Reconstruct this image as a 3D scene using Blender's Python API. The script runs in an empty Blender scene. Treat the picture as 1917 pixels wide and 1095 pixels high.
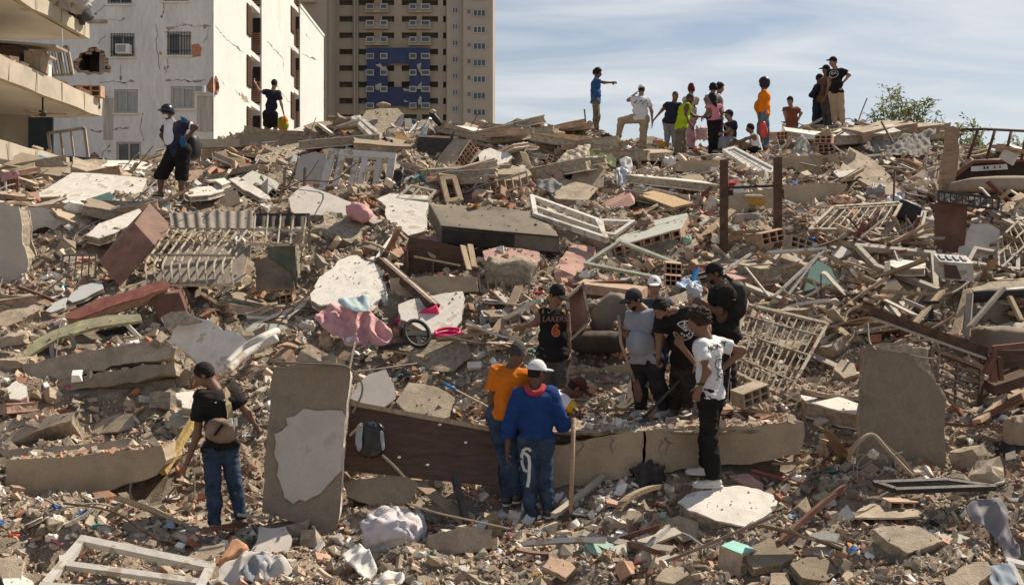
import bpy, bmesh, math, random
import numpy as np
from mathutils import Vector, Matrix, Euler
from mathutils.geometry import tessellate_polygon
from mathutils.bvhtree import BVHTree

# ------------------------------------------------------------------ camera, sky, sun, exposure
SC = bpy.context.scene
COL = SC.collection
F, CX, HZ, CAMZ = 2130.0, 958.5, 520.0, 3.2      # focal length and horizon of the photograph (1917 x 1095)
cam_d = bpy.data.cameras.new('camera'); cam = bpy.data.objects.new('camera', cam_d); COL.objects.link(cam)
cam.location = (0, 0, CAMZ); cam.rotation_euler = (math.pi/2, 0, 0)
cam_d.sensor_width = 36; cam_d.lens = F/1917*36; cam_d.shift_y = -(547.5-HZ)/1917
cam_d.clip_start = 0.1; cam_d.clip_end = 6000
SC.camera = cam
SUN_EL, SUN_AZ = math.radians(49), math.radians(53)   # azimuth from +Y (away from the camera) towards +X
wd = bpy.data.worlds.new('World'); SC.world = wd; wd.use_nodes = True
def build_world():
 nt = wd.node_tree; nt.nodes.clear(); N = nt.nodes.new; L = nt.links.new
 out = N('ShaderNodeOutputWorld'); bg = N('ShaderNodeBackground'); bg.inputs[1].default_value = 0.066
 sky = N('ShaderNodeTexSky'); sky.sky_type = 'NISHITA'; sky.sun_disc = False
 sky.sun_elevation = SUN_EL; sky.sun_rotation = SUN_AZ; sky.altitude = 0; sky.air_density = 1.0; sky.dust_density = 1.2; sky.ozone_density = 1.6
 tc = N('ShaderNodeTexCoord'); sp = N('ShaderNodeSeparateXYZ'); L(tc.outputs['Generated'], sp.inputs[0])
 zz = N('ShaderNodeMath'); zz.operation = 'MAXIMUM'; L(sp.outputs[2], zz.inputs[0]); zz.inputs[1].default_value = 0.0
 za = N('ShaderNodeMath'); za.operation = 'ADD'; L(zz.outputs[0], za.inputs[0]); za.inputs[1].default_value = 0.16
 dx = N('ShaderNodeMath'); dx.operation = 'DIVIDE'; L(sp.outputs[0], dx.inputs[0]); L(za.outputs[0], dx.inputs[1])
 dy = N('ShaderNodeMath'); dy.operation = 'DIVIDE'; L(sp.outputs[1], dy.inputs[0]); L(za.outputs[0], dy.inputs[1])
 cb = N('ShaderNodeCombineXYZ'); L(dx.outputs[0], cb.inputs[0]); L(dy.outputs[0], cb.inputs[1])
 mp = N('ShaderNodeMapping'); mp.inputs['Rotation'].default_value = (0, 0, 0.12); mp.inputs['Scale'].default_value = (0.8, 2.0, 1); mp.inputs['Location'].default_value = (3.1, 1.7, 0)
 L(cb.outputs[0], mp.inputs[0])
 n1 = N('ShaderNodeTexNoise'); n1.inputs['Scale'].default_value = 1.9; n1.inputs['Detail'].default_value = 10; n1.inputs['Roughness'].default_value = 0.52; n1.inputs['Distortion'].default_value = 0.5
 L(mp.outputs[0], n1.inputs['Vector'])
 rp = N('ShaderNodeValToRGB'); rp.color_ramp.elements[0].position = 0.34; rp.color_ramp.elements[1].position = 0.72
 rp.color_ramp.elements[0].color = (0.16, 0.16, 0.16, 1); rp.color_ramp.elements[1].color = (0.86, 0.86, 0.86, 1)
 L(n1.outputs['Fac'], rp.inputs[0])
 # low thin haze veil towards the horizon
 hz = N('ShaderNodeMapRange'); L(sp.outputs[2], hz.inputs[0]); hz.inputs[1].default_value = 0.0; hz.inputs[2].default_value = 0.26; hz.inputs[3].default_value = 0.9; hz.inputs[4].default_value = 0.0
 th = N('ShaderNodeMapRange'); L(sp.outputs[2], th.inputs[0]); th.inputs[1].default_value = 0.16; th.inputs[2].default_value = 0.62; th.inputs[3].default_value = 1.0; th.inputs[4].default_value = 0.25   # veil thinned overhead, out of view, to cut the sky's fill light
 tm = N('ShaderNodeMath'); tm.operation = 'MULTIPLY'; L(rp.outputs[0], tm.inputs[0]); L(th.outputs[0], tm.inputs[1])
 mx = N('ShaderNodeMath'); mx.operation = 'MAXIMUM'; L(tm.outputs[0], mx.inputs[0]); L(hz.outputs[0], mx.inputs[1])
 mix = N('ShaderNodeMix'); mix.data_type = 'RGBA'; L(mx.outputs[0], mix.inputs[0]); L(sky.outputs[0], mix.inputs[6]); mix.inputs[7].default_value = (9.4, 9.5, 9.55, 1)
 L(mix.outputs[2], bg.inputs[0]); L(bg.outputs[0], out.inputs[0])
build_world()
sun_d = bpy.data.lights.new('sun', 'SUN'); sun = bpy.data.objects.new('sun', sun_d); COL.objects.link(sun)
sun_d.energy = 5.0; sun_d.angle = math.radians(0.5); sun_d.color = (1.0, 0.91, 0.77)
sv = Vector((math.cos(SUN_EL)*math.sin(SUN_AZ), math.cos(SUN_EL)*math.cos(SUN_AZ), math.sin(SUN_EL)))
sun.rotation_euler = sv.to_track_quat('Z', 'Y').to_euler(); sun.location = (20, 20, 40)
SC.view_settings.view_transform = 'Standard'; SC.view_settings.look = 'None'; SC.view_settings.gamma = 1
SC.view_settings.exposure = 0.42; SC.view_settings.use_curve_mapping = False
SC.render.engine = 'CYCLES'; SC.cycles.use_denoising = True
SC.cycles.max_bounces = 6; SC.cycles.diffuse_bounces = 3; SC.cycles.transparent_max_bounces = 6

# ------------------------------------------------------------------ maths helpers
R = random.Random(11)
RN = np.random.RandomState(7)
def A(*a): return np.array(a, float)
def unit(v): v = np.asarray(v, float); return v/(np.linalg.norm(v)+1e-12)
def W(u, v, D): return A((u-CX)/F*D, D, CAMZ+(HZ-v)/F*D)      # the place at distance D that the photo shows at pixel (u, v)
_T = RN.rand(64, 64, 64).astype(np.float32)
def vnoise(p):
 p = np.asarray(p, np.float32); i = np.floor(p).astype(np.int32); f = p-i; f = f*f*(3-2*f); i &= 63; j = (i+1) & 63
 x0, y0, z0 = i[..., 0], i[..., 1], i[..., 2]; x1, y1, z1 = j[..., 0], j[..., 1], j[..., 2]; fx, fy, fz = f[..., 0], f[..., 1], f[..., 2]
 a = _T[x0, y0, z0]*(1-fx)+_T[x1, y0, z0]*fx; b = _T[x0, y1, z0]*(1-fx)+_T[x1, y1, z0]*fx
 c = _T[x0, y0, z1]*(1-fx)+_T[x1, y0, z1]*fx; d = _T[x0, y1, z1]*(1-fx)+_T[x1, y1, z1]*fx
 return ((a*(1-fy)+b*fy)*(1-fz)+(c*(1-fy)+d*fy)*fz)*2-1
def fbm(p, o=4):
 p = np.asarray(p, np.float32); s = 0; a = 1.0
 for k in range(o): s = s+a*vnoise(p*(2**k)+17.3*k); a *= .5
 return s
def vn3(p): return np.stack([vnoise(p), vnoise(p+31.7), vnoise(p+63.1)], -1)
def rotm(x, y, z): return np.array(Euler((x, y, z)).to_matrix())
def frame_of(n, up=(0, 0, 1)):
 n = unit(n); a = np.cross(up, n)
 if np.linalg.norm(a) < 1e-3: a = A(1, 0, 0)
 a = unit(a); return a, np.cross(n, a), n

# ------------------------------------------------------------------ materials
MATS = {}
def pm(name, base, rough=.9, var=.22, scale=6., bump=.25, dust=0., metal=0., second=None, sec_at=.56, attr=False, rnd=.12, fine=60., spec=.25, stretch=None, sheen=0., alt=None):
 if name in MATS: return MATS[name]
 m = bpy.data.materials.new(name); m.use_nodes = True; nt = m.node_tree; N = nt.nodes.new; L = nt.links.new
 b = nt.nodes['Principled BSDF']; b.inputs['Roughness'].default_value = rough; b.inputs['Metallic'].default_value = metal
 b.inputs['Specular IOR Level'].default_value = spec
 tc = N('ShaderNodeTexCoord'); vec = tc.outputs['Object']
 oi = N('ShaderNodeObjectInfo')
 va = N('ShaderNodeVectorMath'); va.operation = 'ADD'; L(vec, va.inputs[0])
 vm = N('ShaderNodeVectorMath'); vm.operation = 'SCALE'; vm.inputs[0].default_value = (37, 19, 53); L(oi.outputs['Random'], vm.inputs['Scale']); L(vm.outputs[0], va.inputs[1]); vec = va.outputs[0]
 if stretch:
  mp = N('ShaderNodeMapping'); mp.inputs['Scale'].default_value = stretch; L(vec, mp.inputs[0]); vec = mp.outputs[0]
 n1 = N('ShaderNodeTexNoise'); n1.inputs['Scale'].default_value = scale; n1.inputs['Detail'].default_value = 6; n1.inputs['Roughness'].default_value = .62; L(vec, n1.inputs['Vector'])
 n2 = N('ShaderNodeTexNoise'); n2.inputs['Scale'].default_value = fine; n2.inputs['Detail'].default_value = 4; n2.inputs['Roughness'].default_value = .7; L(vec, n2.inputs['Vector'])
 if attr:
  at = N('ShaderNodeAttribute'); at.attribute_name = 'col'; colsrc = at.outputs['Color']
 else:
  rgb = N('ShaderNodeRGB'); rgb.outputs[0].default_value = (*base, 1); colsrc = rgb.outputs[0]
 def mul(c, fac_out, lo, hi, fmin=.3, fmax=.7):
  mr = N('ShaderNodeMapRange'); L(fac_out, mr.inputs[0]); mr.inputs[1].default_value = fmin; mr.inputs[2].default_value = fmax; mr.inputs[3].default_value = lo; mr.inputs[4].default_value = hi
  v = N('ShaderNodeVectorMath'); v.operation = 'SCALE'; L(c, v.inputs[0]); L(mr.outputs[0], v.inputs['Scale']); return v.outputs[0]
 if alt is not None:
  mx = N('ShaderNodeMix'); mx.data_type = 'RGBA'; L(oi.outputs['Random'], mx.inputs[0]); L(colsrc, mx.inputs[6]); mx.inputs[7].default_value = (*alt, 1); colsrc = mx.outputs[2]
 if second is not None:
  mr = N('ShaderNodeMapRange'); mr.clamp = True; L(n1.outputs['Fac'], mr.inputs[0]); mr.inputs[1].default_value = sec_at-.03; mr.inputs[2].default_value = sec_at+.03
  mx = N('ShaderNodeMix'); mx.data_type = 'RGBA'; L(mr.outputs[0], mx.inputs[0]); L(colsrc, mx.inputs[6]); mx.inputs[7].default_value = (*second, 1); colsrc = mx.outputs[2]
 c = mul(colsrc, n1.outputs['Fac'], 1-var, 1+var)
 c = mul(c, n2.outputs['Fac'], 1-var*.6, 1+var*.6)
 if rnd: c = mul(c, oi.outputs['Random'], 1-rnd, 1+rnd, 0, 1)
 if dust:
  g = N('ShaderNodeNewGeometry'); s = N('ShaderNodeSeparateXYZ'); L(g.outputs['Normal'], s.inputs[0])
  mr = N('ShaderNodeMapRange'); L(s.outputs[2], mr.inputs[0]); mr.inputs[1].default_value = -.1; mr.inputs[2].default_value = .95; mr.inputs[3].default_value = dust*.25; mr.inputs[4].default_value = dust
  mm = N('ShaderNodeMath'); mm.operation = 'MULTIPLY'; L(mr.outputs[0], mm.inputs[0])
  m2 = N('ShaderNodeMapRange'); L(n1.outputs['Fac'], m2.inputs[0]); m2.inputs[1].default_value = .3; m2.inputs[2].default_value = .7; m2.inputs[3].default_value = .35; m2.inputs[4].default_value = 1.3; L(m2.outputs[0], mm.inputs[1])
  mx = N('ShaderNodeMix'); mx.data_type = 'RGBA'; mx.clamp_factor = True; L(mm.outputs[0], mx.inputs[0]); L(c, mx.inputs[6]); mx.inputs[7].default_value = (.42, .325, .225, 1); c = mx.outputs[2]
 L(c, b.inputs['Base Color'])
 if bump:
  ad = N('ShaderNodeMath'); ad.operation = 'MULTIPLY_ADD'; L(n2.outputs['Fac'], ad.inputs[0]); ad.inputs[1].default_value = .35; L(n1.outputs['Fac'], ad.inputs[2])
  bp = N('ShaderNodeBump'); bp.inputs['Strength'].default_value = bump; bp.inputs['Distance'].default_value = .03; L(ad.outputs[0], bp.inputs['Height']); L(bp.outputs[0], b.inputs['Normal'])
 if sheen: b.inputs['Sheen Weight'].default_value = sheen
 MATS[name] = m; return m
CONC = pm('concrete', (.46, .36, .255), var=.38, scale=4, bump=.8, dust=.22, alt=(.29, .235, .175), rnd=.25)
CONCG = pm('grey_concrete', (.29, .225, .155), var=.3, scale=3.0, bump=.8, dust=.25, second=(.215, .165, .115), sec_at=.54, alt=(.245, .20, .15), rnd=.15)
CONCR = pm('broken_concrete', (.37, .305, .225), var=.42, scale=14, bump=1.0, dust=.3, fine=90)
BEAM = pm('beam_concrete', (.42, .325, .22), var=.25, scale=2.2, bump=.6, dust=.25, second=(.33, .255, .18), sec_at=.6)
PLAS = pm('white_plaster', (.70, .635, .55), var=.2, scale=3.5, bump=.4, second=(.45, .375, .29), sec_at=.60)
PLASD = pm('grey_plaster', (.52, .46, .395), var=.12, scale=3, bump=.2, second=(.43, .365, .30), sec_at=.62)
PLASB = pm('blue_grey_plaster', (.55, .56, .56), var=.12, scale=4, bump=.2, dust=.3)
BRICK = pm('clay_brick', (.38, .155, .085), var=.4, scale=9, bump=.6, dust=.35, rnd=.25)
BRICKP = pm('dusty_brick', (.40, .25, .175), var=.35, scale=9, bump=.5, dust=.6, rnd=.25)
TILE = pm('terracotta_tile', (.44, .26, .175), var=.3, scale=8, bump=.3, dust=.55, rnd=.25)
PINKP = pm('pink_painted_plaster', (.46, .25, .21), var=.2, scale=6, bump=.2, dust=.35)
REDP = pm('red_paint', (.27, .06, .05), var=.25, scale=6, bump=.2, dust=.35)
TEALP = pm('teal_painted_plaster', (.25, .44, .37), var=.15, scale=6, bump=.2, dust=.3)
MINTP = pm('mint_painted_plaster', (.30, .56, .47), var=.12, scale=6, bump=.15)
GREENG = pm('pale_green_plaster', (.44, .46, .40), var=.15, scale=6, bump=.2, dust=.3)
WOOD = pm('dusty_wood', (.30, .20, .125), var=.3, scale=5, bump=.4, dust=.4, stretch=(1, 1, 6), rnd=.3)
WOODL = pm('pale_wood', (.40, .29, .185), var=.3, scale=5, bump=.3, dust=.3, stretch=(6, 1, 1), rnd=.2)
WOODD = pm('dark_brown_wood', (.075, .035, .022), rough=.5, var=.3, scale=4, bump=.15, dust=.13, stretch=(1, 6, 6))
WOODR = pm('reddish_brown_wood', (.13, .05, .035), rough=.6, var=.25, scale=4, bump=.15, dust=.22)
WHITEF = pm('worn_white_frame', (.58, .545, .485), rough=.6, var=.2, scale=5, bump=.2, second=(.33, .27, .205), sec_at=.57, dust=.2)
GREYF = pm('weathered_frame', (.36, .315, .255), rough=.7, var=.2, scale=7, bump=.2, dust=.3)
GREENF = pm('greenish_frame', (.34, .35, .28), rough=.7, var=.2, scale=7, bump=.2, dust=.2)
RUST = pm('rusted_steel', (.085, .045, .03), rough=.8, var=.4, scale=10, bump=.4, dust=.15)
STEELD = pm('dark_metal', (.035, .03, .028), rough=.6, var=.3, scale=10, bump=.2, dust=.12)
CREAMM = pm('cream_painted_bar', (.46, .39, .28), rough=.7, var=.25, scale=9, bump=.2, second=(.17, .095, .06), sec_at=.55)
ALU = pm('bare_metal', (.55, .54, .52), rough=.4, var=.15, scale=12, bump=.05, metal=.6)
WIRE = pm('steel_wire', (.24, .19, .14), rough=.7, var=.2, scale=12, bump=0)
BLACK = pm('black_plastic', (.014, .014, .016), rough=.5, var=.3, scale=8, bump=.1, dust=.10)
DARK = pm('interior_shade', (.03, .026, .022), rough=1, var=.2, scale=4, bump=0)  # near black standing in for the shade of interiors and hollows
WHITEP = pm('white_plastic', (.72, .71, .69), rough=.45, var=.08, scale=6, bump=.05, dust=.15)
GREYP = pm('grey_plastic', (.28, .28, .28), rough=.5, var=.1, scale=6, bump=.05, dust=.2)
def clothm(name, c, dust=.15, var=.14, rough=.95): return pm(name, c, rough=rough, var=var, scale=7, bump=.12, dust=dust, fine=180, rnd=.05, spec=.1)
DUSTG = pm('shade_dust_ground', (.235, .183, .132), var=.45, scale=3, bump=1.0, fine=45, rnd=0)  # ground dust darkened so the gaps between chunks look shadowed

# ------------------------------------------------------------------ object helpers
def setp(o, label=None, cat=None, group=None, kind=None):
 if label: o['label'] = label
 if cat: o['category'] = cat
 if group: o['group'] = group
 if kind: o['kind'] = kind
 elif cat: o['kind'] = 'thing'
 return o
LAND = []
def land(p, phrase): LAND.append((np.asarray(p, float), phrase))
def thing(name, label, cat, loc, group=None):
 o = bpy.data.objects.new(name, None); COL.objects.link(o); o.location = loc; o.empty_display_size = .2
 return setp(o, label, cat, group)
class MB:
 def __init__(s): s.v = []; s.f = []; s.m = []; s.sm = []
 def add(s, vs, fs, mi=0, smooth=False):
  k = len(s.v); s.v.extend([tuple(map(float, q)) for q in vs])
  for f in fs: s.f.append(tuple(int(i)+k for i in f)); s.m.append(mi); s.sm.append(smooth)
  return s
 def hexa(s, p, e1, e2, e3, mi=0):
  p, e1, e2, e3 = map(np.asarray, (p, e1, e2, e3))
  vs = [p, p+e1, p+e1+e2, p+e2, p+e3, p+e1+e3, p+e1+e2+e3, p+e2+e3]
  fs = [(0, 3, 2, 1), (4, 5, 6, 7), (0, 1, 5, 4), (1, 2, 6, 5), (2, 3, 7, 6), (3, 0, 4, 7)]
  if np.dot(np.cross(e1, e2), e3) < 0: fs = [f[::-1] for f in fs]
  return s.add(vs, fs, mi)
 def cbox(s, c, size, M=None, mi=0):
  M = np.eye(3) if M is None else M; e = [M[:, i]*size[i] for i in range(3)]
  return s.hexa(np.asarray(c)-sum(e)/2, *e, mi=mi)
 def bar(s, p, q, w, h, up=(0, 0, 1), mi=0):
  p, q = np.asarray(p, float), np.asarray(q, float); t = unit(q-p); a = np.cross(t, up)
  if np.linalg.norm(a) < 1e-3: a = np.cross(t, (0, 1, 0))
  a = unit(a); b = np.cross(t, a)
  return s.hexa(p-a*w/2-b*h/2, q-p, a*w, b*h, mi)
 def tube(s, path, r, seg=6, mi=0, cap=True):
  P = [np.asarray(q, float) for q in path]; n = len(P); rr = r if hasattr(r, '__len__') else [r]*n; vs = []; a = None
  for i in range(n):
   t = unit(P[min(i+1, n-1)]-P[max(i-1, 0)])
   if a is None: a = np.cross(t, (0, 0, 1)); a = np.cross(t, (0, 1, 0)) if np.linalg.norm(a) < .1 else a
   a = unit(a-t*np.dot(a, t)); b = np.cross(t, a)
   for k in range(seg): th = 2*math.pi*k/seg; vs.append(P[i]+rr[i]*(a*math.cos(th)+b*math.sin(th)))
  fs = [(i*seg+k, i*seg+(k+1) % seg, (i+1)*seg+(k+1) % seg, (i+1)*seg+k) for i in range(n-1) for k in range(seg)]
  if cap: fs += [tuple(range(seg))[::-1], tuple((n-1)*seg+k for k in range(seg))]
  return s.add(vs, fs, mi, seg > 5)
 def build(s, name, mats, parent=None, org=None, smooth=None):
  v = np.array(s.v, float)
  if org is None and parent is None: org = A((v[:, 0].min()+v[:, 0].max())/2, (v[:, 1].min()+v[:, 1].max())/2, v[:, 2].min())
  if org is None: org = np.array(parent.location)+(np.array(parent.parent.location) if parent.parent else 0)
  me = bpy.data.meshes.new(name); me.from_pydata((v-np.asarray(org)).tolist(), [], s.f)
  for m in (mats if isinstance(mats, (list, tuple)) else [mats]): me.materials.append(m)
  if len(me.polygons) == len(s.m):
   me.polygons.foreach_set('material_index', s.m)
   me.polygons.foreach_set('use_smooth', s.sm if smooth is None else [smooth]*len(s.m))
  me.update()
  o = bpy.data.objects.new(name, me); COL.objects.link(o)
  if parent is not None: o.parent = parent
  else: o.location = org
  return o
def one(name, label, cat, mb, mats, group=None, lm=True):
 o = setp(mb.build(name, mats), label, cat, group)
 if lm: land(o.location, label)
 return o
def catmull(P, n=6):
 P = [np.asarray(p, float) for p in P]; out = []
 for i in range(len(P)-1):
  p0, p1, p2, p3 = P[max(i-1, 0)], P[i], P[i+1], P[min(i+2, len(P)-1)]
  for k in range(n):
   t = k/n; out.append(.5*((2*p1)+(p2-p0)*t+(2*p0-5*p1+4*p2-p3)*t*t+(3*p1-p0-3*p2+p3)*t**3))
 return out+[P[-1]]

# ------------------------------------------------------------------ terrain: the heap
CP = []
for u, rows in {
 0: [(1095, 10.), (900, 12.2), (700, 14.6), (560, 17), (420, 21), (345, 27)],
 250: [(1095, 10.), (1000, 11.2), (930, 12.1), (800, 13.7), (640, 15.8), (520, 18), (400, 20.5), (345, 25), (318, 34)],
 500: [(1095, 10.), (990, 11.5), (850, 13), (700, 14.7), (560, 17), (420, 20.3), (330, 23.5), (285, 27), (255, 33)],
 750: [(1095, 10.1), (980, 11.5), (880, 12.6), (700, 14.8), (560, 16.8), (430, 19.3), (340, 22), (275, 26), (258, 29)],
 1000: [(1095, 10.1), (990, 11.5), (900, 12.2), (790, 13.3), (660, 15), (560, 16.6), (450, 18.6), (360, 21.5), (285, 26), (262, 29)],
 1250: [(1095, 10.2), (990, 11.3), (900, 12.1), (785, 13.0), (650, 15), (560, 16.5), (450, 18.6), (370, 21.5), (300, 26.5), (280, 29)],
 1500: [(1095, 10.2), (980, 11.4), (860, 12.5), (740, 14), (600, 16), (470, 18.5), (380, 21.5), (300, 25.5), (255, 29)],
 1750: [(1095, 10.), (960, 11.2), (880, 12.2), (700, 14.5), (560, 16.8), (450, 19), (360, 22), (300, 26), (285, 28)],
 1917: [(1095, 9.8), (950, 11), (800, 13), (640, 15.5), (500, 18), (400, 20.5), (330, 25), (305, 28)]}.items():
 for v, D in rows: CP.append(W(u, v, D))
for q in [(1113, 248, 30.5), (1202, 284, 29), (1270, 293, 27.5), (1337, 297, 27.5), (1430, 285, 27.5), (1572, 234, 29), (302, 366, 20.3), (337, 378, 20.3),
          (505, 262, 32), (380, 322, 30), (300, 326, 30), (200, 330, 30), (120, 336, 30), (430, 306, 31), (250, 330, 36), (350, 325, 36), (405, 1000, 11.55), (450, 988, 11.75), (996, 990, 11.7), (960, 940, 12.4), (1262, 776, 13.2), (1203, 778, 13.3), (1362, 762, 13.6), (720, 240, 28)]: CP.append(W(*q))
for x in (-26, -20, -14, -8): CP += [A(x, 42, 5.6), A(x, 60, 5.), A(x, 95, 1.)]
for x in (-3, 3, 9, 15, 22): CP += [A(x, 33, 4.6), A(x, 38, 2.0), A(x, 60, .2), A(x, 95, 0)]
for x in (-9, -3, 3, 9): CP += [A(x, 6, -.1)]
CP += [A(-18, 20, 3.6), A(18, 20, 3.6), A(-16, 12, .8), A(16, 12, .8), A(24, 30, 3), A(-22, 30, 5)]
CP = np.array(CP)
def _tps(r2): return np.where(r2 > 1e-9, r2*np.log(r2+1e-12)*.5, 0)
_n = len(CP); _K = _tps(((CP[:, None, :2]-CP[None, :, :2])**2).sum(-1))+np.eye(_n)*.6
_P = np.c_[np.ones(_n), CP[:, :2]]
_w = np.linalg.solve(np.block([[_K, _P], [_P.T, np.zeros((3, 3))]]), np.r_[CP[:, 2], np.zeros(3)])
def H0(x, y):
 x = np.asarray(x, float); y = np.asarray(y, float); sh = x.shape; q = np.c_[x.ravel(), y.ravel()]; out = np.empty(len(q))
 for i in range(0, len(q), 20000):
  s = q[i:i+20000]; out[i:i+20000] = _tps(((s[:, None]-CP[None, :, :2])**2).sum(-1))@_w[:_n]+_w[_n]+s@_w[_n+1:]
 return out.reshape(sh)
GX = np.arange(-25, 25.01, .13); GY = np.concatenate([np.arange(6.5, 16, .09), np.arange(16, 33, .13), np.arange(33, 70, .5)])
_gx, _gy = np.meshgrid(GX, GY, indexing='ij')
GZ = H0(_gx, _gy)
_p = np.stack([_gx, _gy, 0*_gx], -1)
_ft = np.array([[(u-CX)/F*D, D] for u, v, D in ((1113, 0, 30.3), (1202, 0, 28.9), (1270, 0, 27.6), (1337, 0, 27.5), (1430, 0, 27.6), (1568, 0, 28.9), (320, 0, 20.2), (505, 0, 31.8), (430, 0, 11.6), (1005, 0, 11.75), (955, 0, 12.5), (1330, 0, 11.8), (1265, 0, 13.1), (1220, 0, 13.3), (1360, 0, 13.7), (1030, 0, 13.4))])
_mk = np.ones_like(GZ)
for _q in _ft: _mk *= 1-.8*np.exp(-((_gx-_q[0])**2+(_gy-_q[1])**2)/.8)
GZ += _mk*(.16*fbm(_p*.8+3, 2)+.22*(.42-np.abs(vnoise(_p*1.25+21)))+.13*(.42-np.abs(vnoise(_p*2.9+9)))+.05*fbm(_p*4.5+5, 2))
GZ = np.maximum(GZ, .02)
def H(x, y):
 x = np.asarray(x, float); y = np.asarray(y, float)
 fi = np.clip((x-GX[0])/(GX[1]-GX[0]), 0, len(GX)-1.001); i = fi.astype(int); fi = fi-i
 j = np.clip(np.searchsorted(GY, y)-1, 0, len(GY)-2); fj = np.clip((y-GY[j])/(GY[j+1]-GY[j]), 0, 1)
 return (GZ[i, j]*(1-fi)+GZ[i+1, j]*fi)*(1-fj)+(GZ[i, j+1]*(1-fi)+GZ[i+1, j+1]*fi)*fj
_DS = np.arange(9.0, 50, .02)
def G(u, v):
 x = (u-CX)/F*_DS; z = CAMZ+(HZ-v)/F*_DS; k = np.nonzero(H(x, _DS) >= z)[0]
 return float(_DS[k[0]]) if len(k) else 30.0
def P(u, v, lift=0.): p = W(u, v, G(u, v)); p[2] += lift; return p
def make_terrain():
 nx, ny = len(GX), len(GY)
 v = np.stack([_gx, _gy, GZ], -1).reshape(-1, 3)
 i, j = np.meshgrid(np.arange(nx-1), np.arange(ny-1), indexing='ij'); a = (i*ny+j).ravel()
 f = np.stack([a, a+ny, a+ny+1, a+1], -1)
 me = bpy.data.meshes.new('rubble_mound'); me.from_pydata(v.tolist(), [], f.tolist()); me.materials.append(DUSTG)
 o = bpy.data.objects.new('rubble_mound', me); COL.objects.link(o); setp(o, kind='structure')
 mb = MB(); mb.add([(-3000, -300, -.05), (3000, -300, -.05), (3000, 5000, -.05), (-3000, 5000, -.05)], [(0, 1, 2, 3)])
 setp(mb.build('ground', pm('far_ground', (.2, .18, .14), scale=.1, bump=0)), kind='structure')
make_terrain()
# ------------------------------------------------------------------ shape builders
def on_plane(pts, p0, n):
 out = []
 for (u, v) in pts:
  d = A((u-CX)/F, 1, (HZ-v)/F); o = A(0, 0, CAMZ); t = np.dot(p0-o, n)/np.dot(d, n); out.append(o+d*t)
 return out
def jagged(q, seg, jag):
 def walk(q, seg, jag, tan):
  out = []; n = len(q)
  for i in range(n):
   a, b = q[i], q[(i+1) % n]; L = np.linalg.norm(b-a); k = max(1, int(round(L/seg))); t = (b-a)/(L+1e-9); m = A(-t[1], t[0])
   for j in range(k):
    p = a+(b-a)*(j+(RN.rand()-.5)*tan*(j > 0))/k
    out.append(p+m*(RN.rand()-.5)*2*jag if j else p)
  return np.array(out)
 if not jag: return walk(q, max(seg, .3), 0, 0)
 return walk(walk(q, seg*3.2, jag*1.5, .7), seg, jag*.35, .5)
def plate_mb(P3, n, th, jag=.02, rec=.012, layers=True, seg=None, mb=None, mi=(0, 1, 0)):
 """a slab whose face has the corners P3 (all in one plane, normal n) and whose body goes th behind it; broken edges in three bands"""
 P3 = np.array(P3); c = P3.mean(0); a, b, n = frame_of(n)
 q = np.c_[(P3-c)@a, (P3-c)@b]
 if np.sum(q[:, 0]*np.roll(q[:, 1], -1)-np.roll(q[:, 0], -1)*q[:, 1]) < 0: q = q[::-1]
 seg = seg or max(.05, .004*c[1]); q = jagged(q, seg, jag)
 mb = mb or MB(); N = len(q)
 dep = [0, min(.02, th*.2), min(.03, th*.3), th-min(.03, th*.3), th-min(.02, th*.2), th] if layers and th > .05 else [0, th]
 loops = []
 for k, d in enumerate(dep):
  s = q.copy(); core = layers and len(dep) > 2 and k in (2, 3)
  if jag:
   r = np.linalg.norm(s, axis=1, keepdims=True)+1e-6
   s = s-s/r*((rec+RN.rand(N, 1)*jag*.9) if core else RN.rand(N, 1)*jag*.35)
  loops.append(c+s[:, :1]*a+s[:, 1:]*b-n*d)
 vs = np.concatenate(loops); fs = []; ms = []
 tri = tessellate_polygon([[Vector((x, y, 0)) for x, y in q]])
 L = len(dep)
 for t in tri:
  t = list(t); x = q[t]
  if (x[1, 0]-x[0, 0])*(x[2, 1]-x[0, 1])-(x[2, 0]-x[0, 0])*(x[1, 1]-x[0, 1]) < 0: t = t[::-1]
  fs.append(tuple(t)); ms.append(mi[0]); fs.append(tuple(i+(L-1)*N for i in t[::-1])); ms.append(mi[2])
 for k in range(L-1):
  edge = (mi[1] if len(dep) == 2 or k in (1, 2, 3) else mi[0])
  for i in range(N): j = (i+1) % N; fs.append((k*N+i, (k+1)*N+i, (k+1)*N+j, k*N+j)); ms.append(edge)
 k0 = len(mb.v); mb.v.extend(map(tuple, vs)); mb.f.extend(tuple(i+k0 for i in f) for f in fs); mb.m.extend(ms); mb.sm.extend([False]*len(fs))
 return mb
def anchor(px, n):
 px = np.array(px, float); n = unit(n); lo, hi = px[:, 1].min(), px[:, 1].max(); k = .88 if n[2] < .9 else .5
 m = np.abs(px[:, 1]-(lo+(hi-lo)*k)) <= (hi-lo)*.3; return (px[m, 0].mean() if m.any() else px[:, 0].mean(), lo+(hi-lo)*k)
def plate(name, label, cat, px, n, th=.12, mats=(None, None), D=None, at=None, lift=0., jag=.02, rec=.012, layers=True, parent=None, group=None, lm=True):
 px = list(px); cu, cv = np.mean(px, 0)
 if at is None: at = anchor(px, n)
 if D is None: D = G(*at)
 p0 = W(at[0], at[1], D)+A(0, 0, lift); n = unit(n)
 P3 = on_plane(px, p0, n); mb = plate_mb(P3, n, th, jag, rec, layers)
 if parent is not None: return mb.build(name, list(mats), parent)
 return one(name, label, cat, mb, list(mats), group, lm)
def bx3(c, a, b, d, mi=0, mb=None):
 """box from a corner and the three neighbouring corners, each (u, v, distance)"""
 c, a, b, d = W(*c), W(*a), W(*b), W(*d); return (mb or MB()).hexa(c, a-c, b-c, d-c, mi)
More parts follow.
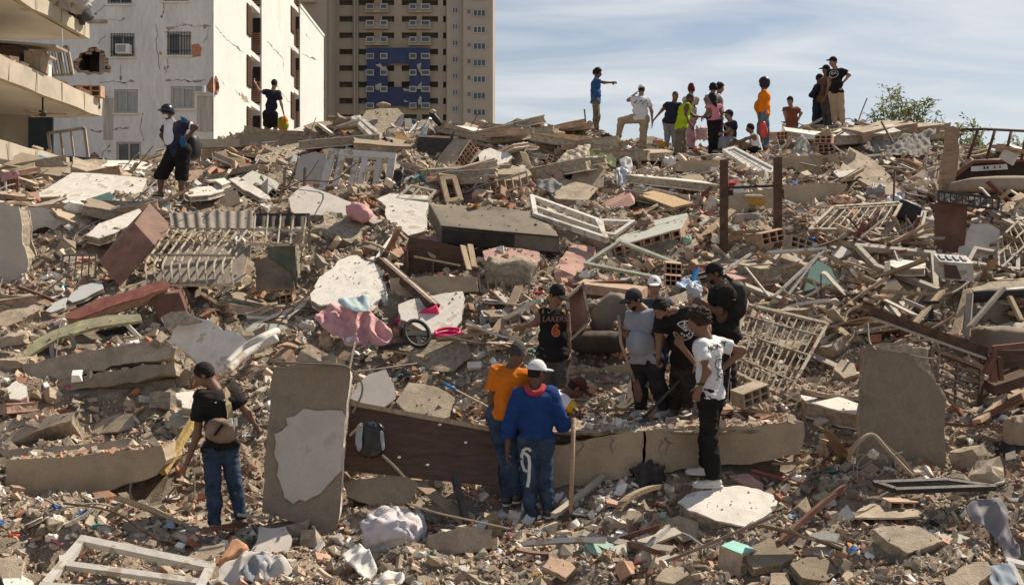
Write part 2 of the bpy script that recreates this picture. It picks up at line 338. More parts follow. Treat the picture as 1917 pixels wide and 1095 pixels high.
def bevel(o, w=.02, seg=2):
 bm = bmesh.new(); bm.from_mesh(o.data); bmesh.ops.remove_doubles(bm, verts=bm.verts, dist=1e-5)
 bmesh.ops.bevel(bm, geom=bm.edges[:], offset=w, segments=seg, affect='EDGES', profile=.6); bm.to_mesh(o.data); bm.free(); return o
def roughen(o, cut=.1, amp=.02, freq=6., smooth=False):
 """break a clean box up: subdivide, then push the surface about, most at the edges"""
 bm = bmesh.new(); bm.from_mesh(o.data); bmesh.ops.remove_doubles(bm, verts=bm.verts, dist=1e-5)
 for _ in range(4):
  long = [e for e in bm.edges if e.calc_length() > cut*1.6]
  if not long or len(bm.verts) > 2500: break
  bmesh.ops.subdivide_edges(bm, edges=long, cuts=1, use_grid_fill=True)
 bmesh.ops.triangulate(bm, faces=bm.faces[:])
 co = np.array([v.co[:] for v in bm.verts])+np.array(o.location)
 sharp = np.array([max([e.calc_face_angle(0) for e in v.link_edges] or [0]) for v in bm.verts])
 dd = vn3(co*freq)*amp+vn3(co*freq*2.7+5)*amp*.5; k = np.where(sharp > .6, 1.3, .55)[:, None]
 nr = np.array([v.normal[:] for v in bm.verts]); chip = (np.clip(vnoise(co*freq*.8+40), 0, 1)*amp*2.2*(sharp > .6))[:, None]
 co = co+dd*k-nr*chip-np.array(o.location)
 for v, c in zip(bm.verts, co): v.co = c
 bm.to_mesh(o.data); bm.free(); o.data.polygons.foreach_set('use_smooth', [smooth]*len(o.data.polygons)); return o
def blob_mb(c, r3, M=None, e=1., amp=.1, freq=3., seg=28, folds=0., mb=None, mi=0, seed=0):
 """sack, cushion, stone: a super-ellipsoid with lumps and creases"""
 M = np.eye(3) if M is None else M; nu, nv = seg, seg//2; vs = []
 th = np.linspace(-math.pi/2, math.pi/2, nv+1); ph = np.linspace(0, 2*math.pi, nu, endpoint=False)
 pw = lambda x: np.sign(x)*np.abs(x)**e
 T, Q = np.meshgrid(th, ph, indexing='ij')
 d = np.stack([pw(np.cos(T))*pw(np.cos(Q)), pw(np.cos(T))*pw(np.sin(Q)), pw(np.sin(T))], -1)
 q = d*np.asarray(r3); rr = min(r3)
 dn = np.stack([np.cos(T)*np.cos(Q), np.cos(T)*np.sin(Q), np.sin(T)], -1)
 s = amp*rr*fbm(d*freq*.6+seed*7.1, 3)
 if folds:
  rs = random.Random(int(seed*100)); dw = d+.35*vn3(d*1.6+seed)
  for k in range(7): ax = unit(A(rs.gauss(0, 1), rs.gauss(0, 1), rs.gauss(0, .7))); t = dw@ax*freq*rs.uniform(.5, 1.2)+rs.random(); tri = np.abs(2*(t-np.floor(t))-1); s = s-folds*rr*.8*(1-tri)**2.5*np.clip(.5+vnoise(d*2+k*5+seed), 0, 1)
 q = q+dn*s[..., None]
 q = q.reshape(-1, 3)@M.T+np.asarray(c)
 fs = [(i*nu+k, i*nu+(k+1) % nu, (i+1)*nu+(k+1) % nu, (i+1)*nu+k) for i in range(nv) for k in range(nu)]
 return (mb or MB()).add(q, fs, mi, True)
def blob(name, label, cat, u, v, wpx, hpx, mat, depth=None, D=None, rz=0., ry=0., e=1., amp=.1, freq=3., folds=0., seed=None, seg=28, sink=.15, group=None, lm=True, dr=0.):
 D = D or G(u, v+hpx*.35); rx, rzz = wpx/2/F*D, hpx/2/F*D; dp = depth or min(rx, rzz)*1.1
 c = W(u, v, D+dp*(.5 if depth is None else .5)+dr)
 return one(name, label, cat, blob_mb(c, (rx, dp, rzz), rotm(0, ry, rz), e, amp, freq, seg, folds, seed=seed if seed is not None else R.random()*50), mat, group, lm)
def cloth_mb(px, p0, n, amp=.04, wl=.25, dirv=(1, 0), th=.006, step=None, sag=0., seed=0.):
 n = unit(n); P3 = np.array(on_plane(px, p0, n)); c = P3.mean(0); a, b, n = frame_of(n); q = np.c_[(P3-c)@a, (P3-c)@b]
 q = np.array([w[:2] for w in catmull([A(*w, 0) for w in list(q)+[q[0]]], 5)[:-1]]); q = q+.09*np.linalg.norm(q.max(0)-q.min(0))*np.stack([vnoise(np.c_[q*6, 0*q[:, :1]+seed]), vnoise(np.c_[q*6, 0*q[:, :1]+seed+9])], -1)*.6
 lo, hi = q.min(0), q.max(0); step = step or max(.018, .0015*c[1]); dirv = unit(dirv)
 gx = np.arange(lo[0]-step, hi[0]+step*1.5, step); gy = np.arange(lo[1]-step, hi[1]+step*1.5, step); X, Y = np.meshgrid(gx, gy, indexing='ij')
 Xw, Yw = X, Y; near = np.stack([X, Y], -1)
 ins = np.zeros(X.shape, bool); dist = np.full(X.shape, 9.)
 for i in range(len(q)):
  p, r = q[i], q[(i+1) % len(q)]
  cr = ((p[1] > Yw) != (r[1] > Yw)) & (Xw < (r[0]-p[0])*(Yw-p[1])/(r[1]-p[1]+1e-12)+p[0]); ins ^= cr
  t = np.clip(((Xw-p[0])*(r[0]-p[0])+(Yw-p[1])*(r[1]-p[1]))/(((r-p)**2).sum()+1e-12), 0, 1)
  dd = np.hypot(Xw-p[0]-t*(r[0]-p[0]), Yw-p[1]-t*(r[1]-p[1])); cl_ = dd < dist; near[cl_] = np.stack([p[0]+t*(r[0]-p[0]), p[1]+t*(r[1]-p[1])], -1)[cl_]; dist = np.minimum(dist, dd)
 s = X*dirv[0]+Y*dirv[1]; o = -X*dirv[1]+Y*dirv[0]
 q0 = np.stack([X, Y, 0*X+seed], -1); z = .9*vnoise(q0/(wl*2.4)+5)+.5*vnoise(q0/(wl*1.1)+45); a0 = math.atan2(dirv[1], dirv[0]); rs = random.Random(int(seed*1000))
 for k in range(6):                                    # sharp creases in a fan of directions
  al = a0+rs.uniform(-.75, .75)*(1 if k else 0); lk = wl*rs.uniform(.75, 2.1); t = (X*math.cos(al)+Y*math.sin(al))/lk+.9*vnoise(q0/(wl*3.2)+11*k)+rs.random(); tri = np.abs(2*(t-np.floor(t))-1)
  z = z+(.75 if k else 1.1)*(tri**1.5-.4)*lk/wl*np.clip(.55+vnoise(q0/(wl*2)+7*k+3), 0, 1.2)
 z = amp*.62*z
 z = z*np.clip(dist/(wl*.4), .7, 1)-sag*np.clip(1-dist/(wl*1.2), 0, 1)**2*1.0
 mb = MB(); cnt = ins[:-1, :-1]*1+ins[1:, :-1]+ins[1:, 1:]+ins[:-1, 1:]; cell = cnt >= 2
 full = np.zeros(X.shape, int); 
 for di in (0, 1):
  for dj in (0, 1): full[di:di+cell.shape[0], dj:dj+cell.shape[1]] += cell
 edge = (full > 0) & (full < 4); X = np.where(edge, near[..., 0], X); Y = np.where(edge, near[..., 1], Y)
 V = c+X[..., None]*a+Y[..., None]*b+z[..., None]*n
 fs = []; used = {}
 def vid(i, j, back):
  k = (i, j, back)
  if k not in used: used[k] = len(mb.v); mb.v.append(tuple(V[i, j]-(n*th if back else 0)))
  return used[k]
 I, J = np.nonzero(cell)
 for i, j in zip(I, J):
  fs.append([vid(i, j, 0), vid(i+1, j, 0), vid(i+1, j+1, 0), vid(i, j+1, 0)])
  fs.append([vid(i, j, 1), vid(i, j+1, 1), vid(i+1, j+1, 1), vid(i+1, j, 1)])
  for (x, y, p, r) in ((i-1, j, (i, j+1), (i, j)), (i+1, j, (i+1, j), (i+1, j+1)), (i, j-1, (i, j), (i+1, j)), (i, j+1, (i+1, j+1), (i, j+1))):
   if not (0 <= x < cell.shape[0] and 0 <= y < cell.shape[1] and cell[x, y]): fs.append([vid(*p, 0), vid(*p, 1), vid(*r, 1), vid(*r, 0)])
 mb.f = [tuple(f) for f in fs]; mb.m = [0]*len(fs); mb.sm = [True]*len(fs); return mb
def cloth(name, label, cat, px, n, mat, D=None, lift=.05, at=None, group=None, **k):
 at = at or anchor(px, n); D = D or G(*at)
 return one(name, label, cat, cloth_mb(px, W(at[0], at[1], D)+A(0, 0, lift), n, seed=R.random()*40, **k), mat, group)
def hollow(mb, p, e1, e2, e3, nx=3, ny=2, mi=0, wall=.12, deep=.8):
 """hollow clay block: tunnels run along e3 and open in the e1-e2 face at p"""
 p, e1, e2, e3 = [np.asarray(q, float) for q in (p, e1, e2, e3)]; fl = np.dot(np.cross(e1, e2), e3) > 0
 wx, wy = wall/nx*1.4, wall/ny*1.4; xs = [0]; ys = [0]
 for k in range(nx): w = (1-wx*(nx+1))/nx; xs += [xs[-1]+wx, xs[-1]+wx+w]
 for k in range(ny): w = (1-wy*(ny+1))/ny; ys += [ys[-1]+wy, ys[-1]+wy+w]
 xs.append(1); ys.append(1); vs = []; fs = []
 def q(x, y, z): vs.append(p+e1*x+e2*y+e3*z); return len(vs)-1
 def face(*i): fs.append(i if not fl else i[::-1])
 for i in range(len(xs)-1):
  for j in range(len(ys)-1):
   x0, x1, y0, y1 = xs[i], xs[i+1], ys[j], ys[j+1]
   if i % 2 == 1 and j % 2 == 1:
    a = [q(x0, y0, 0), q(x1, y0, 0), q(x1, y1, 0), q(x0, y1, 0)]; b = [q(x0, y0, deep), q(x1, y0, deep), q(x1, y1, deep), q(x0, y1, deep)]
    face(*b)
    for k in range(4): m = (k+1) % 4; face(a[k], a[m], b[m], b[k])
   else: face(q(x0, y0, 0), q(x1, y0, 0), q(x1, y1, 0), q(x0, y1, 0))
 a = [q(0, 0, 0), q(1, 0, 0), q(1, 1, 0), q(0, 1, 0)]; b = [q(0, 0, 1), q(1, 0, 1), q(1, 1, 1), q(0, 1, 1)]
 face(b[3], b[2], b[1], b[0])
 for k in range(4): m = (k+1) % 4; face(a[m], a[k], b[k], b[m])
 return mb.add(vs, fs, mi)
def wallfrag(name, label, c, a, b, th, top=PLAS, nb=4, group=None, core=BRICKP, nx=2, ny=3, cat='wall fragment', down=None, jag=.03):
 """broken piece of a block wall lying down: c->a is the edge that shows its hollow blocks, c->b the way across, th its thickness"""
 c, a, b = [W(*q) if len(q) == 3 else P(*q) for q in (c, a, b)]; e1, e2 = a-c, b-c; n = unit(np.cross(e1, e2))
 if n[2] < 0: n = -n
 t = thing(name, label, cat, c, group); land((a+b)/2, label)
 pl = .018; e2u = unit(e2); e1u = unit(e1); gap = e1u*.012; bl = e1/nb; dz = th-2*pl
 for k in range(nb):
  off = e2u*(R.random()*.05); cut = 1-(R.random()*.15 if k in (0, nb-1) else 0)
  hollow(MB(), c+bl*k+gap*.5+off-n*(pl+dz), bl-gap, n*dz*.97, e2*.35*cut, nx, ny).build('block', core, t)
 P3 = [c-e1u*.02, c+e1*.5-e2u*.03, a+e1u*.01, a+e2*.55, a+e2*.95-e1u*.05, b+e1*.5+e2u*.03, b+e1u*.03, c+e2*.4-e1u*.03]
 plate_mb([q for q in P3], n, pl, jag*.7, layers=False, mb=None).build('plaster_face', [top, PLASD], t)
 Q3 = [c+e2*.33+e1*.02-n*pl, a+e2*.33-e1*.02-n*pl, a+e2*.93-n*pl-e1*.03, b+e2*-.02+e1*.03-n*pl]
 plate_mb(Q3, n, dz, jag, layers=False).build('wall_core', [core, BRICKP], t)
 plate_mb([q-n*(th-pl) for q in P3], n, pl, jag*.8, layers=False).build('plaster_back', [PLASD, PLASD], t)
 return t
def plank_frame(name, label, cat, corners, n, w, th, mat, D=None, at=None, lift=.03, inner=(), group=None, pw=None, panes=None):
 """window or door frame: four members butted round the corners, plus inner bars given as fractions (side, t)"""
 at = at or anchor(corners, n); D = D or G(*at); n = unit(n)
 c = on_plane(corners, W(at[0], at[1], D)+A(0, 0, lift), n); t = thing(name, label, cat, (c[0]+c[2])/2, group); land((c[0]+c[2])/2, label)
 def member(p, q, nm, ww=w, tt=th): mb = MB(); mb.bar(p, q, tt, ww, up=np.cross(q-p, n)); mb.build(nm, mat, t)
 for i in range(4):
  p, q = c[i], c[(i+1) % 4]; d = unit(q-p); k = w*.5
  if i % 2 == 0: member(p-d*k, q+d*k, 'rail')
  else: member(p+d*k*1.05, q-d*k*1.05, 'stile')
 for (ax, f) in inner:
  p, q = (c[0]+(c[3]-c[0])*f, c[1]+(c[2]-c[1])*f) if ax == 0 else (c[0]+(c[1]-c[0])*f, c[3]+(c[2]-c[3])*f)
  d = unit(q-p); member(p+d*w*.52, q-d*w*.52, 'glazing_bar', w*.8, th*.8)
 return t
def grille(name, label, corners, n, nb, cross, r, mat, D=None, at=None, lift=.05, fr=.03, group=None, scroll=0, cat='window grille', bend=0.):
 """welded window guard: frame, parallel bars from edge 0-1 to edge 3-2, cross bars"""
 at = at or anchor(corners, n); D = D or G(*at); n = unit(n)
 c = on_plane(corners, W(at[0], at[1], D)+A(0, 0, lift), n); t = thing(name, label, cat, (c[0]+c[2])/2, group); land((c[0]+c[2])/2, label)
 for i in range(4):
  p, q = c[i], c[(i+1) % 4]; d = unit(q-p)*(fr*.5 if i % 2 == 0 else -fr*.5); MB().bar(p-d, q+d, fr, fr, up=n).build('frame_bar', mat, t)
 for k in range(1, nb):
  f = k/nb; p, q = c[0]+(c[1]-c[0])*f, c[3]+(c[2]-c[3])*f
  path = [p+(q-p)*s+n*bend*math.sin(s*math.pi) for s in ([0, 1] if not bend else np.linspace(0, 1, 7))]
  MB().tube(path, r, 5).build('bar', mat, t)
 for f in cross:
  p, q = c[0]+(c[3]-c[0])*f, c[1]+(c[2]-c[1])*f; MB().bar(p+n*r, q+n*r, r*1.6, r*1.2, up=n).build('cross_bar', mat, t)
 for k in range(scroll):
  o = c[0]+(c[1]-c[0])*((k % 3)*.3+.2)+(c[3]-c[0])*(.35+.22*(k//3)); a, b, _ = frame_of(n)
  path = [o+(a*math.cos(s)+b*math.sin(s))*.075*(1-s/14) for s in np.linspace(0, 11, 30)]
  MB().tube(path, r*.6, 4).build('scroll', mat, t)
 return t
def wires(name, label, cat, paths, r, mat, group=None, seg=5):
 mb = MB()
 for p in paths: mb.tube(catmull([W(*q) if len(q) == 3 else P(*q) for q in p], 5), r, seg)
 return one(name, label, cat, mb, mat, group)
def pole(name, label, cat, p, q, w, h, mat, group=None, lm=True, rough=0.):
 p, q = [W(*x) if len(x) == 3 else P(*x) for x in (p, q)]
 o = one(name, label, cat, MB().bar(p, q, w, h, up=(0, .3, 1)), mat, group, lm)
 return o
# ------------------------------------------------------------------ buildings
def wall_holes(outer, holes, y, thick, mb, mi=0, mi_rev=1, axis='y', depth_dir=1):
 """wall in the plane axis=y with real openings; outer/holes are lists of (s, z); reveals go thick behind"""
 loops = [[Vector((s, z, 0)) for s, z in l] for l in [outer]+holes]
 flat = [p for l in loops for p in l]; tri = tessellate_polygon(loops)
 mk = (lambda s, z, d: (s, y+d, z)) if axis == 'y' else (lambda s, z, d: (y-d, s, z))
 mb.add([mk(p.x, p.y, 0) for p in flat], [tuple(t) for t in tri], mi)
 for h in holes:
  n = len(h); vs = [mk(s, z, 0) for s, z in h]+[mk(s, z, thick) for s, z in h]
  mb.add(vs, [(i, (i+1) % n, n+(i+1) % n, n+i) for i in range(n)], mi_rev)
 return mb
def sz(u, v, D): p = W(u, v, D); return (p[0], p[2])
def rect(u0, v0, u1, v1, D): return [sz(u0, v1, D), sz(u1, v1, D), sz(u1, v0, D), sz(u0, v0, D)]
WB = pm('white_building_wall', (.67, .645, .61), var=.16, scale=.8, bump=.12, fine=9, rnd=0, second=(.58, .545, .50), sec_at=.60, stretch=(1, 1, .3))
WBL = pm('white_side_wall', (.66, .635, .59), var=.07, scale=.45, bump=.10, fine=12, rnd=0, second=(.58, .545, .485), sec_at=.62)
GLASS = pm('dark_window_glass', (.10, .11, .12), rough=.15, var=.3, scale=1.2, bump=0, spec=.5)
GLASSL = pm('curtained_glass', (.33, .33, .31), rough=.3, var=.25, scale=2.2, bump=0, spec=.5, stretch=(4, 4, .4))
WINF = pm('window_frame_grey', (.46, .42, .37), rough=.6, var=.12, scale=4, bump=.05)
LOUV = pm('brown_louvre', (.25, .15, .10), var=.2, scale=4, bump=.1)
STAIN = pm('rain_streaked_wall', (.44, .40, .345), var=.3, scale=1.2, bump=.05, stretch=(6, 6, .5), fine=20, rnd=0)
CRACK = pm('crack_gap', (.20, .175, .15), bump=0)

def white_building():
 D = 55.0; XR = -14.4
 b = thing('apartment_building', 'cracked white apartment block with a hole knocked in its wall behind the helmeted man', 'building', (XR, D, 0)); land((XR, D, 8), 'the cracked white apartment block')
 wins = [(207, 63, 252, 107), (313, 60, 358, 104), (214, 168, 258, 212), (320, 162, 364, 204), (218, 266, 264, 310), (202, -36, 247, 8), (308, -40, 352, 3)]
 hole1 = [sz(u, v, D) for u, v in [(138, 128), (137, 115), (147, 108), (150, 100), (163, 97), (166, 90), (180, 88), (184, 93), (195, 96), (198, 107), (203, 110), (203, 121), (208, 126), (206, 137), (196, 136), (188, 141), (176, 138), (165, 142), (156, 136), (147, 137)]]
 hole2 = [sz(u, v, D) for u, v in [(386, 164), (391, 154), (397, 143), (400.3, 147), (400.3, 176), (396, 174), (389, 171)]]
 hole3 = [sz(u, v, D) for u, v in [(166, 302), (170, 289), (177, 285), (184, 290), (190, 302)]]
 mb = MB(); wall_holes([(-40, 0), (XR, 0), (XR, 29), (-40, 29)], [rect(*w, D) for w in wins]+[hole1, hole2, hole3], D, .28, mb)
 mb.build('front_wall', [WB, BRICK], b)
 # broken brick rims round the holes
 for h in (hole1, hole2, hole3):
  c = np.mean(h, 0); mb = MB()
  for i in range(len(h)):
   p, q = A(*h[i]), A(*h[(i+1) % len(h)])
   for t in np.arange(0, 1, .34):
    if p[1] > c[1]-.1 and R.random() < .6: continue
    s = p+(q-p)*t; d = unit(c-s); w = .10+.16*R.random()
    mb.cbox((s[0]+d[0]*w*.3, D+.10+.1*R.random(), s[1]+d[1]*w*.3), (w*1.5, .14, .09+.05*R.random()), rotm(0, (R.random()-.5)*.3, 0))
  o = mb.build('broken_brick_rim', [BRICKP], b); o['kind'] = 'stuff'
 # dark rooms behind the openings
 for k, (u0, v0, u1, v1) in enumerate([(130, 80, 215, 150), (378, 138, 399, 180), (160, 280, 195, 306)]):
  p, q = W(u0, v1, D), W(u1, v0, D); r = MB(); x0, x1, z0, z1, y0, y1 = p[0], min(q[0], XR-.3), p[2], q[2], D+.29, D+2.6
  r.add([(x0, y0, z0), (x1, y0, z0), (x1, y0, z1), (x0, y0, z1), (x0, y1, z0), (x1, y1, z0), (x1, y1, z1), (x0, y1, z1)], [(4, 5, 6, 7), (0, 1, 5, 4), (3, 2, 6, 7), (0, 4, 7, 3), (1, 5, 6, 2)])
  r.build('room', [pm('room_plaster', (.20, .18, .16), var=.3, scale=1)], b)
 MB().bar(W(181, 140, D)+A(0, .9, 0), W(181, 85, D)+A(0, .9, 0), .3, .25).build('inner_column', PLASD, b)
 for k, (u0, v0, u1, v1) in enumerate(wins):
  f = thing('window', None, None, (0, 0, 0)); f.parent = b; c = W((u0+u1)/2, (v0+v1)/2, D); f.location = c-A(*b.location)
  mb = MB(); w, h = (u1-u0)/F*D, (v1-v0)/F*D; y = D+.10
  for q, s in (((c[0]-w/2+.05, y, c[2]), (.1, .12, h)), ((c[0]+w/2-.05, y, c[2]), (.1, .12, h)), ((c[0], y, c[2]+h/2-.045), (w-.2, .12, .09)), ((c[0], y, c[2]-h/2+.045), (w-.2, .12, .09)), ((c[0], y+.01, c[2]), (.07, .10, h-.18))): mb.cbox(q, s)
  mb.build('frame', WINF, f, org=c)
  MB().cbox((c[0]-w*.23, y+.03, c[2]), (w*.44, .02, h-.2)).build('pane', GLASSL if k in (2, 3) else GLASS, f, org=c)
  MB().cbox((c[0]+w*.23, y+.06, c[2]), (w*.44, .02, h-.2)).build('pane', GLASSL if k in (2, 3, 1) else GLASS, f, org=c)
  MB().cbox((c[0], D-.03, c[2]-h/2-.05), (w+.14, .16, .08)).build('sill', WB, f, org=c)
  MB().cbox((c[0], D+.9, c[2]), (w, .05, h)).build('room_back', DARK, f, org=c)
  if k in (0, 1, 5, 6):
   mb = MB(); n = 9
   for i in range(n): mb.cbox((c[0]-w/2+w*(i+.5)/n, D-.04, c[2]), (.025, .025, h))
   for s in (-.3, .3): mb.cbox((c[0], D-.065, c[2]+h*s), (w, .02, .03))
   mb.build('guard_bars', STEELD, f, org=c)
 # air conditioners
 for (u0, v0, u1, v1) in [(222, 86, 247, 103), (368, 163, 388, 176), (188, 172, 203, 182)]:
  p = W((u0+u1)/2, (v0+v1)/2, D); w, h = (u1-u0)/F*D, (v1-v0)/F*D
  a = thing('air_conditioner', None, None, p-A(*b.location)); a.parent = b
  MB().cbox((p[0], D-.2, p[2]), (w, .5, h)).build('casing', WHITEP, a, org=p)
  mb = MB()
  for i in range(6): mb.cbox((p[0]-w*.08, D-.46, p[2]-h*.33+h*.13*i), (w*.68, .03, h*.07))
  mb.build('vent_slats', GREYP, a, org=p)
 # rain stains under the conditioners: plaster sheets of their own, a little proud
 for (u0, v0, u1, v1) in [(369, 180, 399, 247), (194, 184, 212, 262)]:
  p, q = W(u0, v1, D), W(u1, v0, D); MB().cbox(((p[0]+q[0])/2, D-.012, (p[2]+q[2])/2), (q[0]-p[0], .02, q[2]-p[2])).build('stained_panel', STAIN, b)
 MB().cbox(((W(164, 0, D)[0]+W(201, 0, D)[0])/2, D-.02, W(0, 41, D)[2]), (.95, .03, .18)).build('bare_patch', CONC, b)
 plate('bare_patch', None, None, [(358, 84), (372, 82), (378, 90), (376, 106), (362, 108), (358, 100)], (0, -1, 0), .03, (BRICK, BRICK), D=D-.02, parent=b, jag=.06)
 # side wall towards the pile: three blocks with louvred recesses between
 yA = lambda u: -XR*F/(CX-u)
 segs = [(399.9, 470, 29), (490, 550, 29), (562, 606, 21.6)]
 hs = {0: [[(yA(401), W(0, 147, 55)[2]), (yA(404), W(0, 141, 55.3)[2]), (yA(409), W(0, 152, 56)[2]), (yA(411), W(0, 165, 56)[2]), (yA(408), W(0, 178, 56)[2]), (yA(401), W(0, 176, 55)[2])]],
          1: [], 2: []}
 for k, (u0, u1, zt) in enumerate(segs):
  y0, y1 = yA(u0), yA(u1); mb = MB(); wall_holes([(y0, 0), (y1, 0), (y1, zt), (y0, zt)], hs[k], XR, .28, mb, axis='x')
  mb.add([(XR, y1, 0), (XR-2.5, y1, 0), (XR-2.5, y1, zt), (XR, y1, zt)], [(0, 1, 2, 3)])
  if k: mb.add([(XR, y0, 0), (XR-2.5, y0, 0), (XR-2.5, y0, zt), (XR, y0, zt)], [(3, 2, 1, 0)])
  if k == 2: mb.cbox((XR-5+.05, (y0+y1)/2, zt+.1), (10, y1-y0+.2, .2))
  mb.build('side_wall', [WBL, BRICK], b)
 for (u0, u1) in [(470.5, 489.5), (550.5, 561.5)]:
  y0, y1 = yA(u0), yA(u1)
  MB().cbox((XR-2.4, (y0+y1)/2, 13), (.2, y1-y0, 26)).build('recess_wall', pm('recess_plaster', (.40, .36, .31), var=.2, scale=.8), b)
  for s in range(9):
   z = 4.5+2.8*s
   MB().cbox((XR-1.2, (y0+y1)/2, z), (2.2, y1-y0, .28)).build('floor_slab', WB, b)
   mb = MB()
   for j in range(14): mb.cbox((XR-.55, (y0+y1)/2, z+.5+.13*j), (.06, (y1-y0)*.96, .085), rotm(0, .5, 0))
   mb.build('louvre_window', LOUV, b)
   MB().cbox((XR-.8, (y0+y1)/2, z+1.3), (.03, (y1-y0)*.96, 1.9)).build('pane', GLASS, b)
   xa = (u0-CX)/F*y1+.06; wx = XR-.10-xa                    # louvred window in the return of the next block
   MB().cbox((XR-.05-wx/2, y1-.03, z+1.35), (wx, .04, 2.1)).build('pane', DARK, b); mb = MB()
   for j in range(10): mb.cbox((XR-.05-wx/2, y1-.09, z+.42+.12*j), (wx, .05, .07), rotm(.5, 0, 0))
   mb.build('louvre_window', LOUV, b)
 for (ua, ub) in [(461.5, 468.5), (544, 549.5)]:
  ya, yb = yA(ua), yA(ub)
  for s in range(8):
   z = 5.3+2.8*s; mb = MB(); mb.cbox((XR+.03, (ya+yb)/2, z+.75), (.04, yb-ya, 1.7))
   mb.build('shutter_shade_board', DARK, b); mb = MB()  # proud black board paints the shade behind the slats
   for j in range(11): mb.cbox((XR+.07, (ya+yb)/2, z+.05+.14*j), (.05, yb-ya, .08), rotm(0, .5, 0))
   mb.build('louvre_shutter', LOUV, b)
 # cracks: thin jagged gaps and spalled ledges
 def crack(pts, w=.05, side=None):
  mb = MB(); q = []
  for (u, v) in pts: q.append(W(u, v, D)-A(0, .004, 0) if side is None else A(XR+.004, yA(u), CAMZ+(HZ-v)/F*yA(u)))
  fine = []
  for i in range(len(q)-1):
   for t in np.arange(0, 1, .2): fine.append(q[i]+(q[i+1]-q[i])*t+A(*( (0, 0, 1) if abs(q[i+1][2]-q[i][2]) < 1 else (.7 if side is None else 0, .7 if side else 0, 0)))*(R.random()-.5)*.14)
  fine.append(q[-1]); n = len(fine)
  for i in range(n-1):
   t = unit(fine[i+1]-fine[i]); m = np.cross(t, (0, 1, 0) if side is None else (1, 0, 0)); ww = w*(.4+R.random()*.9+(2.2 if R.random() < .13 else 0))
   mb.add([fine[i]-m*ww*.5, fine[i+1]-m*ww*.5, fine[i+1]+m*ww*.5, fine[i]+m*ww*.5], [(0, 1, 2, 3)])
  mb.build('crack', CRACK, b)
 for c in [[(176, 28), (187, 18), (205, 8)], [(306, -2), (307, 22), (302, 34)], [(308, 61), (322, 52), (340, 47), (352, 46), (365, 50), (395, 50)], [(390, 52), (388, 70), (380, 80)], [(183, 85), (190, 75), (198, 68)],
              [(312, 108), (315, 122), (309, 138)], [(310, 151), (330, 150), (355, 151), (386, 151)], [(186, 155), (215, 155), (250, 153)], [(226, 122), (226, 158)], [(165, 243), (190, 247), (215, 243), (240, 240)], [(190, 292), (198, 280), (207, 270)],
              [(294, 45), (293, 85), (299, 130)], [(204, 38), (222, 39), (235, 37)], [(268, 210), (262, 240), (270, 265)], [(275, 300), (300, 285), (320, 250)]]: crack(c, .03)
 for c in [[(402, 48), (412, 60), (425, 75), (440, 85), (455, 100)], [(440, 170), (452, 178), (466, 192)], [(500, 78), (515, 95), (530, 110), (531, 135)], [(540, 88), (552, 92)], [(504, 150), (518, 160), (530, 178), (545, 195)], [(565, 100), (580, 108), (596, 112)], [(572, 62), (580, 75)], [(415, 150), (420, 162)]]: crack(c, .045, 1)
 for k, (u, v, w, h) in enumerate([(318, 53, 16, 6), (384, 50, 8, 9), (314, 151, 9, 5), (246, 153, 7, 4), (236, 240, 10, 4), (204, 283, 8, 6), (300, 100, 5, 10), (345, 47, 9, 4), (372, 152, 12, 5), (181, 247, 8, 3), (289, 292, 7, 5), (308, 128, 5, 8)]):
  q = [(u+w*math.cos(t)*R.uniform(.35, .7), v+h*math.sin(t)*R.uniform(.35, .7)) for t in np.linspace(0, 6.28, 9)[:-1]]; plate('bare_patch', None, None, q, (0, -1, 0), .03, (CONC, CONC) if k % 3 else (BRICKP, BRICKP), D=D-.012, parent=b, jag=.04, layers=False)
 plate('spalled_ledge', None, None, [(437, 172), (452, 170), (462, 180), (466, 192), (455, 188), (446, 183)], (1, -.001, 0), .05, (CONC, CONC), D=yA(452), at=(452, 180), parent=b, jag=.08)
white_building()

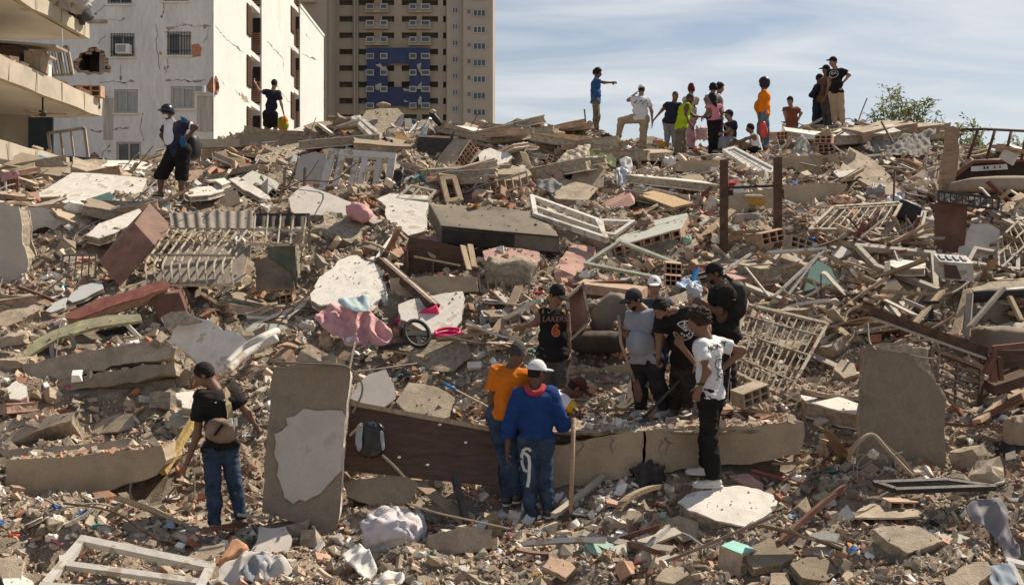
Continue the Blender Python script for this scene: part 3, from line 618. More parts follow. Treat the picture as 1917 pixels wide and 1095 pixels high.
def ruined_block():
 XE = -14.2; CONB = pm('pale_slab_concrete', (.50, .43, .33), var=.16, scale=1.3, bump=.2, fine=30); CEIL = pm('painted_ceiling', (.58, .54, .49), var=.1, scale=1, bump=.05)
 b = thing('collapsed_building', 'half collapsed building with open sagging floors beside the white block', 'building', (XE, 36, 0)); land((XE, 36, 8), 'the open floors of the collapsed building')
 zs = [(11.2, .5, 38.3), (8.76, .62, 39.5), (6.45, .6, 36.6)]
 for k, (z, t, ye) in enumerate(zs):
  o = MB().hexa((-34, 20, z), (34+XE, 0, 0), (0, ye-20, 0), (0, 0, t)).build('floor_slab', CONB, b)
  roughen(o, .5, .035, 3.)
  MB().cbox((XE-9.5, (20+ye)/2, z-.012), (18.6, ye-20-.6, .02)).build('ceiling', CEIL, b)
  for j in range(3): MB().cbox((XE-.42, 24+5*j, z+t*.5), (.02, .02, .02))
 # formwork seams on the edge beams
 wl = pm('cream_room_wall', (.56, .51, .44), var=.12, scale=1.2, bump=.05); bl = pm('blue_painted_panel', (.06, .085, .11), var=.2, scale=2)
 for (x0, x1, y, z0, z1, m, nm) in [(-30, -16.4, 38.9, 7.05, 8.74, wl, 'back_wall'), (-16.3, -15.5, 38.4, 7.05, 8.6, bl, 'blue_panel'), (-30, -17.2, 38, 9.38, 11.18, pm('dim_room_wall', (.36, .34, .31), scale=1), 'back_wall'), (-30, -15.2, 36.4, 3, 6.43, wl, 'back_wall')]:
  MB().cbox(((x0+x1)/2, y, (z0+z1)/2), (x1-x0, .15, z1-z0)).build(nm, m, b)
 MB().cbox((-17.6, 33, 7.9), (.15, 11, 1.7)).build('partition', wl, b)
 # twisted window frames on the edge of the floors
 for (cs, D, m) in [([(90, 250), (158, 240), (166, 303), (97, 304)], 38.2, GREYF), ([(82, 95), (126, 88), (136, 140), (92, 142)], 37.6, GREYF)]:
  q = [W(u, v, D) for u, v in cs]
  for i in range(4): MB().bar(q[i], q[(i+1) % 4], .09, .09).build('window_bar', m, b)
  for f in (.33, .62): MB().bar(q[0]+(q[1]-q[0])*f, q[3]+(q[2]-q[3])*f, .06, .06).build('window_bar', m, b)
 for i in range(8): MB().tube([W(86+5.4*i, 97, 37.6), W(94+5.4*i, 140, 37.6)], .014, 4).build('guard_bar', STEELD, b)
 # ceiling fan
 fan = thing('ceiling_fan', None, None, A(*W(80, 222, 35))-A(*b.location)); fan.parent = b; c = W(80, 222, 35)
 c[2] = 8.30; MB().tube([c+A(0, 0, .44), c], .03, 6).build('rod', STEELD, fan, org=c); MB().tube([c+A(0, 0, .02), c-A(0, 0, .14)], [.13, .09], 10).build('hub', STEELD, fan, org=c)
 for i in range(3):
  a = i*2.094+.15; MB().bar(c+A(math.cos(a), math.sin(a), 0)*.12-A(0, 0, .06), c+A(math.cos(a), math.sin(a), 0)*.72-A(0, 0, .06), .14, .015).build('blade', LOUV, fan, org=c)
 fan.location = c-A(*b.location)
 # hanging wires
 mb = MB()
 for p in [[(116, 55), (117, 80), (116, 98), (119, 117)], [(93, 145), (95, 165), (99, 182), (98, 190), (102, 185)], [(23, 118), (25, 150), (24, 170), (21, 176)], [(16, 178), (16, 186)]]: mb.tube(catmull([W(u, v, 35.5) for u, v in p], 4), .022, 4)
 mb.build('hanging_cable', WHITEP, b)
 # formwork seams in the slab edges: shallow proud ribs
 for (z, t, ye) in zs:
  for j in range(8): MB().cbox((XE+.015, 24.5+1.9*j, z+t*.5), (.02, .03, t*.94)).build('edge_rib', CONB, b)
ruined_block()
# things on the open floors
def floor_things():
 def at(u, z, y): return A((u-CX)/F*y, y, z)
 # brown desk with a pale top on the middle floor
 t = thing('desk', 'brown wooden desk with a tilted pale top on the middle open floor', 'desk', at(30, 9.38, 34.5)); c = A(*t.location)
 MB().cbox(c+A(-.5, 0, .4), (1.5, .7, .8)).build('carcass', WOODD, t); MB().cbox(c+A(0.62, 0, .34), (.5, .6, .62)).build('drawer_box', WOODL, t)
 MB().cbox(c+A(.1, 0, .86), (2.6, .9, .07), rotm(0, .08, 0)).build('top', GREYF, t)
 t = thing('side_table', 'small white table beside the brown desk on the middle open floor', 'table', at(74, 9.38, 35.6)); c = A(*t.location)
 MB().cbox(c+A(0, 0, .70), (.85, .5, .06)).build('top', GREYF, t); MB().cbox(c+A(.05, 0, .33), (.5, .4, .66)).build('body', WHITEP, t)
 one('curtain', 'torn dark curtain on the top open floor', 'curtain', blob_mb(at(140, 11.9, 37.5), (.7, .5, .35), amp=.4, freq=5, folds=.3), clothm('faded_dark_cloth', (.10, .10, .11)))
 one('clothes_heap', 'heap of pale clothes spilling off the top open floor', 'clothes', blob_mb(at(128, 12., 36.), (.8, .9, .4), amp=.5, freq=6, folds=.4), clothm('faded_pale_cloth', (.42, .40, .39)))
 one('sheet', 'bright blue sheet hanging over the lowest floor edge', 'cloth', cloth_mb([(66, 296), (80, 291), (90, 296), (97, 310), (98, 326), (93, 335), (87, 334), (86, 318), (78, 303)], A(-14.05, 34.2, 6.9), (.75, -.6, .25), amp=.07, wl=.22, dirv=(1, .2)), clothm('bright_blue_cloth', (.03, .22, .42), dust=.05))
 one('rag', 'dark teal rag caught on the corner of the middle slab', 'cloth', cloth_mb([(178, 183), (186, 181), (188, 200), (184, 208), (180, 196)], A(-14.1, 39.2, 9.2), (.6, -.8, 0), amp=.04, wl=.2), clothm('teal_rag', (.03, .07, .09)))
 t = thing('hollow_block', 'hollow clay block sitting on the far corner of the middle slab', 'brick', at(165, 9.38, 39)); c = A(*t.location); hollow(MB(), c+A(-.5, -.2, 0), (1., 0, 0), (0, 0, .38), (0, .4, 0), 3, 2).build('block', TILE, t)
 one('panel', 'dark blue board lying at the end of the lowest floor', 'board', MB().cbox(at(158, 6.9, 37.2), (1.5, .08, .5), rotm(.3, .06, 0)), pm('navy_board', (.055, .075, .10), var=.2))
 one('curtain', 'pink curtain over a wooden window at the left edge', 'curtain', cloth_mb([(0, 320), (32, 322), (33, 333), (18, 336), (6, 342), (0, 340)], W(15, 330, 24)+A(0, 0, 0), (0, -1, .2), amp=.06, wl=.2), clothm('dusty_pink_cloth', (.46, .27, .27)))
 t = thing('shuttered_window', 'brown wooden window in a broken wall at the left edge', 'window', W(18, 385, 24.2)); q = [W(u, v, 24.2) for u, v in [(0, 335), (36, 332), (38, 384), (0, 386)]]
 for k in range(6): MB().bar(q[0]+(q[1]-q[0])*(k+.5)/6, q[3]+(q[2]-q[3])*(k+.5)/6, .075, .04).build('board', WOODR, t)
 MB().bar(W(0, 362, 24.0), W(28, 358, 24.0), .05, .03).build('bar', WHITEF, t); MB().bar(W(10, 340, 23.98), W(14, 384, 23.98), .04, .03).build('bar', WHITEF, t)
 # crumbs and bricks along the slab edges, one by one
 for k in range(46):
  lv = R.choice([(11.7, 24, 38), (9.38, 24, 39.3), (7.05, 24, 36.4)]); y = R.uniform(lv[1]+4, lv[2]); s = R.uniform(.08, .3)
  o = one('brick_fragment', 'broken brick lying along the open edge of a collapsed floor', 'brick', MB().cbox((-14.3-R.random()*.5, y, lv[0]+s*.28), (s*1.6, s, s*.6), rotm(R.random()*.4, R.random()*.4, R.random()*3)), R.choice([BRICKP, CONC, TILE]), 'broken bricks on the open floors', lm=False)
floor_things()

def tower():
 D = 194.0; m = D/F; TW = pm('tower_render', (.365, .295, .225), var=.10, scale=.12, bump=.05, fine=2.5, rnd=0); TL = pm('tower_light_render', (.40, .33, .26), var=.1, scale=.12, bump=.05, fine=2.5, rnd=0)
 BLUE = pm('blue_cladding', (.045, .056, .115), var=.2, scale=.3, bump=.05, fine=3); TF = pm('tower_white_frame', (.40, .375, .345), var=.08); TG = pm('tower_glass', (.07, .08, .095), rough=.25, var=.4, scale=.5, bump=0, spec=.5); TD = pm('tower_recess', (.17, .15, .13), var=.3, scale=.4)  # recess colour darkened to carry the shade inside the openings
 X = lambda u: (u-CX)/F*D; Z = lambda v: CAMZ+(HZ-v)/F*D
 b = thing('apartment_tower', 'tall beige apartment tower with a blue panel and white framed windows', 'building', (X(740), D, 0)); land((X(740), D, 20), 'the beige tower')
 def box(nm, u0, u1, v0, v1, d0, d1, mat, par=b):
  return MB().hexa((X(u0), D+d0, Z(v1)), (X(u1)-X(u0), 0, 0), (0, d1-d0, 0), (0, 0, Z(v0)-Z(v1))).build(nm, mat, par, org=None if par is b else A(*par.location)+A(*b.location))
 base = 500; top = -130; pitch = 30.65
 fl = [-92.0+pitch*k for k in range(18)]     # top of the dark band of every floor
 # side wing: its right return is coloured lighter for the sun on it
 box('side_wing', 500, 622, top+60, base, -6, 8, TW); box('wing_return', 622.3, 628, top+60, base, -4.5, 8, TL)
 # openings of the main front
 hu = [(635, 660), (671, 700), (715, 738), (752, 780), (790, 820), (829.5, 835)]
 def grid_wall(us, vs_open, us_open):
  mb = MB(); zs = sorted({top, base, *[q for v in vs_open for q in (v, v+11.5)]}); uu = sorted({*us, *[q for h in us_open for q in h]})
  for i in range(len(uu)-1):
   isu = any(abs(uu[i]-h[0]) < 1e-6 for h in us_open)
   if not isu: mb.add([(X(uu[i]), D, Z(base)), (X(uu[i+1]), D, Z(base)), (X(uu[i+1]), D, Z(top)), (X(uu[i]), D, Z(top))], [(0, 1, 2, 3)]); continue
   for j in range(len(zs)-1):
    x0, x1, z0, z1 = X(uu[i]), X(uu[i+1]), Z(zs[j+1]), Z(zs[j])
    if not any(abs(zs[j]-v) < 1e-6 for v in vs_open): mb.add([(x0, D, z0), (x1, D, z0), (x1, D, z1), (x0, D, z1)], [(0, 1, 2, 3)])
    else:
     q = [(x0, z0), (x1, z0), (x1, z1), (x0, z1)]; mb.add([(a, D, c) for a, c in q]+[(a, D+1.6, c) for a, c in q], [(k, (k+1) % 4, 4+(k+1) % 4, 4+k) for k in range(4)])
  return mb
 grid_wall([628, 837], fl, hu).build('front_wall', [TW], b)
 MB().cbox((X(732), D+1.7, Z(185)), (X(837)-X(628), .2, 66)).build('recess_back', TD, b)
 box('body', 500, 923, top, base, 2, 22, TW)
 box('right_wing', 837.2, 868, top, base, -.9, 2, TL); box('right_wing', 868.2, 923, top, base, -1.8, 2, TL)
 box('drain_pipe', 663, 667, top, 240, -.5, 0, TW); 
 for k in range(4): box('white_pipe', 664.5, 665.9, -60+60*k+20, -60+60*k+72, -.75, -.52, TF)
 box('pilaster', 668, 670.5, top, 300, -.6, 0, TW)
 def window(u0, v0, u1, v1, d, n=2, fr=.11, wht=True):
  w = thing('window', None, None, A(X((u0+u1)/2), D+d, Z((v0+v1)/2))-A(*b.location)); w.parent = b
  mb = MB(); x0, x1, z0, z1 = X(u0), X(u1), Z(v1), Z(v0)
  for (cx, cz, sx, szz) in [((x0+x1)/2, z0, x1-x0+fr, fr), ((x0+x1)/2, z1, x1-x0+fr, fr)]+[(x0+(x1-x0)*i/n, (z0+z1)/2, fr, z1-z0-fr) for i in range(n+1)]: mb.cbox((cx, D+d, cz), (sx, .16, szz))
  o = A(*w.location)+A(*b.location); mb.build('frame', TF, w, org=o)
  MB().cbox(((x0+x1)/2, D+d+.05, (z0+z1)/2), (x1-x0, .05, z1-z0)).build('pane', TG, w, org=o)
  return w
 for i, v in enumerate(fl):
  inb = v > 78 and v < 190
  for (a, c) in hu[:5]:
   if v < 235: box('railing', a, c, v+11.2, v+12.4, -.12, -.02, TF)
   if v < 235 and R.random() < .8:
    k = R.random()*(c-a-9); box('inner_window', a+2+k, a+2+k+R.choice([4, 6]), v+3, v+9, 1.3, 1.55, TG)
  for (a, c) in [(688, 701), (714, 726), (768, 780), (790, 805)]:
   if v < 235:
    box('window_box', a-.6, c+.6, v+10.6, v+22, -1.25, -.05, TL if not (92 < v+16 < 200) else TL)
    window(a, v+12, c, v+20.6, -1.32, 1, .14)
  if v < 235 and not inb:
   box('parapet', 684, 728, v+13.5, v+25.5, -.8, -.06, TL); box('parapet', 765, 808, v+13.5, v+25.5, -.8, -.06, TL)
  window(848, v+17, 857, v+27.5, -.98, 2, .16); window(887, v+24, 909, v+36, -1.88, 3, .16); box('vent_window', 876, 881.5, v+23.5, v+30.5, -1.86, -1.81, TD)
 # blue cladding in four panels with torn patches
 for (u0, v0, u1, v1) in [(688, 92, 805.5, 121), (688, 121.2, 727, 165), (768, 121.2, 805.5, 165), (688, 165.2, 805.5, 200)]: box('blue_panel', u0, u1, v0, v1, -1.02, -.85, BLUE)
 for pts in [[(702, 122), (712, 119), (717, 126), (722, 124), (726, 136), (716, 138), (711, 127)], [(780, 121), (789, 118), (787, 130), (794, 136), (788, 140), (782, 130)], [(702, 160), (713, 155), (716, 164), (709, 170), (703, 168)], [(783, 160), (790, 153), (788, 166), (794, 168), (778, 167)], [(753, 166), (775, 167), (776, 171), (757, 171)], [(782, 190), (786, 179), (790, 184), (788, 196), (783, 197)], [(755, 187), (762, 189), (766, 191), (757, 192)], [(688, 137), (700, 134), (698, 138), (690, 140)], [(795, 135), (804, 133), (803, 138), (797, 139)]]:
  plate('torn_patch', None, None, pts, (0, -1, 0), .05, (TL, TL), D=D-1.06, parent=b, jag=.12, layers=False)
 for pts in [[(903, 232), (915, 228), (918, 236), (912, 242), (905, 243)], [(910, 244), (920, 246), (918, 250), (912, 249)]]: plate('bare_patch', None, None, pts, (0, -1, 0), .05, (TD, TD), D=D-1.85, parent=b, jag=.15, layers=False)
 for k in range(7): box('roof_slab', 575+6*(k % 2), 603, -20+k*40, -16+k*40, -7.5, -6.02, TL)
 for v in (168, 198): box('wing_window', 609, 618, v-4, v+14, -6.06, -6.01, TG)
tower()
# ------------------------------------------------------------------ people: one continuous body each, grown from a distance field
_OFF = np.array([[i, j, k] for i in (0, 1) for j in (0, 1) for k in (0, 1)])
def snet(f, lo, hi, h):
 lo = np.asarray(lo, float); n = np.maximum(3, np.ceil((np.asarray(hi)-lo)/h).astype(int)+1)
 ax = [lo[i]+h*np.arange(n[i]) for i in range(3)]
 g = np.stack(np.meshgrid(*ax, indexing='ij'), -1).astype(np.float32)
 d = f(g.reshape(-1, 3)).reshape(n); ins = d < 0
 c = np.zeros(n-1, int)
 for o in _OFF: c += ins[o[0]:n[0]-1+o[0], o[1]:n[1]-1+o[1], o[2]:n[2]-1+o[2]]
 act = np.argwhere((c > 0) & (c < 8)); idx = -np.ones(n-1, int); idx[tuple(act.T)] = np.arange(len(act))
 corner = np.stack([d[tuple((act+o).T)] for o in _OFF], -1); s = np.zeros((len(act), 3)); cnt = np.zeros(len(act))
 for a in range(8):
  for b in range(a+1, 8):
   if np.abs(_OFF[a]-_OFF[b]).sum() != 1: continue
   m = (corner[:, a] < 0) != (corner[:, b] < 0); t = corner[:, a]/(corner[:, a]-corner[:, b]+1e-12)
   s += np.where(m[:, None], _OFF[a]+t[:, None]*(_OFF[b]-_OFF[a]), 0); cnt += m
 V = lo+h*(act+s/cnt[:, None]); fs = []
 for k in range(3):
  a, b = [(1, 2), (2, 0), (0, 1)][k]
  sl0 = [slice(None)]*3; sl1 = [slice(None)]*3; sl0[k] = slice(0, n[k]-1); sl1[k] = slice(1, n[k])
  x = ins[tuple(sl0)] != ins[tuple(sl1)]; e = np.argwhere(x); e = e[(e[:, a] > 0) & (e[:, b] > 0) & (e[:, a] < n[a]-1) & (e[:, b] < n[b]-1)]
  ua, ub = np.zeros(3, int), np.zeros(3, int); ua[a] = 1; ub[b] = 1
  q = np.stack([idx[tuple((e-ua-ub).T)], idx[tuple((e-ub).T)], idx[tuple(e.T)], idx[tuple((e-ua).T)]], -1)
  fl = ins[tuple(e.T)]; q[~fl] = q[~fl][:, ::-1]; fs.append(q)
 return V, np.concatenate(fs)
def cap(a, b, ra, rb=None):
 a = np.asarray(a, np.float32); ba = np.asarray(b, np.float32)-a; rb = ra if rb is None else rb; L = float(ba@ba)+1e-9
 def f(p): q = p-a; t = np.clip(q@ba/L, 0, 1); return np.sqrt(((q-t[:, None]*ba)**2).sum(1))-(ra+(rb-ra)*t)
 return f
def ell(c, r, M=None):
 c = np.asarray(c, np.float32); r = np.asarray(r, np.float32); M = np.eye(3, dtype=np.float32) if M is None else np.asarray(M, np.float32)
 def f(p): q = (p-c)@M; k0 = np.sqrt(((q/r)**2).sum(1))+1e-6; k1 = np.sqrt(((q/(r*r))**2).sum(1))+1e-6; return k0*(k0-1)/k1
 return f
def su(fs, k=.03):
 def f(p):
  d = fs[0](p)
  for g in fs[1:]: e = g(p); h = np.clip(.5+.5*(e-d)/k, 0, 1); d = e+(d-e)*h-k*h*(1-h)
  return d
 return f
def cut(f, planes):                      # planes: (point, normal) and everything on the normal's side goes
 def g(p):
  d = f(p)
  for o, n in planes: d = np.maximum(d, (p-np.asarray(o, np.float32))@np.asarray(unit(n), np.float32))
  return d
 return g
def sub(f, g): return lambda p: np.maximum(f(p), -g(p))
def mesh_of(V, Fc, name, mat, parent, org, smooth=True):
 me = bpy.data.meshes.new(name); V = V-np.asarray(org); me.vertices.add(len(V)); me.vertices.foreach_set('co', V.astype(np.float32).ravel())
 Fc = np.asarray(Fc); me.loops.add(Fc.size); me.loops.foreach_set('vertex_index', Fc.ravel().astype(np.int32)); me.polygons.add(len(Fc))
 me.polygons.foreach_set('loop_start', np.arange(0, Fc.size, Fc.shape[1], dtype=np.int32)); me.polygons.foreach_set('loop_total', np.full(len(Fc), Fc.shape[1], np.int32))
 me.polygons.foreach_set('use_smooth', np.full(len(Fc), smooth)); me.materials.append(mat); me.update(calc_edges=True); me.validate()
 o = bpy.data.objects.new(name, me); COL.objects.link(o); o.parent = parent
 if parent is None: o.location = org
 return o
def vnormals(V, Fc):
 n = np.zeros_like(V); a, b, c, d = [V[Fc[:, i]] for i in range(4)]; fn = np.cross(c-a, d-b)
 for i in range(4): np.add.at(n, Fc[:, i], fn)
 return n/(np.linalg.norm(n, axis=1, keepdims=True)+1e-12)
SKIN = {k: pm('skin_'+k, c, rough=.55, var=.12, scale=14, bump=.05, rnd=0, spec=.35, fine=120) for k, c in dict(dark=(.125, .064, .040), brown=(.195, .102, .062), tan=(.28, .155, .10)).items()}
HAIR = pm('black_hair', (.016, .011, .009), rough=.75, var=.3, scale=40, bump=.5, rnd=0); HAIRG = pm('grizzled_hair', (.06, .05, .045), rough=.8, var=.4, scale=60, bump=.5, rnd=0); HAIRR = pm('dark_red_hair', (.10, .018, .016), rough=.8, var=.3, scale=40, bump=.5, rnd=0)
BLK = clothm('black_cotton', (.012, .012, .013), dust=.06); NAVY = clothm('navy_cotton', (.016, .020, .035), dust=.06); JEAN = clothm('blue_denim', (.032, .056, .096), dust=.10, var=.5); JEANL = clothm('faded_denim', (.12, .16, .20), var=.25)
KHAKI = clothm('khaki_cotton', (.36, .27, .18)); GREYC = clothm('grey_cotton', (.24, .24, .26)); WHT = clothm('white_cotton', (.66, .65, .66), dust=.08); DKGREY = clothm('dark_grey_cotton', (.055, .055, .055))
WSHOE = pm('white_shoe', (.62, .60, .56), rough=.6, var=.1, dust=.25); DSHOE = pm('dark_shoe', (.025, .022, .02), rough=.6, dust=.35); SOLEW = pm('white_sole', (.60, .58, .54), rough=.7, dust=.3); PRINTW = pm('white_print', (.60, .60, .58), rough=.9, bump=0, var=.05)

def person(label, D, J, yaw=180, hy=None, hp=10, H=1.75, fat=1., skin='brown', shirt=None, pants=None, shoe=DSHOE, sole=SOLEW, hair='short', hairmat=None, hat=None, hatmat=None, hatyaw=None, belly=0., beard=False, h=None, dn=0., grip='', group=None, toe=None, brimmat=None, hand_up=0):
 s = H/1.75; far = D > 18; h = h or (.0125 if D < 12.6 else .014 if D < 18 else .025); hh = .0085 if not far else .016
 rd = math.radians; hy = yaw if hy is None else hy; f = A(math.sin(rd(yaw)), -math.cos(rd(yaw)), 0); z = A(0, 0, 1)
 nk = W(*J['nk'][:2], D+dn); pv = W(*J['pv'][:2], D); sp = unit(nk-pv); l = np.cross(z, f); l = unit(l-sp*np.dot(l, sp)); ff = np.cross(l, sp)
 root = [J[k] for k in ('fL', 'fR') if k in J]; feet = {}
 def jt(par, q, L):
  sg = q[2] if len(q) > 2 else 0; p = W(q[0], q[1], par[1]); d = np.linalg.norm(p-par); dz = sg*math.sqrt(max(L*L-d*d, 0)) if abs(sg) == 1 else sg; return W(q[0], q[1], par[1]+dz)
 sw = .157*s*(.5+.5*fat); shc = nk-sp*.045*s; S = {'L': shc+l*sw-sp*.05*s, 'R': shc-l*sw-sp*.05*s}; Hp = {'L': pv+l*.085*s*fat, 'R': pv-l*.085*s*fat}
 E, Wr, K, An = {}, {}, {}, {}
 for a in 'LR':
  if 'e'+a in J: E[a] = jt(S[a], J['e'+a], .285*s); Wr[a] = jt(E[a], J['w'+a], .25*s)
  if 'k'+a in J:
   K[a] = jt(Hp[a], J['k'+a], .43*s); q = J['f'+a]; An[a] = jt(K[a], q, .44*s)+z*.085*s
 base = A(np.mean([An[a][0] for a in An]), np.mean([An[a][1] for a in An]), min(An[a][2] for a in An)-.085*s) if An else A(pv[0], pv[1], pv[2]-.85*s)
 t = thing('person', label, 'person', base, group); land(base+A(0, 0, .9), label)
 hf = unit(A(math.sin(rd(hy))*math.cos(rd(hp)), -math.cos(rd(hy))*math.cos(rd(hp)), -math.sin(rd(hp)))); hl = unit(np.cross(z, hf)); hu = np.cross(hf, hl)
 hc = W(*J['hd'][:2], nk[1]+hf[1]*.03*s+(J['hd'][2] if len(J['hd']) > 2 else 0)); hs = s*1.0
 def torso(i, k=1.):
  r = lambda x: (x*fat+i)*1.0
  ch = nk-sp*.17*s; wa = nk+(pv-nk)*.66; fs = [cap(S['L']*.86+shc*.14-sp*.01*s, S['R']*.86+shc*.14-sp*.01*s, .050*s+i), cap(ch+l*.085*s*fat, ch-l*.085*s*fat, r(.100*s)), cap(wa+l*.055*s*fat+ff*belly*.3, wa-l*.055*s*fat+ff*belly*.3, r(.098*s)+belly*.25), cap(ch-ff*.015*s, wa, r(.105*s)), cap(Hp['L'], Hp['R'], r(.092*s)), cap(wa, pv, r(.105*s))]
  if belly: fs.append(ell(nk+(pv-nk)*.68+ff*(.06*s+belly*.5), (.13*s+i+belly*.4, .13*s+i+belly*.5, .15*s+i), np.stack([l, ff, sp], -1)))
  return fs
 legs = lambda i, j=0.: [g for a in K for g in (cap(Hp[a], K[a], .083*s*fat+i, .056*s*fat**.5+i), cap(K[a], An[a], .054*s*fat**.5+i+j*.5, .038*s+i+j), ell(K[a]*.68+An[a]*.32-ff*.015*s, (.05*s+i, .05*s+i, .12*s)))]
 sleeve = 0 if not shirt else shirt.get('sleeve', .55)
 arms = lambda i: [g for a in E for g in (cap(S[a], E[a], .048*s*fat**.5+i, .039*s*fat**.4+i), cap(E[a], Wr[a], .040*s*fat**.4+i, .026*s+i))]
 M = np.stack([hl, hf, hu], -1)
 neck = cap(nk-sp*.05*s, hc-hu*.05*hs-hf*.015*hs, .066*s*fat**.5, .056*hs)
 headf = [ell(hc+hu*.02*hs-hf*.012*hs, (.076*hs, .097*hs, .10*hs), M), ell(hc-hu*.045*hs+hf*.018*hs, (.060*hs, .074*hs, .078*hs), M), cap(hc+hf*.088*hs-hu*.005*hs, hc+hf*.108*hs-hu*.035*hs, .012*hs, .016*hs), ell(hc-hu*.068*hs+hf*.083*hs, (.026*hs, .015*hs, .011*hs), M), cap(hc+hl*.03*hs+hu*.022*hs+hf*.085*hs, hc-hl*.03*hs+hu*.022*hs+hf*.085*hs, .013*hs)]
 ears = [ell(hc+hl*x*.078*hs-hf*.005*hs-hu*.012*hs, (.012*hs, .022*hs, .034*hs), M) for x in (1, -1)]
 sock = [ell(hc+hl*x*.033*hs+hf*.094*hs+hu*.002*hs, (.016*hs, .012*hs, .010*hs), M) for x in (1, -1)]
 head = su(headf, .018); hd2 = lambda p: np.maximum(np.maximum(su([head]+ears, .008)(p), -sock[0](p)), -sock[1](p))
 body = su([hd2, neck]+torso(-.012)+arms(0)+legs(0), .035)
 pts = [hc+hu*.15, hc-hu*.15, nk, pv, S['L'], S['R']]+list(E.values())+list(Wr.values())+list(K.values())+list(An.values())
 pts = np.array(pts); lo, hi = pts.min(0)-.2, pts.max(0)+.2
 V, Fc = snet(body, lo, hi, h); Vs, Fs = [V], [Fc]; k = len(V)
 for a in E:                                       # hands: palm, thumb and four fingers
  d = unit(Wr[a]-E[a]); inw = -l if a == 'L' else l; pn = inw-d*np.dot(inw, d); pn = unit(pn if np.linalg.norm(pn) > .3 else np.cross(d, z)); si = np.cross(d, pn); side = si if np.dot(si, ff) > 0 else -si
  w = Wr[a]; q = s; c0, c1, c2 = ((60, 75, 50) if a in grip else (16, 28, 22))
  fs = [cap(w-d*.03*q, w+d*.02*q, .027*q, .024*q), ell(w+d*.055*q, (.013*q+.004, .048*q, .040*q), np.stack([pn, d, side], -1))]
  def fing(b, dr, Ls, rr, cc):
   o = []; ang = 0; p = b
   for Lk, ck in zip(Ls, cc): ang += rd(ck); e = p+(dr*math.cos(ang)+pn*math.sin(ang))*Lk; o.append(cap(p, e, rr, rr*.9)); p = e
   return o
  for x, ln in ((.030, .9), (.010, 1.), (-.010, .95), (-.029, .76)): fs += fing(w+d*.088*q+side*x*q, unit(d+side*x*2), [.042*q*ln, .028*q*ln, .022*q*ln], .0088*q+.001, (c0, c1, c2))
  fs += fing(w+d*.03*q+side*.030*q, unit(d*.75+side*.75), [.04*q, .032*q, .024*q], .0105*q, (15, 20, 15))
  pp = np.array([w-d*.06, w+d*.21*q]); hv, hfc = snet(su(fs, .008), pp.min(0)-.10, pp.max(0)+.10, hh); Vs.append(hv); Fs.append(hfc+k); k += len(hv)
 mesh_of(np.concatenate(Vs), np.concatenate(Fs), 'body', SKIN[skin], t, base)
 def garment(fn, name, mat, wr=.007, freq=5., stretch=None, lo=lo, hi=hi, hq=h, parent=t, org=base):
  V, Fc = snet(fn, lo, hi, hq)
  if len(V) < 8: return None
  if wr:
   n = vnormals(V, Fc); q = V-base; w = vn3(q*2.2+D)*.35
   V = V+n*(wr*(.8*fbm((q+w*.25)*A(1, 1, 1.7)*freq+D*3, 3)+1.3*(.45-np.abs(vnoise((q+w*.5)*A(.9, .9, 2.6)*freq*1.2+7)))+.7*(.4-np.abs(vnoise((q+w*.5)*A(1.2, 1.2, 3.2)*freq*2.3+17)))))[:, None]
  return mesh_of(V, Fc, name, mat, parent, org)
 out = {'root': t, 'f': f, 'l': l, 'sp': sp, 'ff': ff, 'nk': nk, 'pv': pv, 'S': S, 'E': E, 'W': Wr, 'hc': hc, 'hu': hu, 'hf': hf, 'hl': hl, 's': s, 'An': An, 'K': K, 'base': base}
 if pants:
  i = .013+pants.get('loose', .004); ln = pants.get('len', 1.); fl = pants.get('flare', .004)
  fn = su([cap(Hp['L'], Hp['R'], .094*s*fat+.012), cap(pv, nk*.25+pv*.75, .108*s*fat+.004)]+legs(i, fl), .03); pl = [(pv+sp*.105*s, sp)]
  def pcut(p):
   d = fn(p)
   d = np.maximum(d, (p-(pv+sp*.105*s).astype(np.float32))@sp.astype(np.float32))
   for a in K:
    lim = (An[a]+z*.0*s) if ln >= 1 else (K[a]+(An[a]-K[a])*(ln-.5)*2 if ln >= .5 else Hp[a]+(K[a]-Hp[a])*ln*2)
    ax = unit(An[a]-K[a]) if ln >= .5 else unit(K[a]-Hp[a]); other = [b for b in K if b != a]
    e = ((p-lim.astype(np.float32))@ax.astype(np.float32)); near = cap(K[a], An[a]+ax*.1, .20*s)(p) if ln >= .5 else cap(lim, An[a], .2*s)(p)
    for b in other:
     nb = (cap(K[b], An[b], .2*s)(p)); near = np.where(nb < near, 1, near)
    d = np.where(near < 0, np.maximum(d, e), d)
   return d
  out['pants'] = garment(pcut, 'shorts' if ln < .8 else 'trousers', pants['mat'], pants.get('wr', .012), 6)
 if shirt:
  i = .014+shirt.get('loose', .010); hem = shirt.get('hem', -.07); ts = torso(i)
  if sleeve > 0:
   for a in E:
    if sleeve <= 1: ts.append(cap(S[a], S[a]+(E[a]-S[a])*(sleeve+.12), .049*s*fat**.5+i, .047*s*fat**.5+i+.006))
    else: ts += [cap(S[a], E[a], .056*s*fat**.5+i, .047*s+i), cap(E[a], E[a]+(Wr[a]-E[a])*(sleeve-1), .046*s+i, .036*s+i)]
  ts.append(cap(pv+sp*.12*s, pv+sp*(hem-.08)*s, .118*s*fat+i*.8+belly*.1, .115*s*fat+i))
  fn = su(ts, .028)
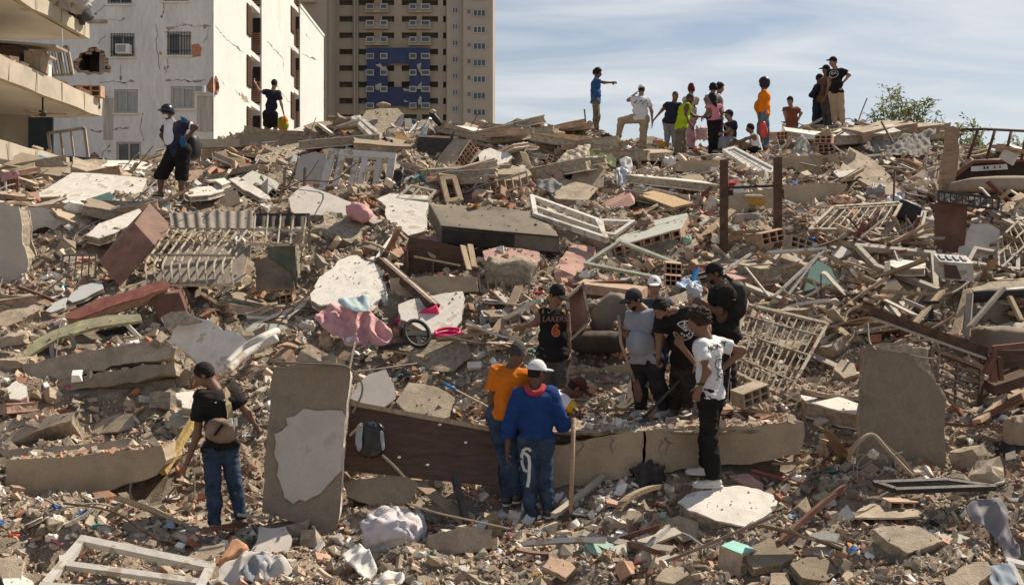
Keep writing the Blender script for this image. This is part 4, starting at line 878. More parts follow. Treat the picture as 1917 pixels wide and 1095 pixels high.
  def scut(p):
   p = p.astype(np.float32); d = fn(p); d = np.maximum(d, -((p-(pv+sp*hem*s).astype(np.float32))@sp.astype(np.float32)))
   d = np.maximum(d, -(cap(nk+sp*.005*s+ff*.01, nk+sp*.2*s, .060*s*fat**.5+.006)(p))); d = np.maximum(d, ((p-(nk+sp*.03*s).astype(np.float32))@sp.astype(np.float32)))
   for a in E:
    if 0 < sleeve <= 1: o = S[a]+(E[a]-S[a])*sleeve; ax = unit(E[a]-S[a]); b = o+ax*.16; e = (p-o.astype(np.float32))@ax.astype(np.float32); near = cap(o, b, .115*s)(p); d = np.where(near < 0, np.maximum(d, e), d)
    elif sleeve > 1: o = E[a]+(Wr[a]-E[a])*(sleeve-1); ax = unit(Wr[a]-E[a]); e = (p-o.astype(np.float32))@ax.astype(np.float32); near = cap(o, o+ax*.12, .1*s)(p); d = np.where(near < 0, np.maximum(d, e), d)
    elif sleeve == 0: d = np.maximum(d, -ell(S[a]+(S[a]-shc)*.35-sp*.06*s, (.075*s, .13*s, .13*s), np.stack([l, ff, sp], -1))(p))
   return d
  out['shirt'] = garment(scut, shirt.get('name', 'shirt'), shirt['mat'], shirt.get('wr', .011), 5)
 fh = .0105 if not far else .016
 for a in An:
  ty = (toe or {}).get(a, yaw); td = A(math.sin(rd(ty)), -math.cos(rd(ty)), 0); ts = np.cross(z, td); g = An[a]-z*.085*s
  fn = cut(su([cap(g-td*.045*s+z*.045*s, g+td*.03*s+z*.05*s, .040*s, .044*s), ell(g+td*.10*s+z*.028*s, (.046*s, .115*s, .042*s), np.stack([ts, td, z], -1)), cap(g-td*.01*s+z*.05*s, An[a]+z*.012*s, .046*s, .046*s)], .03), [(g+z*.018*s, -z), (An[a]+z*.03*s, z)])
  o = garment(fn, 'shoe', shoe, 0, lo=np.minimum(g, g)-.24, hi=g+.24, hq=fh)
  MB_ = blob_mb(g+td*.055*s+z*.010*s, (.050*s, .155*s, .017*s), np.stack([ts, td, z], -1), .6, 0, 1, 20); so = MB_.build('sole', sole, o, org=base)
 hlo, hhi = hc-.24, hc+.24; hq = .009 if not far else .016; hm = hairmat or HAIR
 skull = lambda i: su([ell(hc+hu*.02*hs-hf*.012*hs, (.076*hs+i, .097*hs+i, .10*hs+i), M), ell(hc-hu*.03*hs-hf*.03*hs, (.062*hs+i, .065*hs+i, .07*hs+i), M)], .02)
 if hair and not (hat in ('helmet',)):
  ii, wr = {'short': (.009, .004), 'buzz': (.005, .002), 'curly': (.026, .016), 'long': (.020, .010), 'bun': (.02, .01)}[hair]
  fs = [skull(ii)]; pl = [(hc-hu*.005*hs+hf*.035*hs, unit(hf*1.0-hu*.75)), (hc-hu*.055*hs, -hu)]
  if hair == 'curly': pl = [(hc+hf*.045*hs+hu*.01, unit(hf-hu*.7)), (hc-hu*.04*hs, -hu)]
  if hair == 'long': fs += [cap(hc-hf*.05*hs, hc-hf*.085*hs-hu*.26*hs, .085*hs, .055*hs)]; pl = [(hc-hu*.005*hs+hf*.04*hs, unit(hf*1.0-hu*.6)), (hc-hu*.30*hs, -hu)]
  if hair == 'bun': fs.append(ell(hc+hu*.12*hs-hf*.05*hs, (.06*hs,)*3))
  if hat == 'cap': pl.append((hc+hu*.03*hs, hu))
  garment(cut(su(fs, .03), pl), 'hair', hm, wr, 24 if hair == 'curly' else 14, lo=hlo-A(0, 0, .2), hi=hhi, hq=hq)
 if beard: garment(sub(cut(su([ell(hc-hu*.048*hs+hf*.019*hs, (.062*hs, .0765*hs, .080*hs), M)], .01), [(hc-hu*.058*hs, hu)]), ell(hc-hu*.062*hs+hf*.09*hs, (.03*hs, .03*hs, .016*hs), M)), 'beard', hm, .002, 20, lo=hlo, hi=hhi, hq=hq)
 if hat == 'cap':
  cy = hy if hatyaw is None else hatyaw; cf = unit(A(math.sin(rd(cy))*math.cos(rd(hp)), -math.cos(rd(cy))*math.cos(rd(hp)), -math.sin(rd(hp)))) if hatyaw is None else -hf; cl = np.cross(hu, cf)
  o = garment(cut(skull(.016), [(hc+hu*.022*hs, -hu)]), 'cap', hatmat, .002, 8, lo=hlo, hi=hhi, hq=hq)
  br = lambda p: np.maximum(ell(hc+hu*.036*hs+cf*.115*hs, (.074*hs, .085*hs, .012*hs+.004), np.stack([cl, unit(cf-hu*.12), hu], -1))(p), -((p-(hc+cf*.06*hs).astype(np.float32))@cf.astype(np.float32)))
  garment(br, 'brim', brimmat or hatmat, 0, lo=hlo, hi=hhi, hq=hq*.75, parent=o)
 if hat == 'helmet':
  o = garment(cut(skull(.036), [(hc-hu*.02*hs+hf*.0, unit(-hu+hf*.25))]), 'helmet', hatmat, 0, lo=hlo, hi=hhi, hq=hq)
  garment(cut(ell(hc+hu*.045*hs+hf*.13*hs, (.09*hs, .06*hs, .018*hs), M), []), 'peak', brimmat or hatmat, 0, lo=hlo, hi=hhi, hq=hq, parent=o)
 if hat == 'full': garment(sub(skull(.042), ell(hc-hu*.01*hs+hf*.14*hs, (.065*hs, .07*hs, .045*hs), M)), 'helmet', hatmat, 0, lo=hlo, hi=hhi, hq=hq)
 return out
def surface_strip(p, obj, pts2, w, name, mat, ctr, ax, ay, view, off=.006):
 """a strap or stripe that follows the clothing: pts2 are (x, y) offsets from ctr in the plane ax, ay, cast along view"""
 bv = BVHTree.FromPolygons([v.co[:] for v in obj.data.vertices], [q.vertices[:] for q in obj.data.polygons]); mb = MB(); org = p['base']; L, Rr = [], []
 for i, (x, y) in enumerate(pts2):
  a, b = pts2[max(0, i-1)], pts2[min(len(pts2)-1, i+1)]; t = unit(A(b[0]-a[0], b[1]-a[1])); m = A(-t[1], t[0])*w/2
  for sgn, lst in ((1, L), (-1, Rr)):
   o = ctr+ax*(x+m[0]*sgn)+ay*(y+m[1]*sgn)-view*.8-org; hit = bv.ray_cast(Vector(o), Vector(view))[0]
   lst.append((np.array(hit) if hit else o+view*.8)-view*off+org)
 k = len(L); mb.add(L+Rr+[q+view*off*.9 for q in L]+[q+view*off*.9 for q in Rr], [(i, i+1, k+i+1, k+i) for i in range(k-1)]+[(i, 2*k+i, 2*k+i+1, i+1) for i in range(k-1)]+[(k+i, k+i+1, 3*k+i+1, 3*k+i) for i in range(k-1)])
 return mb.build(name, mat, p['root'] if obj.parent is None else obj, org=org)
def decal(p, obj, tris2, name, mat, ctr, ax, ay, view, off=.006):
 """flat print laid on the clothing: tris2 = list of polygons of (x, y) in metres"""
 bv = BVHTree.FromPolygons([v.co[:] for v in obj.data.vertices], [q.vertices[:] for q in obj.data.polygons]); mb = MB(); org = p['base']
 for poly in tris2:
  vs = []
  for (x, y) in poly:
   o = ctr+ax*x+ay*y-view*.8-org; hit = bv.ray_cast(Vector(o), Vector(view))[0]
   vs.append((np.array(hit) if hit else o+view*.8)-view*off+org)
  mb.add(vs, [tuple(range(len(vs)))])
 return mb.build(name, mat, obj, org=org)
def text_polys(txt, size, shear=0., bold=.0):
 cu = bpy.data.curves.new('lettering', 'FONT'); cu.body = txt; cu.size = size; cu.align_x = 'CENTER'; cu.align_y = 'CENTER'; cu.offset = bold; cu.shear = shear; cu.resolution_u = 3
 o = bpy.data.objects.new('lettering', cu); me = bpy.data.meshes.new_from_object(o); r = [[(me.vertices[i].co[0], me.vertices[i].co[1]) for i in q.vertices] for q in me.polygons]
 bpy.data.objects.remove(o); bpy.data.curves.remove(cu); bpy.data.meshes.remove(me); return r
def ring(cx, cy, r0, r1, a0=0, a1=2*math.pi, n=20): return [[(cx+r*math.cos(a), cy+r*math.sin(a)) for r, a in ((r0, x), (r1, x), (r1, y), (r0, y))] for x, y in zip(np.linspace(a0, a1, n+1)[:-1], np.linspace(a0, a1, n+1)[1:])]
def line2(a, b, w): t = unit(A(b[0]-a[0], b[1]-a[1])); m = (-t[1]*w/2, t[0]*w/2); return [(a[0]+m[0], a[1]+m[1]), (b[0]+m[0], b[1]+m[1]), (b[0]-m[0], b[1]-m[1]), (a[0]-m[0], a[1]-m[1])]
AX, AZ, VY = A(1, 0, 0), A(0, 0, 1), A(0, 1, 0)

def people():
 # front left: black shirt, jeans, cross-body bag
 p = person('man in a black tee and jeans with a camouflage shoulder bag by the upright slab', 11.6, dict(hd=(382, 701), nk=(404, 722), pv=(412, 838), eL=(369, 815), wL=(350, 866), eR=(463, 772), wR=(475, 792), kL=(399, 915), fL=(403, 1000), kR=(441, 912), fR=(452, 986)), yaw=212, hy=272, hp=28, skin='brown',
               shirt=dict(mat=BLK, sleeve=.62, loose=.014, hem=-.02), pants=dict(mat=JEAN, loose=.003, flare=.006), shoe=DSHOE, hair='short', toe={'L': 270, 'R': 215})
 MB2 = surface_strip(p, p['shirt'], [(.0, .36), (.045, .30), (.062, .2), (.07, .1), (.075, .02)], .042, 'bag_strap', clothm('tan_webbing', (.42, .33, .20)), W(420, 792, 11.6), AX, AZ, VY, .012)
 bagm = clothm('camouflage_cloth', (.20, .135, .10), var=.4); bg = blob_mb(W(414, 806, 11.42), (.165, .075, .125), rotm(0, .12, 0), .7, .12, 4, 24, .15).build('shoulder_bag', bagm, p['root'])
 MB().bar(W(401, 815, 11.33), W(418, 793, 11.33), .03, .02).build('buckle_strap', BLK, p['root']); 
 for x in (432, 441): MB().cbox(W(x, 790, 11.34), (.028, .02, .075)).build('white_stripe', PRINTW, p['root'])
 decal(p, p['shirt'], [line2((-.05, -.008), (.04, .016), .012)], 'print', PRINTW, W(419, 749, 11.6), AX, AZ, VY, .006)
 # blue hoodie
 HOOD = clothm('royal_blue_fleece', (.012, .040, .150), dust=.05); REDC = clothm('red_cotton', (.40, .03, .04))
 p = person('man in a royal blue hoodie and white cap with a white loop on his jeans', 11.75, dict(hd=(1006, 697), nk=(1001, 722), pv=(1003, 828), eL=(953, 800), wL=(950, 842), eR=(1053, 792), wR=(1068, 782), kL=(991, 905), fL=(995, 992), kR=(1021, 900), fR=(1026, 968)), yaw=186, hy=128, hp=8, skin='dark', fat=1.03,
               shirt=dict(mat=HOOD, sleeve=1.75, loose=.017, hem=.05, name='hoodie', wr=.013), pants=dict(mat=JEAN, loose=.006, flare=.008), hair='buzz', hat='cap', hatmat=clothm('white_cap_cloth', (.70, .70, .70)), grip='R')
 MB().tube(catmull([p['nk']+A(-.085, -.03, -.0), p['nk']+A(-.06, -.095, -.045), p['nk']+A(.0, -.12, -.07), p['nk']+A(.06, -.095, -.045), p['nk']+A(.085, -.03, 0)], 6), .034, 8).build('red_collar', REDC, p['root'])
 blob_mb(p['nk']+A(0, -.105, -.125), (.12, .05, .075), amp=.15, folds=.2).build('hood', HOOD, p['root'])
 surface_strip(p, p['pants'], [(.045, .085), (.03, .11), (0, .115), (-.03, .095), (-.045, .03), (-.042, -.05), (-.02, -.11), (.01, -.12)], .03, 'white_strap', PRINTW, W(985, 858, 11.7), AX, AZ, VY, .016)
 surface_strip(p, p['pants'], [(-.03, .07), (.0, .055), (.025, .03), (.035, -.04), (.03, -.12), (.028, -.2), (.012, -.28)], .032, 'white_strap', PRINTW, W(985, 858, 11.7), AX, AZ, VY, .018)
 # orange tee
 person('man in an orange tee and jeans holding the end of the brown board', 11.98, dict(hd=(970, 660), nk=(958, 682), pv=(944, 779), eL=(920, 745), wL=(919, 783), eR=(990, 752), wR=(998, 790), kL=(943, 862), fL=(950, 945), kR=(962, 862), fR=(968, 940)), yaw=166, hy=150, hp=18, skin='dark', hair='buzz', hairmat=HAIRG,
           shirt=dict(mat=clothm('orange_cotton', (.60, .155, .012), dust=.05), sleeve=.7, hem=-.03), pants=dict(mat=JEAN, loose=.01))
 # maroon cap, bending
 MAR = clothm('maroon_cloth', (.07, .012, .016)); YEL = clothm('yellow_cotton', (.62, .38, .02))
 p = person('man in a maroon cap bending down between the diggers with a yellow sleeve', 12.9, dict(hd=(1080, 726), nk=(1060, 732), pv=(1026, 784), eR=(1080, 772), wR=(1098, 794), eL=(1066, 776), wL=(1076, 806), kR=(1060, 811), fR=(1048, 864), kL=(1044, 814), fL=(1034, 862)), yaw=98, hy=96, hp=42, skin='dark', hair='buzz',
               shirt=dict(mat=WHT, sleeve=.35), pants=dict(mat=GREYC), hat='cap', hatmat=MAR, grip='LR')
 for a in 'LR':
  s_, e_ = p['S'][a], p['E'][a]; MB().tube([s_+(e_-s_)*.30, s_+(e_-s_)*.55, s_+(e_-s_)*.78], [.076, .072, .066], 12).build('yellow_sleeve', YEL, p['root'], smooth=True)
 # basketball vest
 VEST = clothm('black_jersey', (.012, .012, .014), dust=.04); GOLD = clothm('gold_trim', (.42, .21, .05)); PURP = clothm('dull_pink_print', (.26, .12, .12))
 p = person('man in a black basketball vest numbered 6 with grey shorts and a black cap', 13.5, dict(hd=(1043, 552), nk=(1036, 573), pv=(1035, 662), eR=(1003, 605), wR=(981, 611), eL=(1062, 622), wL=(1066, 660), kR=(1022, 718), fR=(1020, 794), kL=(1049, 720), fL=(1050, 794)), yaw=2, hy=34, hp=30, skin='brown', H=1.72,
               shirt=dict(mat=VEST, sleeve=0, loose=.016, hem=-.09, name='vest', wr=.006), pants=dict(mat=DKGREY, len=.62, loose=.016), hair='short', hat='cap', hatmat=BLK, beard=True, shoe=DSHOE, grip='R')
 c = W(1036, 603, 13.5); decal(p, p['shirt'], text_polys('LAKERS', .086, .2, .001), 'lettering', PURP, W(1037, 597, 13.5), AX, AZ, VY, .007); decal(p, p['shirt'], text_polys('6', .185, 0, .013), 'number_edge', GOLD, W(1039.5, 618.5, 13.5), AX, AZ, VY, .007); decal(p, p['shirt'], text_polys('6', .185, 0, .002), 'number', REDC, W(1039.5, 618.5, 13.5), AX, AZ, VY, .010)
 decal(p, p['shirt'], ring(0, 0, 0, .018, n=10), 'badge', GOLD, W(1054, 581, 13.5), AX, AZ, VY, .007); decal(p, p['shirt'], [line2((-.03, -.008), (-.012, -.014), .012), line2((-.012, -.014), (.035, .014), .008)], 'tick_mark', GOLD, W(1029, 583, 13.5), AX, AZ, VY, .007)
 for a in 'LR':
  sg = 1 if a == 'L' else -1; o = p['S'][a]-p['l']*.048*sg; pts = [o+p['sp']*(.062*math.cos(q))-p['sp']*.0+p['ff']*(.085*math.sin(q))+p['l']*sg*(.01+.02*abs(math.sin(q/2)))-p['sp']*(.09 if abs(q) > 2 else .0)*abs(math.sin(q/2)) for q in np.linspace(-2.6, 2.6, 14)]; MB().tube(pts, .010, 5).build('gold_piping', GOLD, p['root'])
 # grey tee with a belly
 p = person('stout man in a light grey tee and dark cap leaning on a shovel', 13.3, dict(hd=(1186, 561), nk=(1204, 574), pv=(1209, 674), eR=(1176, 628), wR=(1161, 617), eL=(1238, 628), wL=(1232, 664), kR=(1198, 724), fR=(1200, 780), kL=(1232, 724), fL=(1246, 780)), yaw=318, hy=304, hp=22, skin='brown', fat=1.14, belly=.04, H=1.76,
               shirt=dict(mat=clothm('light_grey_cotton', (.30, .31, .35), dust=.06), sleeve=.72, hem=-.04), pants=dict(mat=clothm('charcoal_trousers', (.020, .021, .026)), loose=.018), hair='short', hat='cap', hatmat=clothm('blue_black_cap', (.015, .018, .028)), beard=True, shoe=WSHOE, grip='R')
 MB().bar(p['hc']+p['hf']*.10+p['hl']*.05+p['hu']*.002, p['hc']+p['hf']*.10-p['hl']*.05+p['hu']*.002, .03, .02).build('glasses', BLACK, p['root'])
 # white cap behind
 p = person('man in a white cap and navy tee standing behind the diggers by the plastic bag', 14.5, dict(hd=(1225, 535), nk=(1226, 556), pv=(1228, 640), eR=(1198, 600), wR=(1205, 640), eL=(1254, 600), wL=(1248, 640), kR=(1218, 690), fR=(1216, 752), kL=(1238, 690), fL=(1240, 752)), yaw=0, hy=352, hp=10, skin='tan', H=1.70,
               shirt=dict(mat=clothm('navy_blue_tee', (.022, .040, .085)), sleeve=.6), pants=dict(mat=NAVY), hair='short', hat='cap', hatmat=clothm('white_cap_cloth', (.70, .70, .70)))
 decal(p, [o for o in p['root'].children if o.name.startswith('cap')][0], ring(0, 0, 0, .022, n=10), 'badge', BRICK, p['hc']+p['hu']*.07, AX, AZ, VY, .006)
 # pizza print tee, leaning
 p = person('man in a black tee with a round white pizza print leaning over a shovel', 13.05, dict(hd=(1238, 577), nk=(1262, 578), pv=(1292, 668), eR=(1234, 632), wR=(1232, 668), eL=(1270, 640), wL=(1298, 676), kR=(1268, 722), fR=(1262, 780), kL=(1284, 722), fL=(1286, 776)), yaw=336, hy=306, hp=40, skin='brown', fat=1.12, H=1.80, dn=-.25,
               shirt=dict(mat=BLK, sleeve=.75, loose=.02, hem=-.06), pants=dict(mat=clothm('black_trousers', (.010, .010, .011)), loose=.016), hair='short', beard=True, shoe=DSHOE, grip='LR')
 r = .118; a0, a1 = math.radians(178), math.radians(-215+360+0); polys = ring(0, 0, r-.012, r, math.radians(-178), math.radians(132), 30)+ring(0, 0, r*.62, r*.62+.007, math.radians(-170), math.radians(126), 22)+[line2((0, 0), (r*math.cos(q), r*math.sin(q)), .008) for q in np.radians(np.linspace(-178, 132, 9))]
 for k in range(16): q = math.radians(-170+18.5*k); rr_ = r*(.42 if k % 2 else .8); polys += ring(rr_*math.cos(q), rr_*math.sin(q), .005, .012, n=7)
 decal(p, p['shirt'], polys, 'pizza_print', PRINTW, W(1275, 617, 13.0), unit(A(1, 0, .12)), unit(A(-.12, 0, 1)), VY, .008)
 # backpack
 p = person('man in a black tee and cap with a black backpack beside the white window guard', 13.7, dict(hd=(1337, 512), nk=(1349, 530), pv=(1360, 626), eR=(1358, 580), wR=(1330, 576), eL=(1345, 584), wL=(1322, 572), kR=(1364, 692), fR=(1364, 766), kL=(1352, 692), fL=(1348, 760)), yaw=282, hy=276, hp=16, skin='dark', fat=1.14, H=1.77,
               shirt=dict(mat=BLK, sleeve=.75, loose=.018), pants=dict(mat=clothm('black_track_trousers', (.012, .012, .013)), loose=.014), hair='buzz', hat='cap', hatmat=BLK, beard=True, shoe=DSHOE)
 blob_mb(W(1377, 562, 13.75), (.13, .20, .24), e=.65, amp=.1, folds=.1).build('backpack', clothm('black_nylon', (.016, .016, .018), rough=.6), p['root'])
 surface_strip(p, p['shirt'], [(-.06, .16), (.02, .2), (.08, .15), (.09, .04), (.08, -.08)], .05, 'backpack_strap', BLACK, W(1355, 548, 13.7), AX, AZ, VY, .014)
 for dx in (0, .035): surface_strip(p, p['pants'], [(dx, .25), (dx+.012, 0), (dx+.015, -.3), (dx+.006, -.52)], .011, 'white_side_stripe', PRINTW, W(1361, 690, 13.7), AX, AZ, VY, .006)
 # white tee, hands on hips
 p = person('young man in a white printed tee and black joggers standing on the white-faced slab', 11.8, dict(hd=(1307, 601), nk=(1322, 626), pv=(1331, 742), eL=(1324, 694, -1), wL=(1312, 722), eR=(1390, 656), wR=(1355, 688), kL=(1328, 826), fL=(1336, 912), kR=(1324, 826, .1), fR=(1322, 888, .12)), yaw=236, hy=262, hp=14, skin='brown', H=1.82, fat=.94,
               shirt=dict(mat=WHT, sleeve=.62, loose=.008, hem=-.03), pants=dict(mat=BLK, loose=.014, flare=.012), hair='curly', hairmat=pm('brown_curls', (.04, .025, .016), rough=.8, var=.4, scale=40, bump=.6, rnd=0), shoe=WSHOE, toe={'L': 272, 'R': 262})
 PRT = clothm('grey_black_print', (.05, .05, .05)); decal(p, p['shirt'], text_polys('MONEY', .070, 0, .003), 'back_lettering', PRT, W(1340, 648, 11.8), unit(A(1, 0, .18)), AZ, VY, .006)
 polys = [];  rr2 = random.Random(4)
 for k in range(26): y = .10-.0095*k; x = .012*math.sin(k*.7); polys.append(line2((x-.055+rr2.random()*.05, y), (x+.02+rr2.random()*.045, y+.01*rr2.random()), .005+.006*rr2.random()))
 polys += ring(0, .02, .05, .058)+ring(.005, -.075, .04, .047); decal(p, p['shirt'], polys, 'back_print', PRT, W(1345, 684, 11.8), unit(A(1, 0, .1)), unit(A(-.1, 0, 1)), VY, .006)
 MB().tube([p['W']['L']+A(math.cos(q)*.036, math.sin(q)*.036, .02) for q in np.linspace(0, 6.28, 12)], .009, 5).build('wrist_watch', BLACK, p['root'])
 MB().cbox(W(1318, 781, 11.68), (.05, .01, .008), rotm(0, .3, 0)).build('pocket_zip', BRICK, p['root'])
 # helmet man on the left
 SPORT = clothm('navy_sports_shirt', (.014, .020, .05)); 
 p = person('man in navy sports shirt, face mask and dark helmet on the left of the heap', 20.2, dict(hd=(313, 211), nk=(323, 226), pv=(334, 284), eL=(367, 238), wL=(347, 262), eR=(303, 254), wR=(312, 272), kR=(301, 330), fR=(300, 372), kL=(340, 332), fL=(340, 386)), yaw=340, hy=336, hp=8, skin='dark', fat=1.08, H=1.80,
               shirt=dict(mat=SPORT, sleeve=.6, hem=-.10), pants=dict(mat=BLK, len=.58, loose=.04), hat='helmet', hatmat=pm('dark_helmet_shell', (.02, .02, .03), rough=.3, bump=0), hair=None, shoe=DSHOE)
 blob_mb(p['hc']+p['hf']*.075-p['hu']*.062, (.064, .055, .045), amp=.05).build('face_mask', PRINTW, p['root'])
 cloth_mb([(307, 226), (318, 222), (326, 224), (323, 245), (321, 268), (308, 271), (305, 250)], W(314, 246, 19.93), (-.2, -1, .1), amp=.02, wl=.12).build('white_towel', WHT, p['root'])
 MB().tube([p['S']['L']+(p['E']['L']-p['S']['L'])*.60, p['S']['L']+(p['E']['L']-p['S']['L'])*.67], .079, 10).build('white_cuff', PRINTW, p['root'])
 cloth_mb([(340, 254), (347, 262), (346, 275), (340, 277), (337, 266)], W(344, 266, 19.95), (.1, -1, 0), amp=.006).build('blue_side_panel', clothm('bright_blue_panel', (.008, .10, .20)), p['root'])
 cloth_mb([(337, 219), (346, 219), (352, 225), (348, 228), (340, 224)], W(346, 224, 19.97), (.1, -1, .3), amp=.006).build('blue_shoulder_panel', clothm('bright_blue_panel', (.008, .10, .20)), p['root'])
 blob_mb(W(357, 276, 20.5), (.16, .2, .24), e=.7, amp=.1).build('backpack', BLACK, p['root'])
 # man by the white wall
 p = person('man in black tee and shorts climbing beside the white wall with a bright bag', 31.8, dict(hd=(514, 157), nk=(512, 167), pv=(506, 214), eL=(486, 172), wL=(479, 158), eR=(527, 196), wR=(531, 213), kL=(500, 238), fL=(494, 262), kR=(516, 238), fR=(514, 262)), yaw=170, hp=0, skin='tan', shirt=dict(mat=NAVY, sleeve=.6, hem=-.05), pants=dict(mat=BLK, len=.52, loose=.04), hair='short', H=1.74)
 one('bag', 'green and orange shopping bag held by the man beside the white wall', 'bag', blob_mb(W(530, 233, 31.6), (.17, .14, .26), amp=.3, folds=.3), pm('green_orange_bag', (.30, .36, .03), second=(.45, .14, .02), sec_at=.5, scale=3, bump=.1))
 # the people along the top of the heap
 g = dict(group=None)
 p = person('man in a blue tee pointing right on the top of the heap', 30.3, dict(hd=(1119, 137), nk=(1116, 147), pv=(1115, 190), eR=(1131, 155), wR=(1144, 155), eL=(1118, 170), wL=(1119, 186), kR=(1116, 218), fR=(1111, 250), kL=(1118, 218), fL=(1117, 248)), yaw=82, hy=78, hp=4, skin='dark', shirt=dict(mat=clothm('cobalt_tee', (.012, .075, .23)), sleeve=.6), pants=dict(mat=clothm('camouflage_trousers', (.14, .115, .085), var=.45)), hair='curly', H=1.76)
 p = person('man in a white tee with one leg up on the top of the heap', 28.9, dict(hd=(1201, 168), nk=(1200, 179), pv=(1199, 222), eL=(1176, 188), wL=(1188, 177), eR=(1220, 209), wR=(1221, 229), kL=(1163, 226, .1), fL=(1158, 264), kR=(1204, 254), fR=(1202, 289)), yaw=178, hp=6, skin='tan', fat=1.18, shirt=dict(mat=WHT, sleeve=.62, hem=-.06), pants=dict(mat=KHAKI, loose=.014), hair='short', hat='cap', hatmat=WHT, hatyaw=0, H=1.77)
 polys = []; rr3 = random.Random(2)
 for k in range(9): polys += ring(-.16+.04*k, .04*math.sin(k*2.1), 0, .012+.01*rr3.random(), n=7)
 decal(p, p['shirt'], polys, 'back_print', PRT, W(1199, 194, 28.9), AX, AZ, VY, .012)
 person('man in a navy tee and grey trousers reaching out on the top of the heap', 29.4, dict(hd=(1264, 180), nk=(1262, 190), pv=(1256, 228), eR=(1240, 206), wR=(1228, 220), eL=(1275, 210), wL=(1272, 226), kR=(1249, 252), fR=(1248, 282), kL=(1262, 252), fL=(1263, 282)), yaw=335, hp=12, skin='brown', fat=1.15, shirt=dict(mat=NAVY, sleeve=.65), pants=dict(mat=GREYC), hair='buzz', hairmat=HAIRG)
 person('person with dark red hair and a white top behind the lime vest', 29.0, dict(hd=(1294, 168), nk=(1293, 180), pv=(1293, 220), eR=(1282, 200), wR=(1284, 216), eL=(1302, 204), wL=(1299, 220), kR=(1290, 250), fR=(1290, 284), kL=(1297, 250), fL=(1297, 284)), yaw=175, hp=5, skin='brown', shirt=dict(mat=clothm('cream_top', (.50, .42, .34)), sleeve=.5), pants=dict(mat=clothm('pink_white_leggings', (.45, .24, .26), var=.4)), hair='bun', hairmat=HAIRR, H=1.68)
 person('man in a lime green vest and camouflage trousers on the top of the heap', 27.6, dict(hd=(1292, 184), nk=(1285, 193), pv=(1275, 238), eR=(1283, 216), wR=(1292, 232), eL=(1299, 218), wL=(1312, 219), kR=(1272, 268), fR=(1267, 298), kL=(1279, 268), fL=(1280, 298)), yaw=95, hp=22, skin='dark', shirt=dict(mat=clothm('lime_vest', (.36, .47, .015), dust=.04), sleeve=0, loose=.03, hem=-.10, name='vest'), pants=dict(mat=clothm('camouflage_trousers', (.14, .115, .085), var=.45), loose=.025), hair='buzz', hairmat=HAIRG, H=1.66)
 person('woman in a pink tee with long black hair on the top of the heap', 27.5, dict(hd=(1333, 183), nk=(1336, 193), pv=(1337, 226), eL=(1325, 208), wL=(1318, 217), eR=(1351, 211), wR=(1352, 226), kL=(1332, 262), fL=(1331, 298), kR=(1342, 262), fR=(1342, 297)), yaw=190, hy=210, hp=8, skin='brown', fat=.92, shirt=dict(mat=clothm('pink_tee', (.62, .22, .28), dust=.04), sleeve=.4, hem=-.0), pants=dict(mat=BLK, loose=.012), hair='long', shoe=clothm('pink_shoe', (.5, .2, .2)), H=1.66)
 person('dark haired person hidden behind the woman in pink', 28.6, dict(hd=(1335, 166), nk=(1334, 177), pv=(1335, 218), eL=(1320, 186), wL=(1326, 206), eR=(1346, 196), wR=(1345, 212), kL=(1331, 248), fL=(1331, 286), kR=(1339, 248), fR=(1339, 286)), yaw=185, hp=5, skin='brown', shirt=dict(mat=GREYC, sleeve=.3), pants=dict(mat=NAVY), hair='curly', H=1.72)
 person('man in a white tee looking right behind the woman in pink', 29.0, dict(hd=(1348, 165), nk=(1345, 176), pv=(1346, 218), eL=(1352, 196), wL=(1352, 212), eR=(1345, 196), wR=(1346, 212), kL=(1348, 248), fL=(1348, 286), kR=(1343, 248), fR=(1343, 286)), yaw=75, hp=4, skin='tan', shirt=dict(mat=WHT, sleeve=.5), pants=dict(mat=NAVY), hair='curly', H=1.74)
 person('seated man in a navy tee and cap drinking on the top of the heap', 27.6, dict(hd=(1364, 215), nk=(1369, 226), pv=(1366, 264), eR=(1367, 246, -1), wR=(1354, 232), eL=(1362, 246), wL=(1352, 250), kR=(1352, 262, -.25), fR=(1348, 285), kL=(1356, 268, -.2), fL=(1358, 290)), yaw=285, hp=-4, skin='tan', fat=1.12, shirt=dict(mat=NAVY, sleeve=.6), pants=dict(mat=GREYC, loose=.015), hair='short', hat='cap', hatmat=clothm('blue_black_cap', (.015, .018, .028)), brimmat=NAVY, H=1.70)
 person('seated boy in a white vest hugging his knees on the top of the heap', 27.0, dict(hd=(1404, 240), nk=(1409, 249), pv=(1417, 282), eR=(1396, 260), wR=(1384, 264), eL=(1394, 262), wL=(1382, 268), kR=(1388, 268), fR=(1384, 290), kL=(1392, 270), fL=(1390, 292)), yaw=262, hp=4, skin='brown', fat=.95, shirt=dict(mat=WHT, sleeve=0, hem=-.06, name='vest'), pants=dict(mat=BLK, loose=.015), hair='short', H=1.60)
 ORG = clothm('bright_orange_sweater', (.72, .19, .008), dust=.03)
 p = person('man in a bright orange sweater and black helmet holding a red bag', 27.6, dict(hd=(1430, 156), nk=(1430, 169), pv=(1429, 214), eL=(1424, 194), wL=(1424, 214), eR=(1432, 194), wR=(1429, 216), kL=(1424, 248), fL=(1422, 286), kR=(1434, 248), fR=(1432, 286)), yaw=258, hp=0, skin='dark', fat=1.12, belly=.015, shirt=dict(mat=ORG, sleeve=1.85, hem=-.04, name='sweater'), pants=dict(mat=JEANL, loose=.016), hair=None, hat='full', hatmat=pm('black_helmet_shell', (.018, .018, .02), rough=.35, bump=0), H=1.80)
 one('bag', 'thin red plastic bag hanging from the hand of the man in the orange sweater', 'bag', blob_mb(W(1429, 243, 27.35), (.11, .10, .22), rotm(0, -.15, 0), 1, .25, 4, 20, .2), pm('red_plastic_film', (.62, .08, .05), rough=.4, bump=.1))
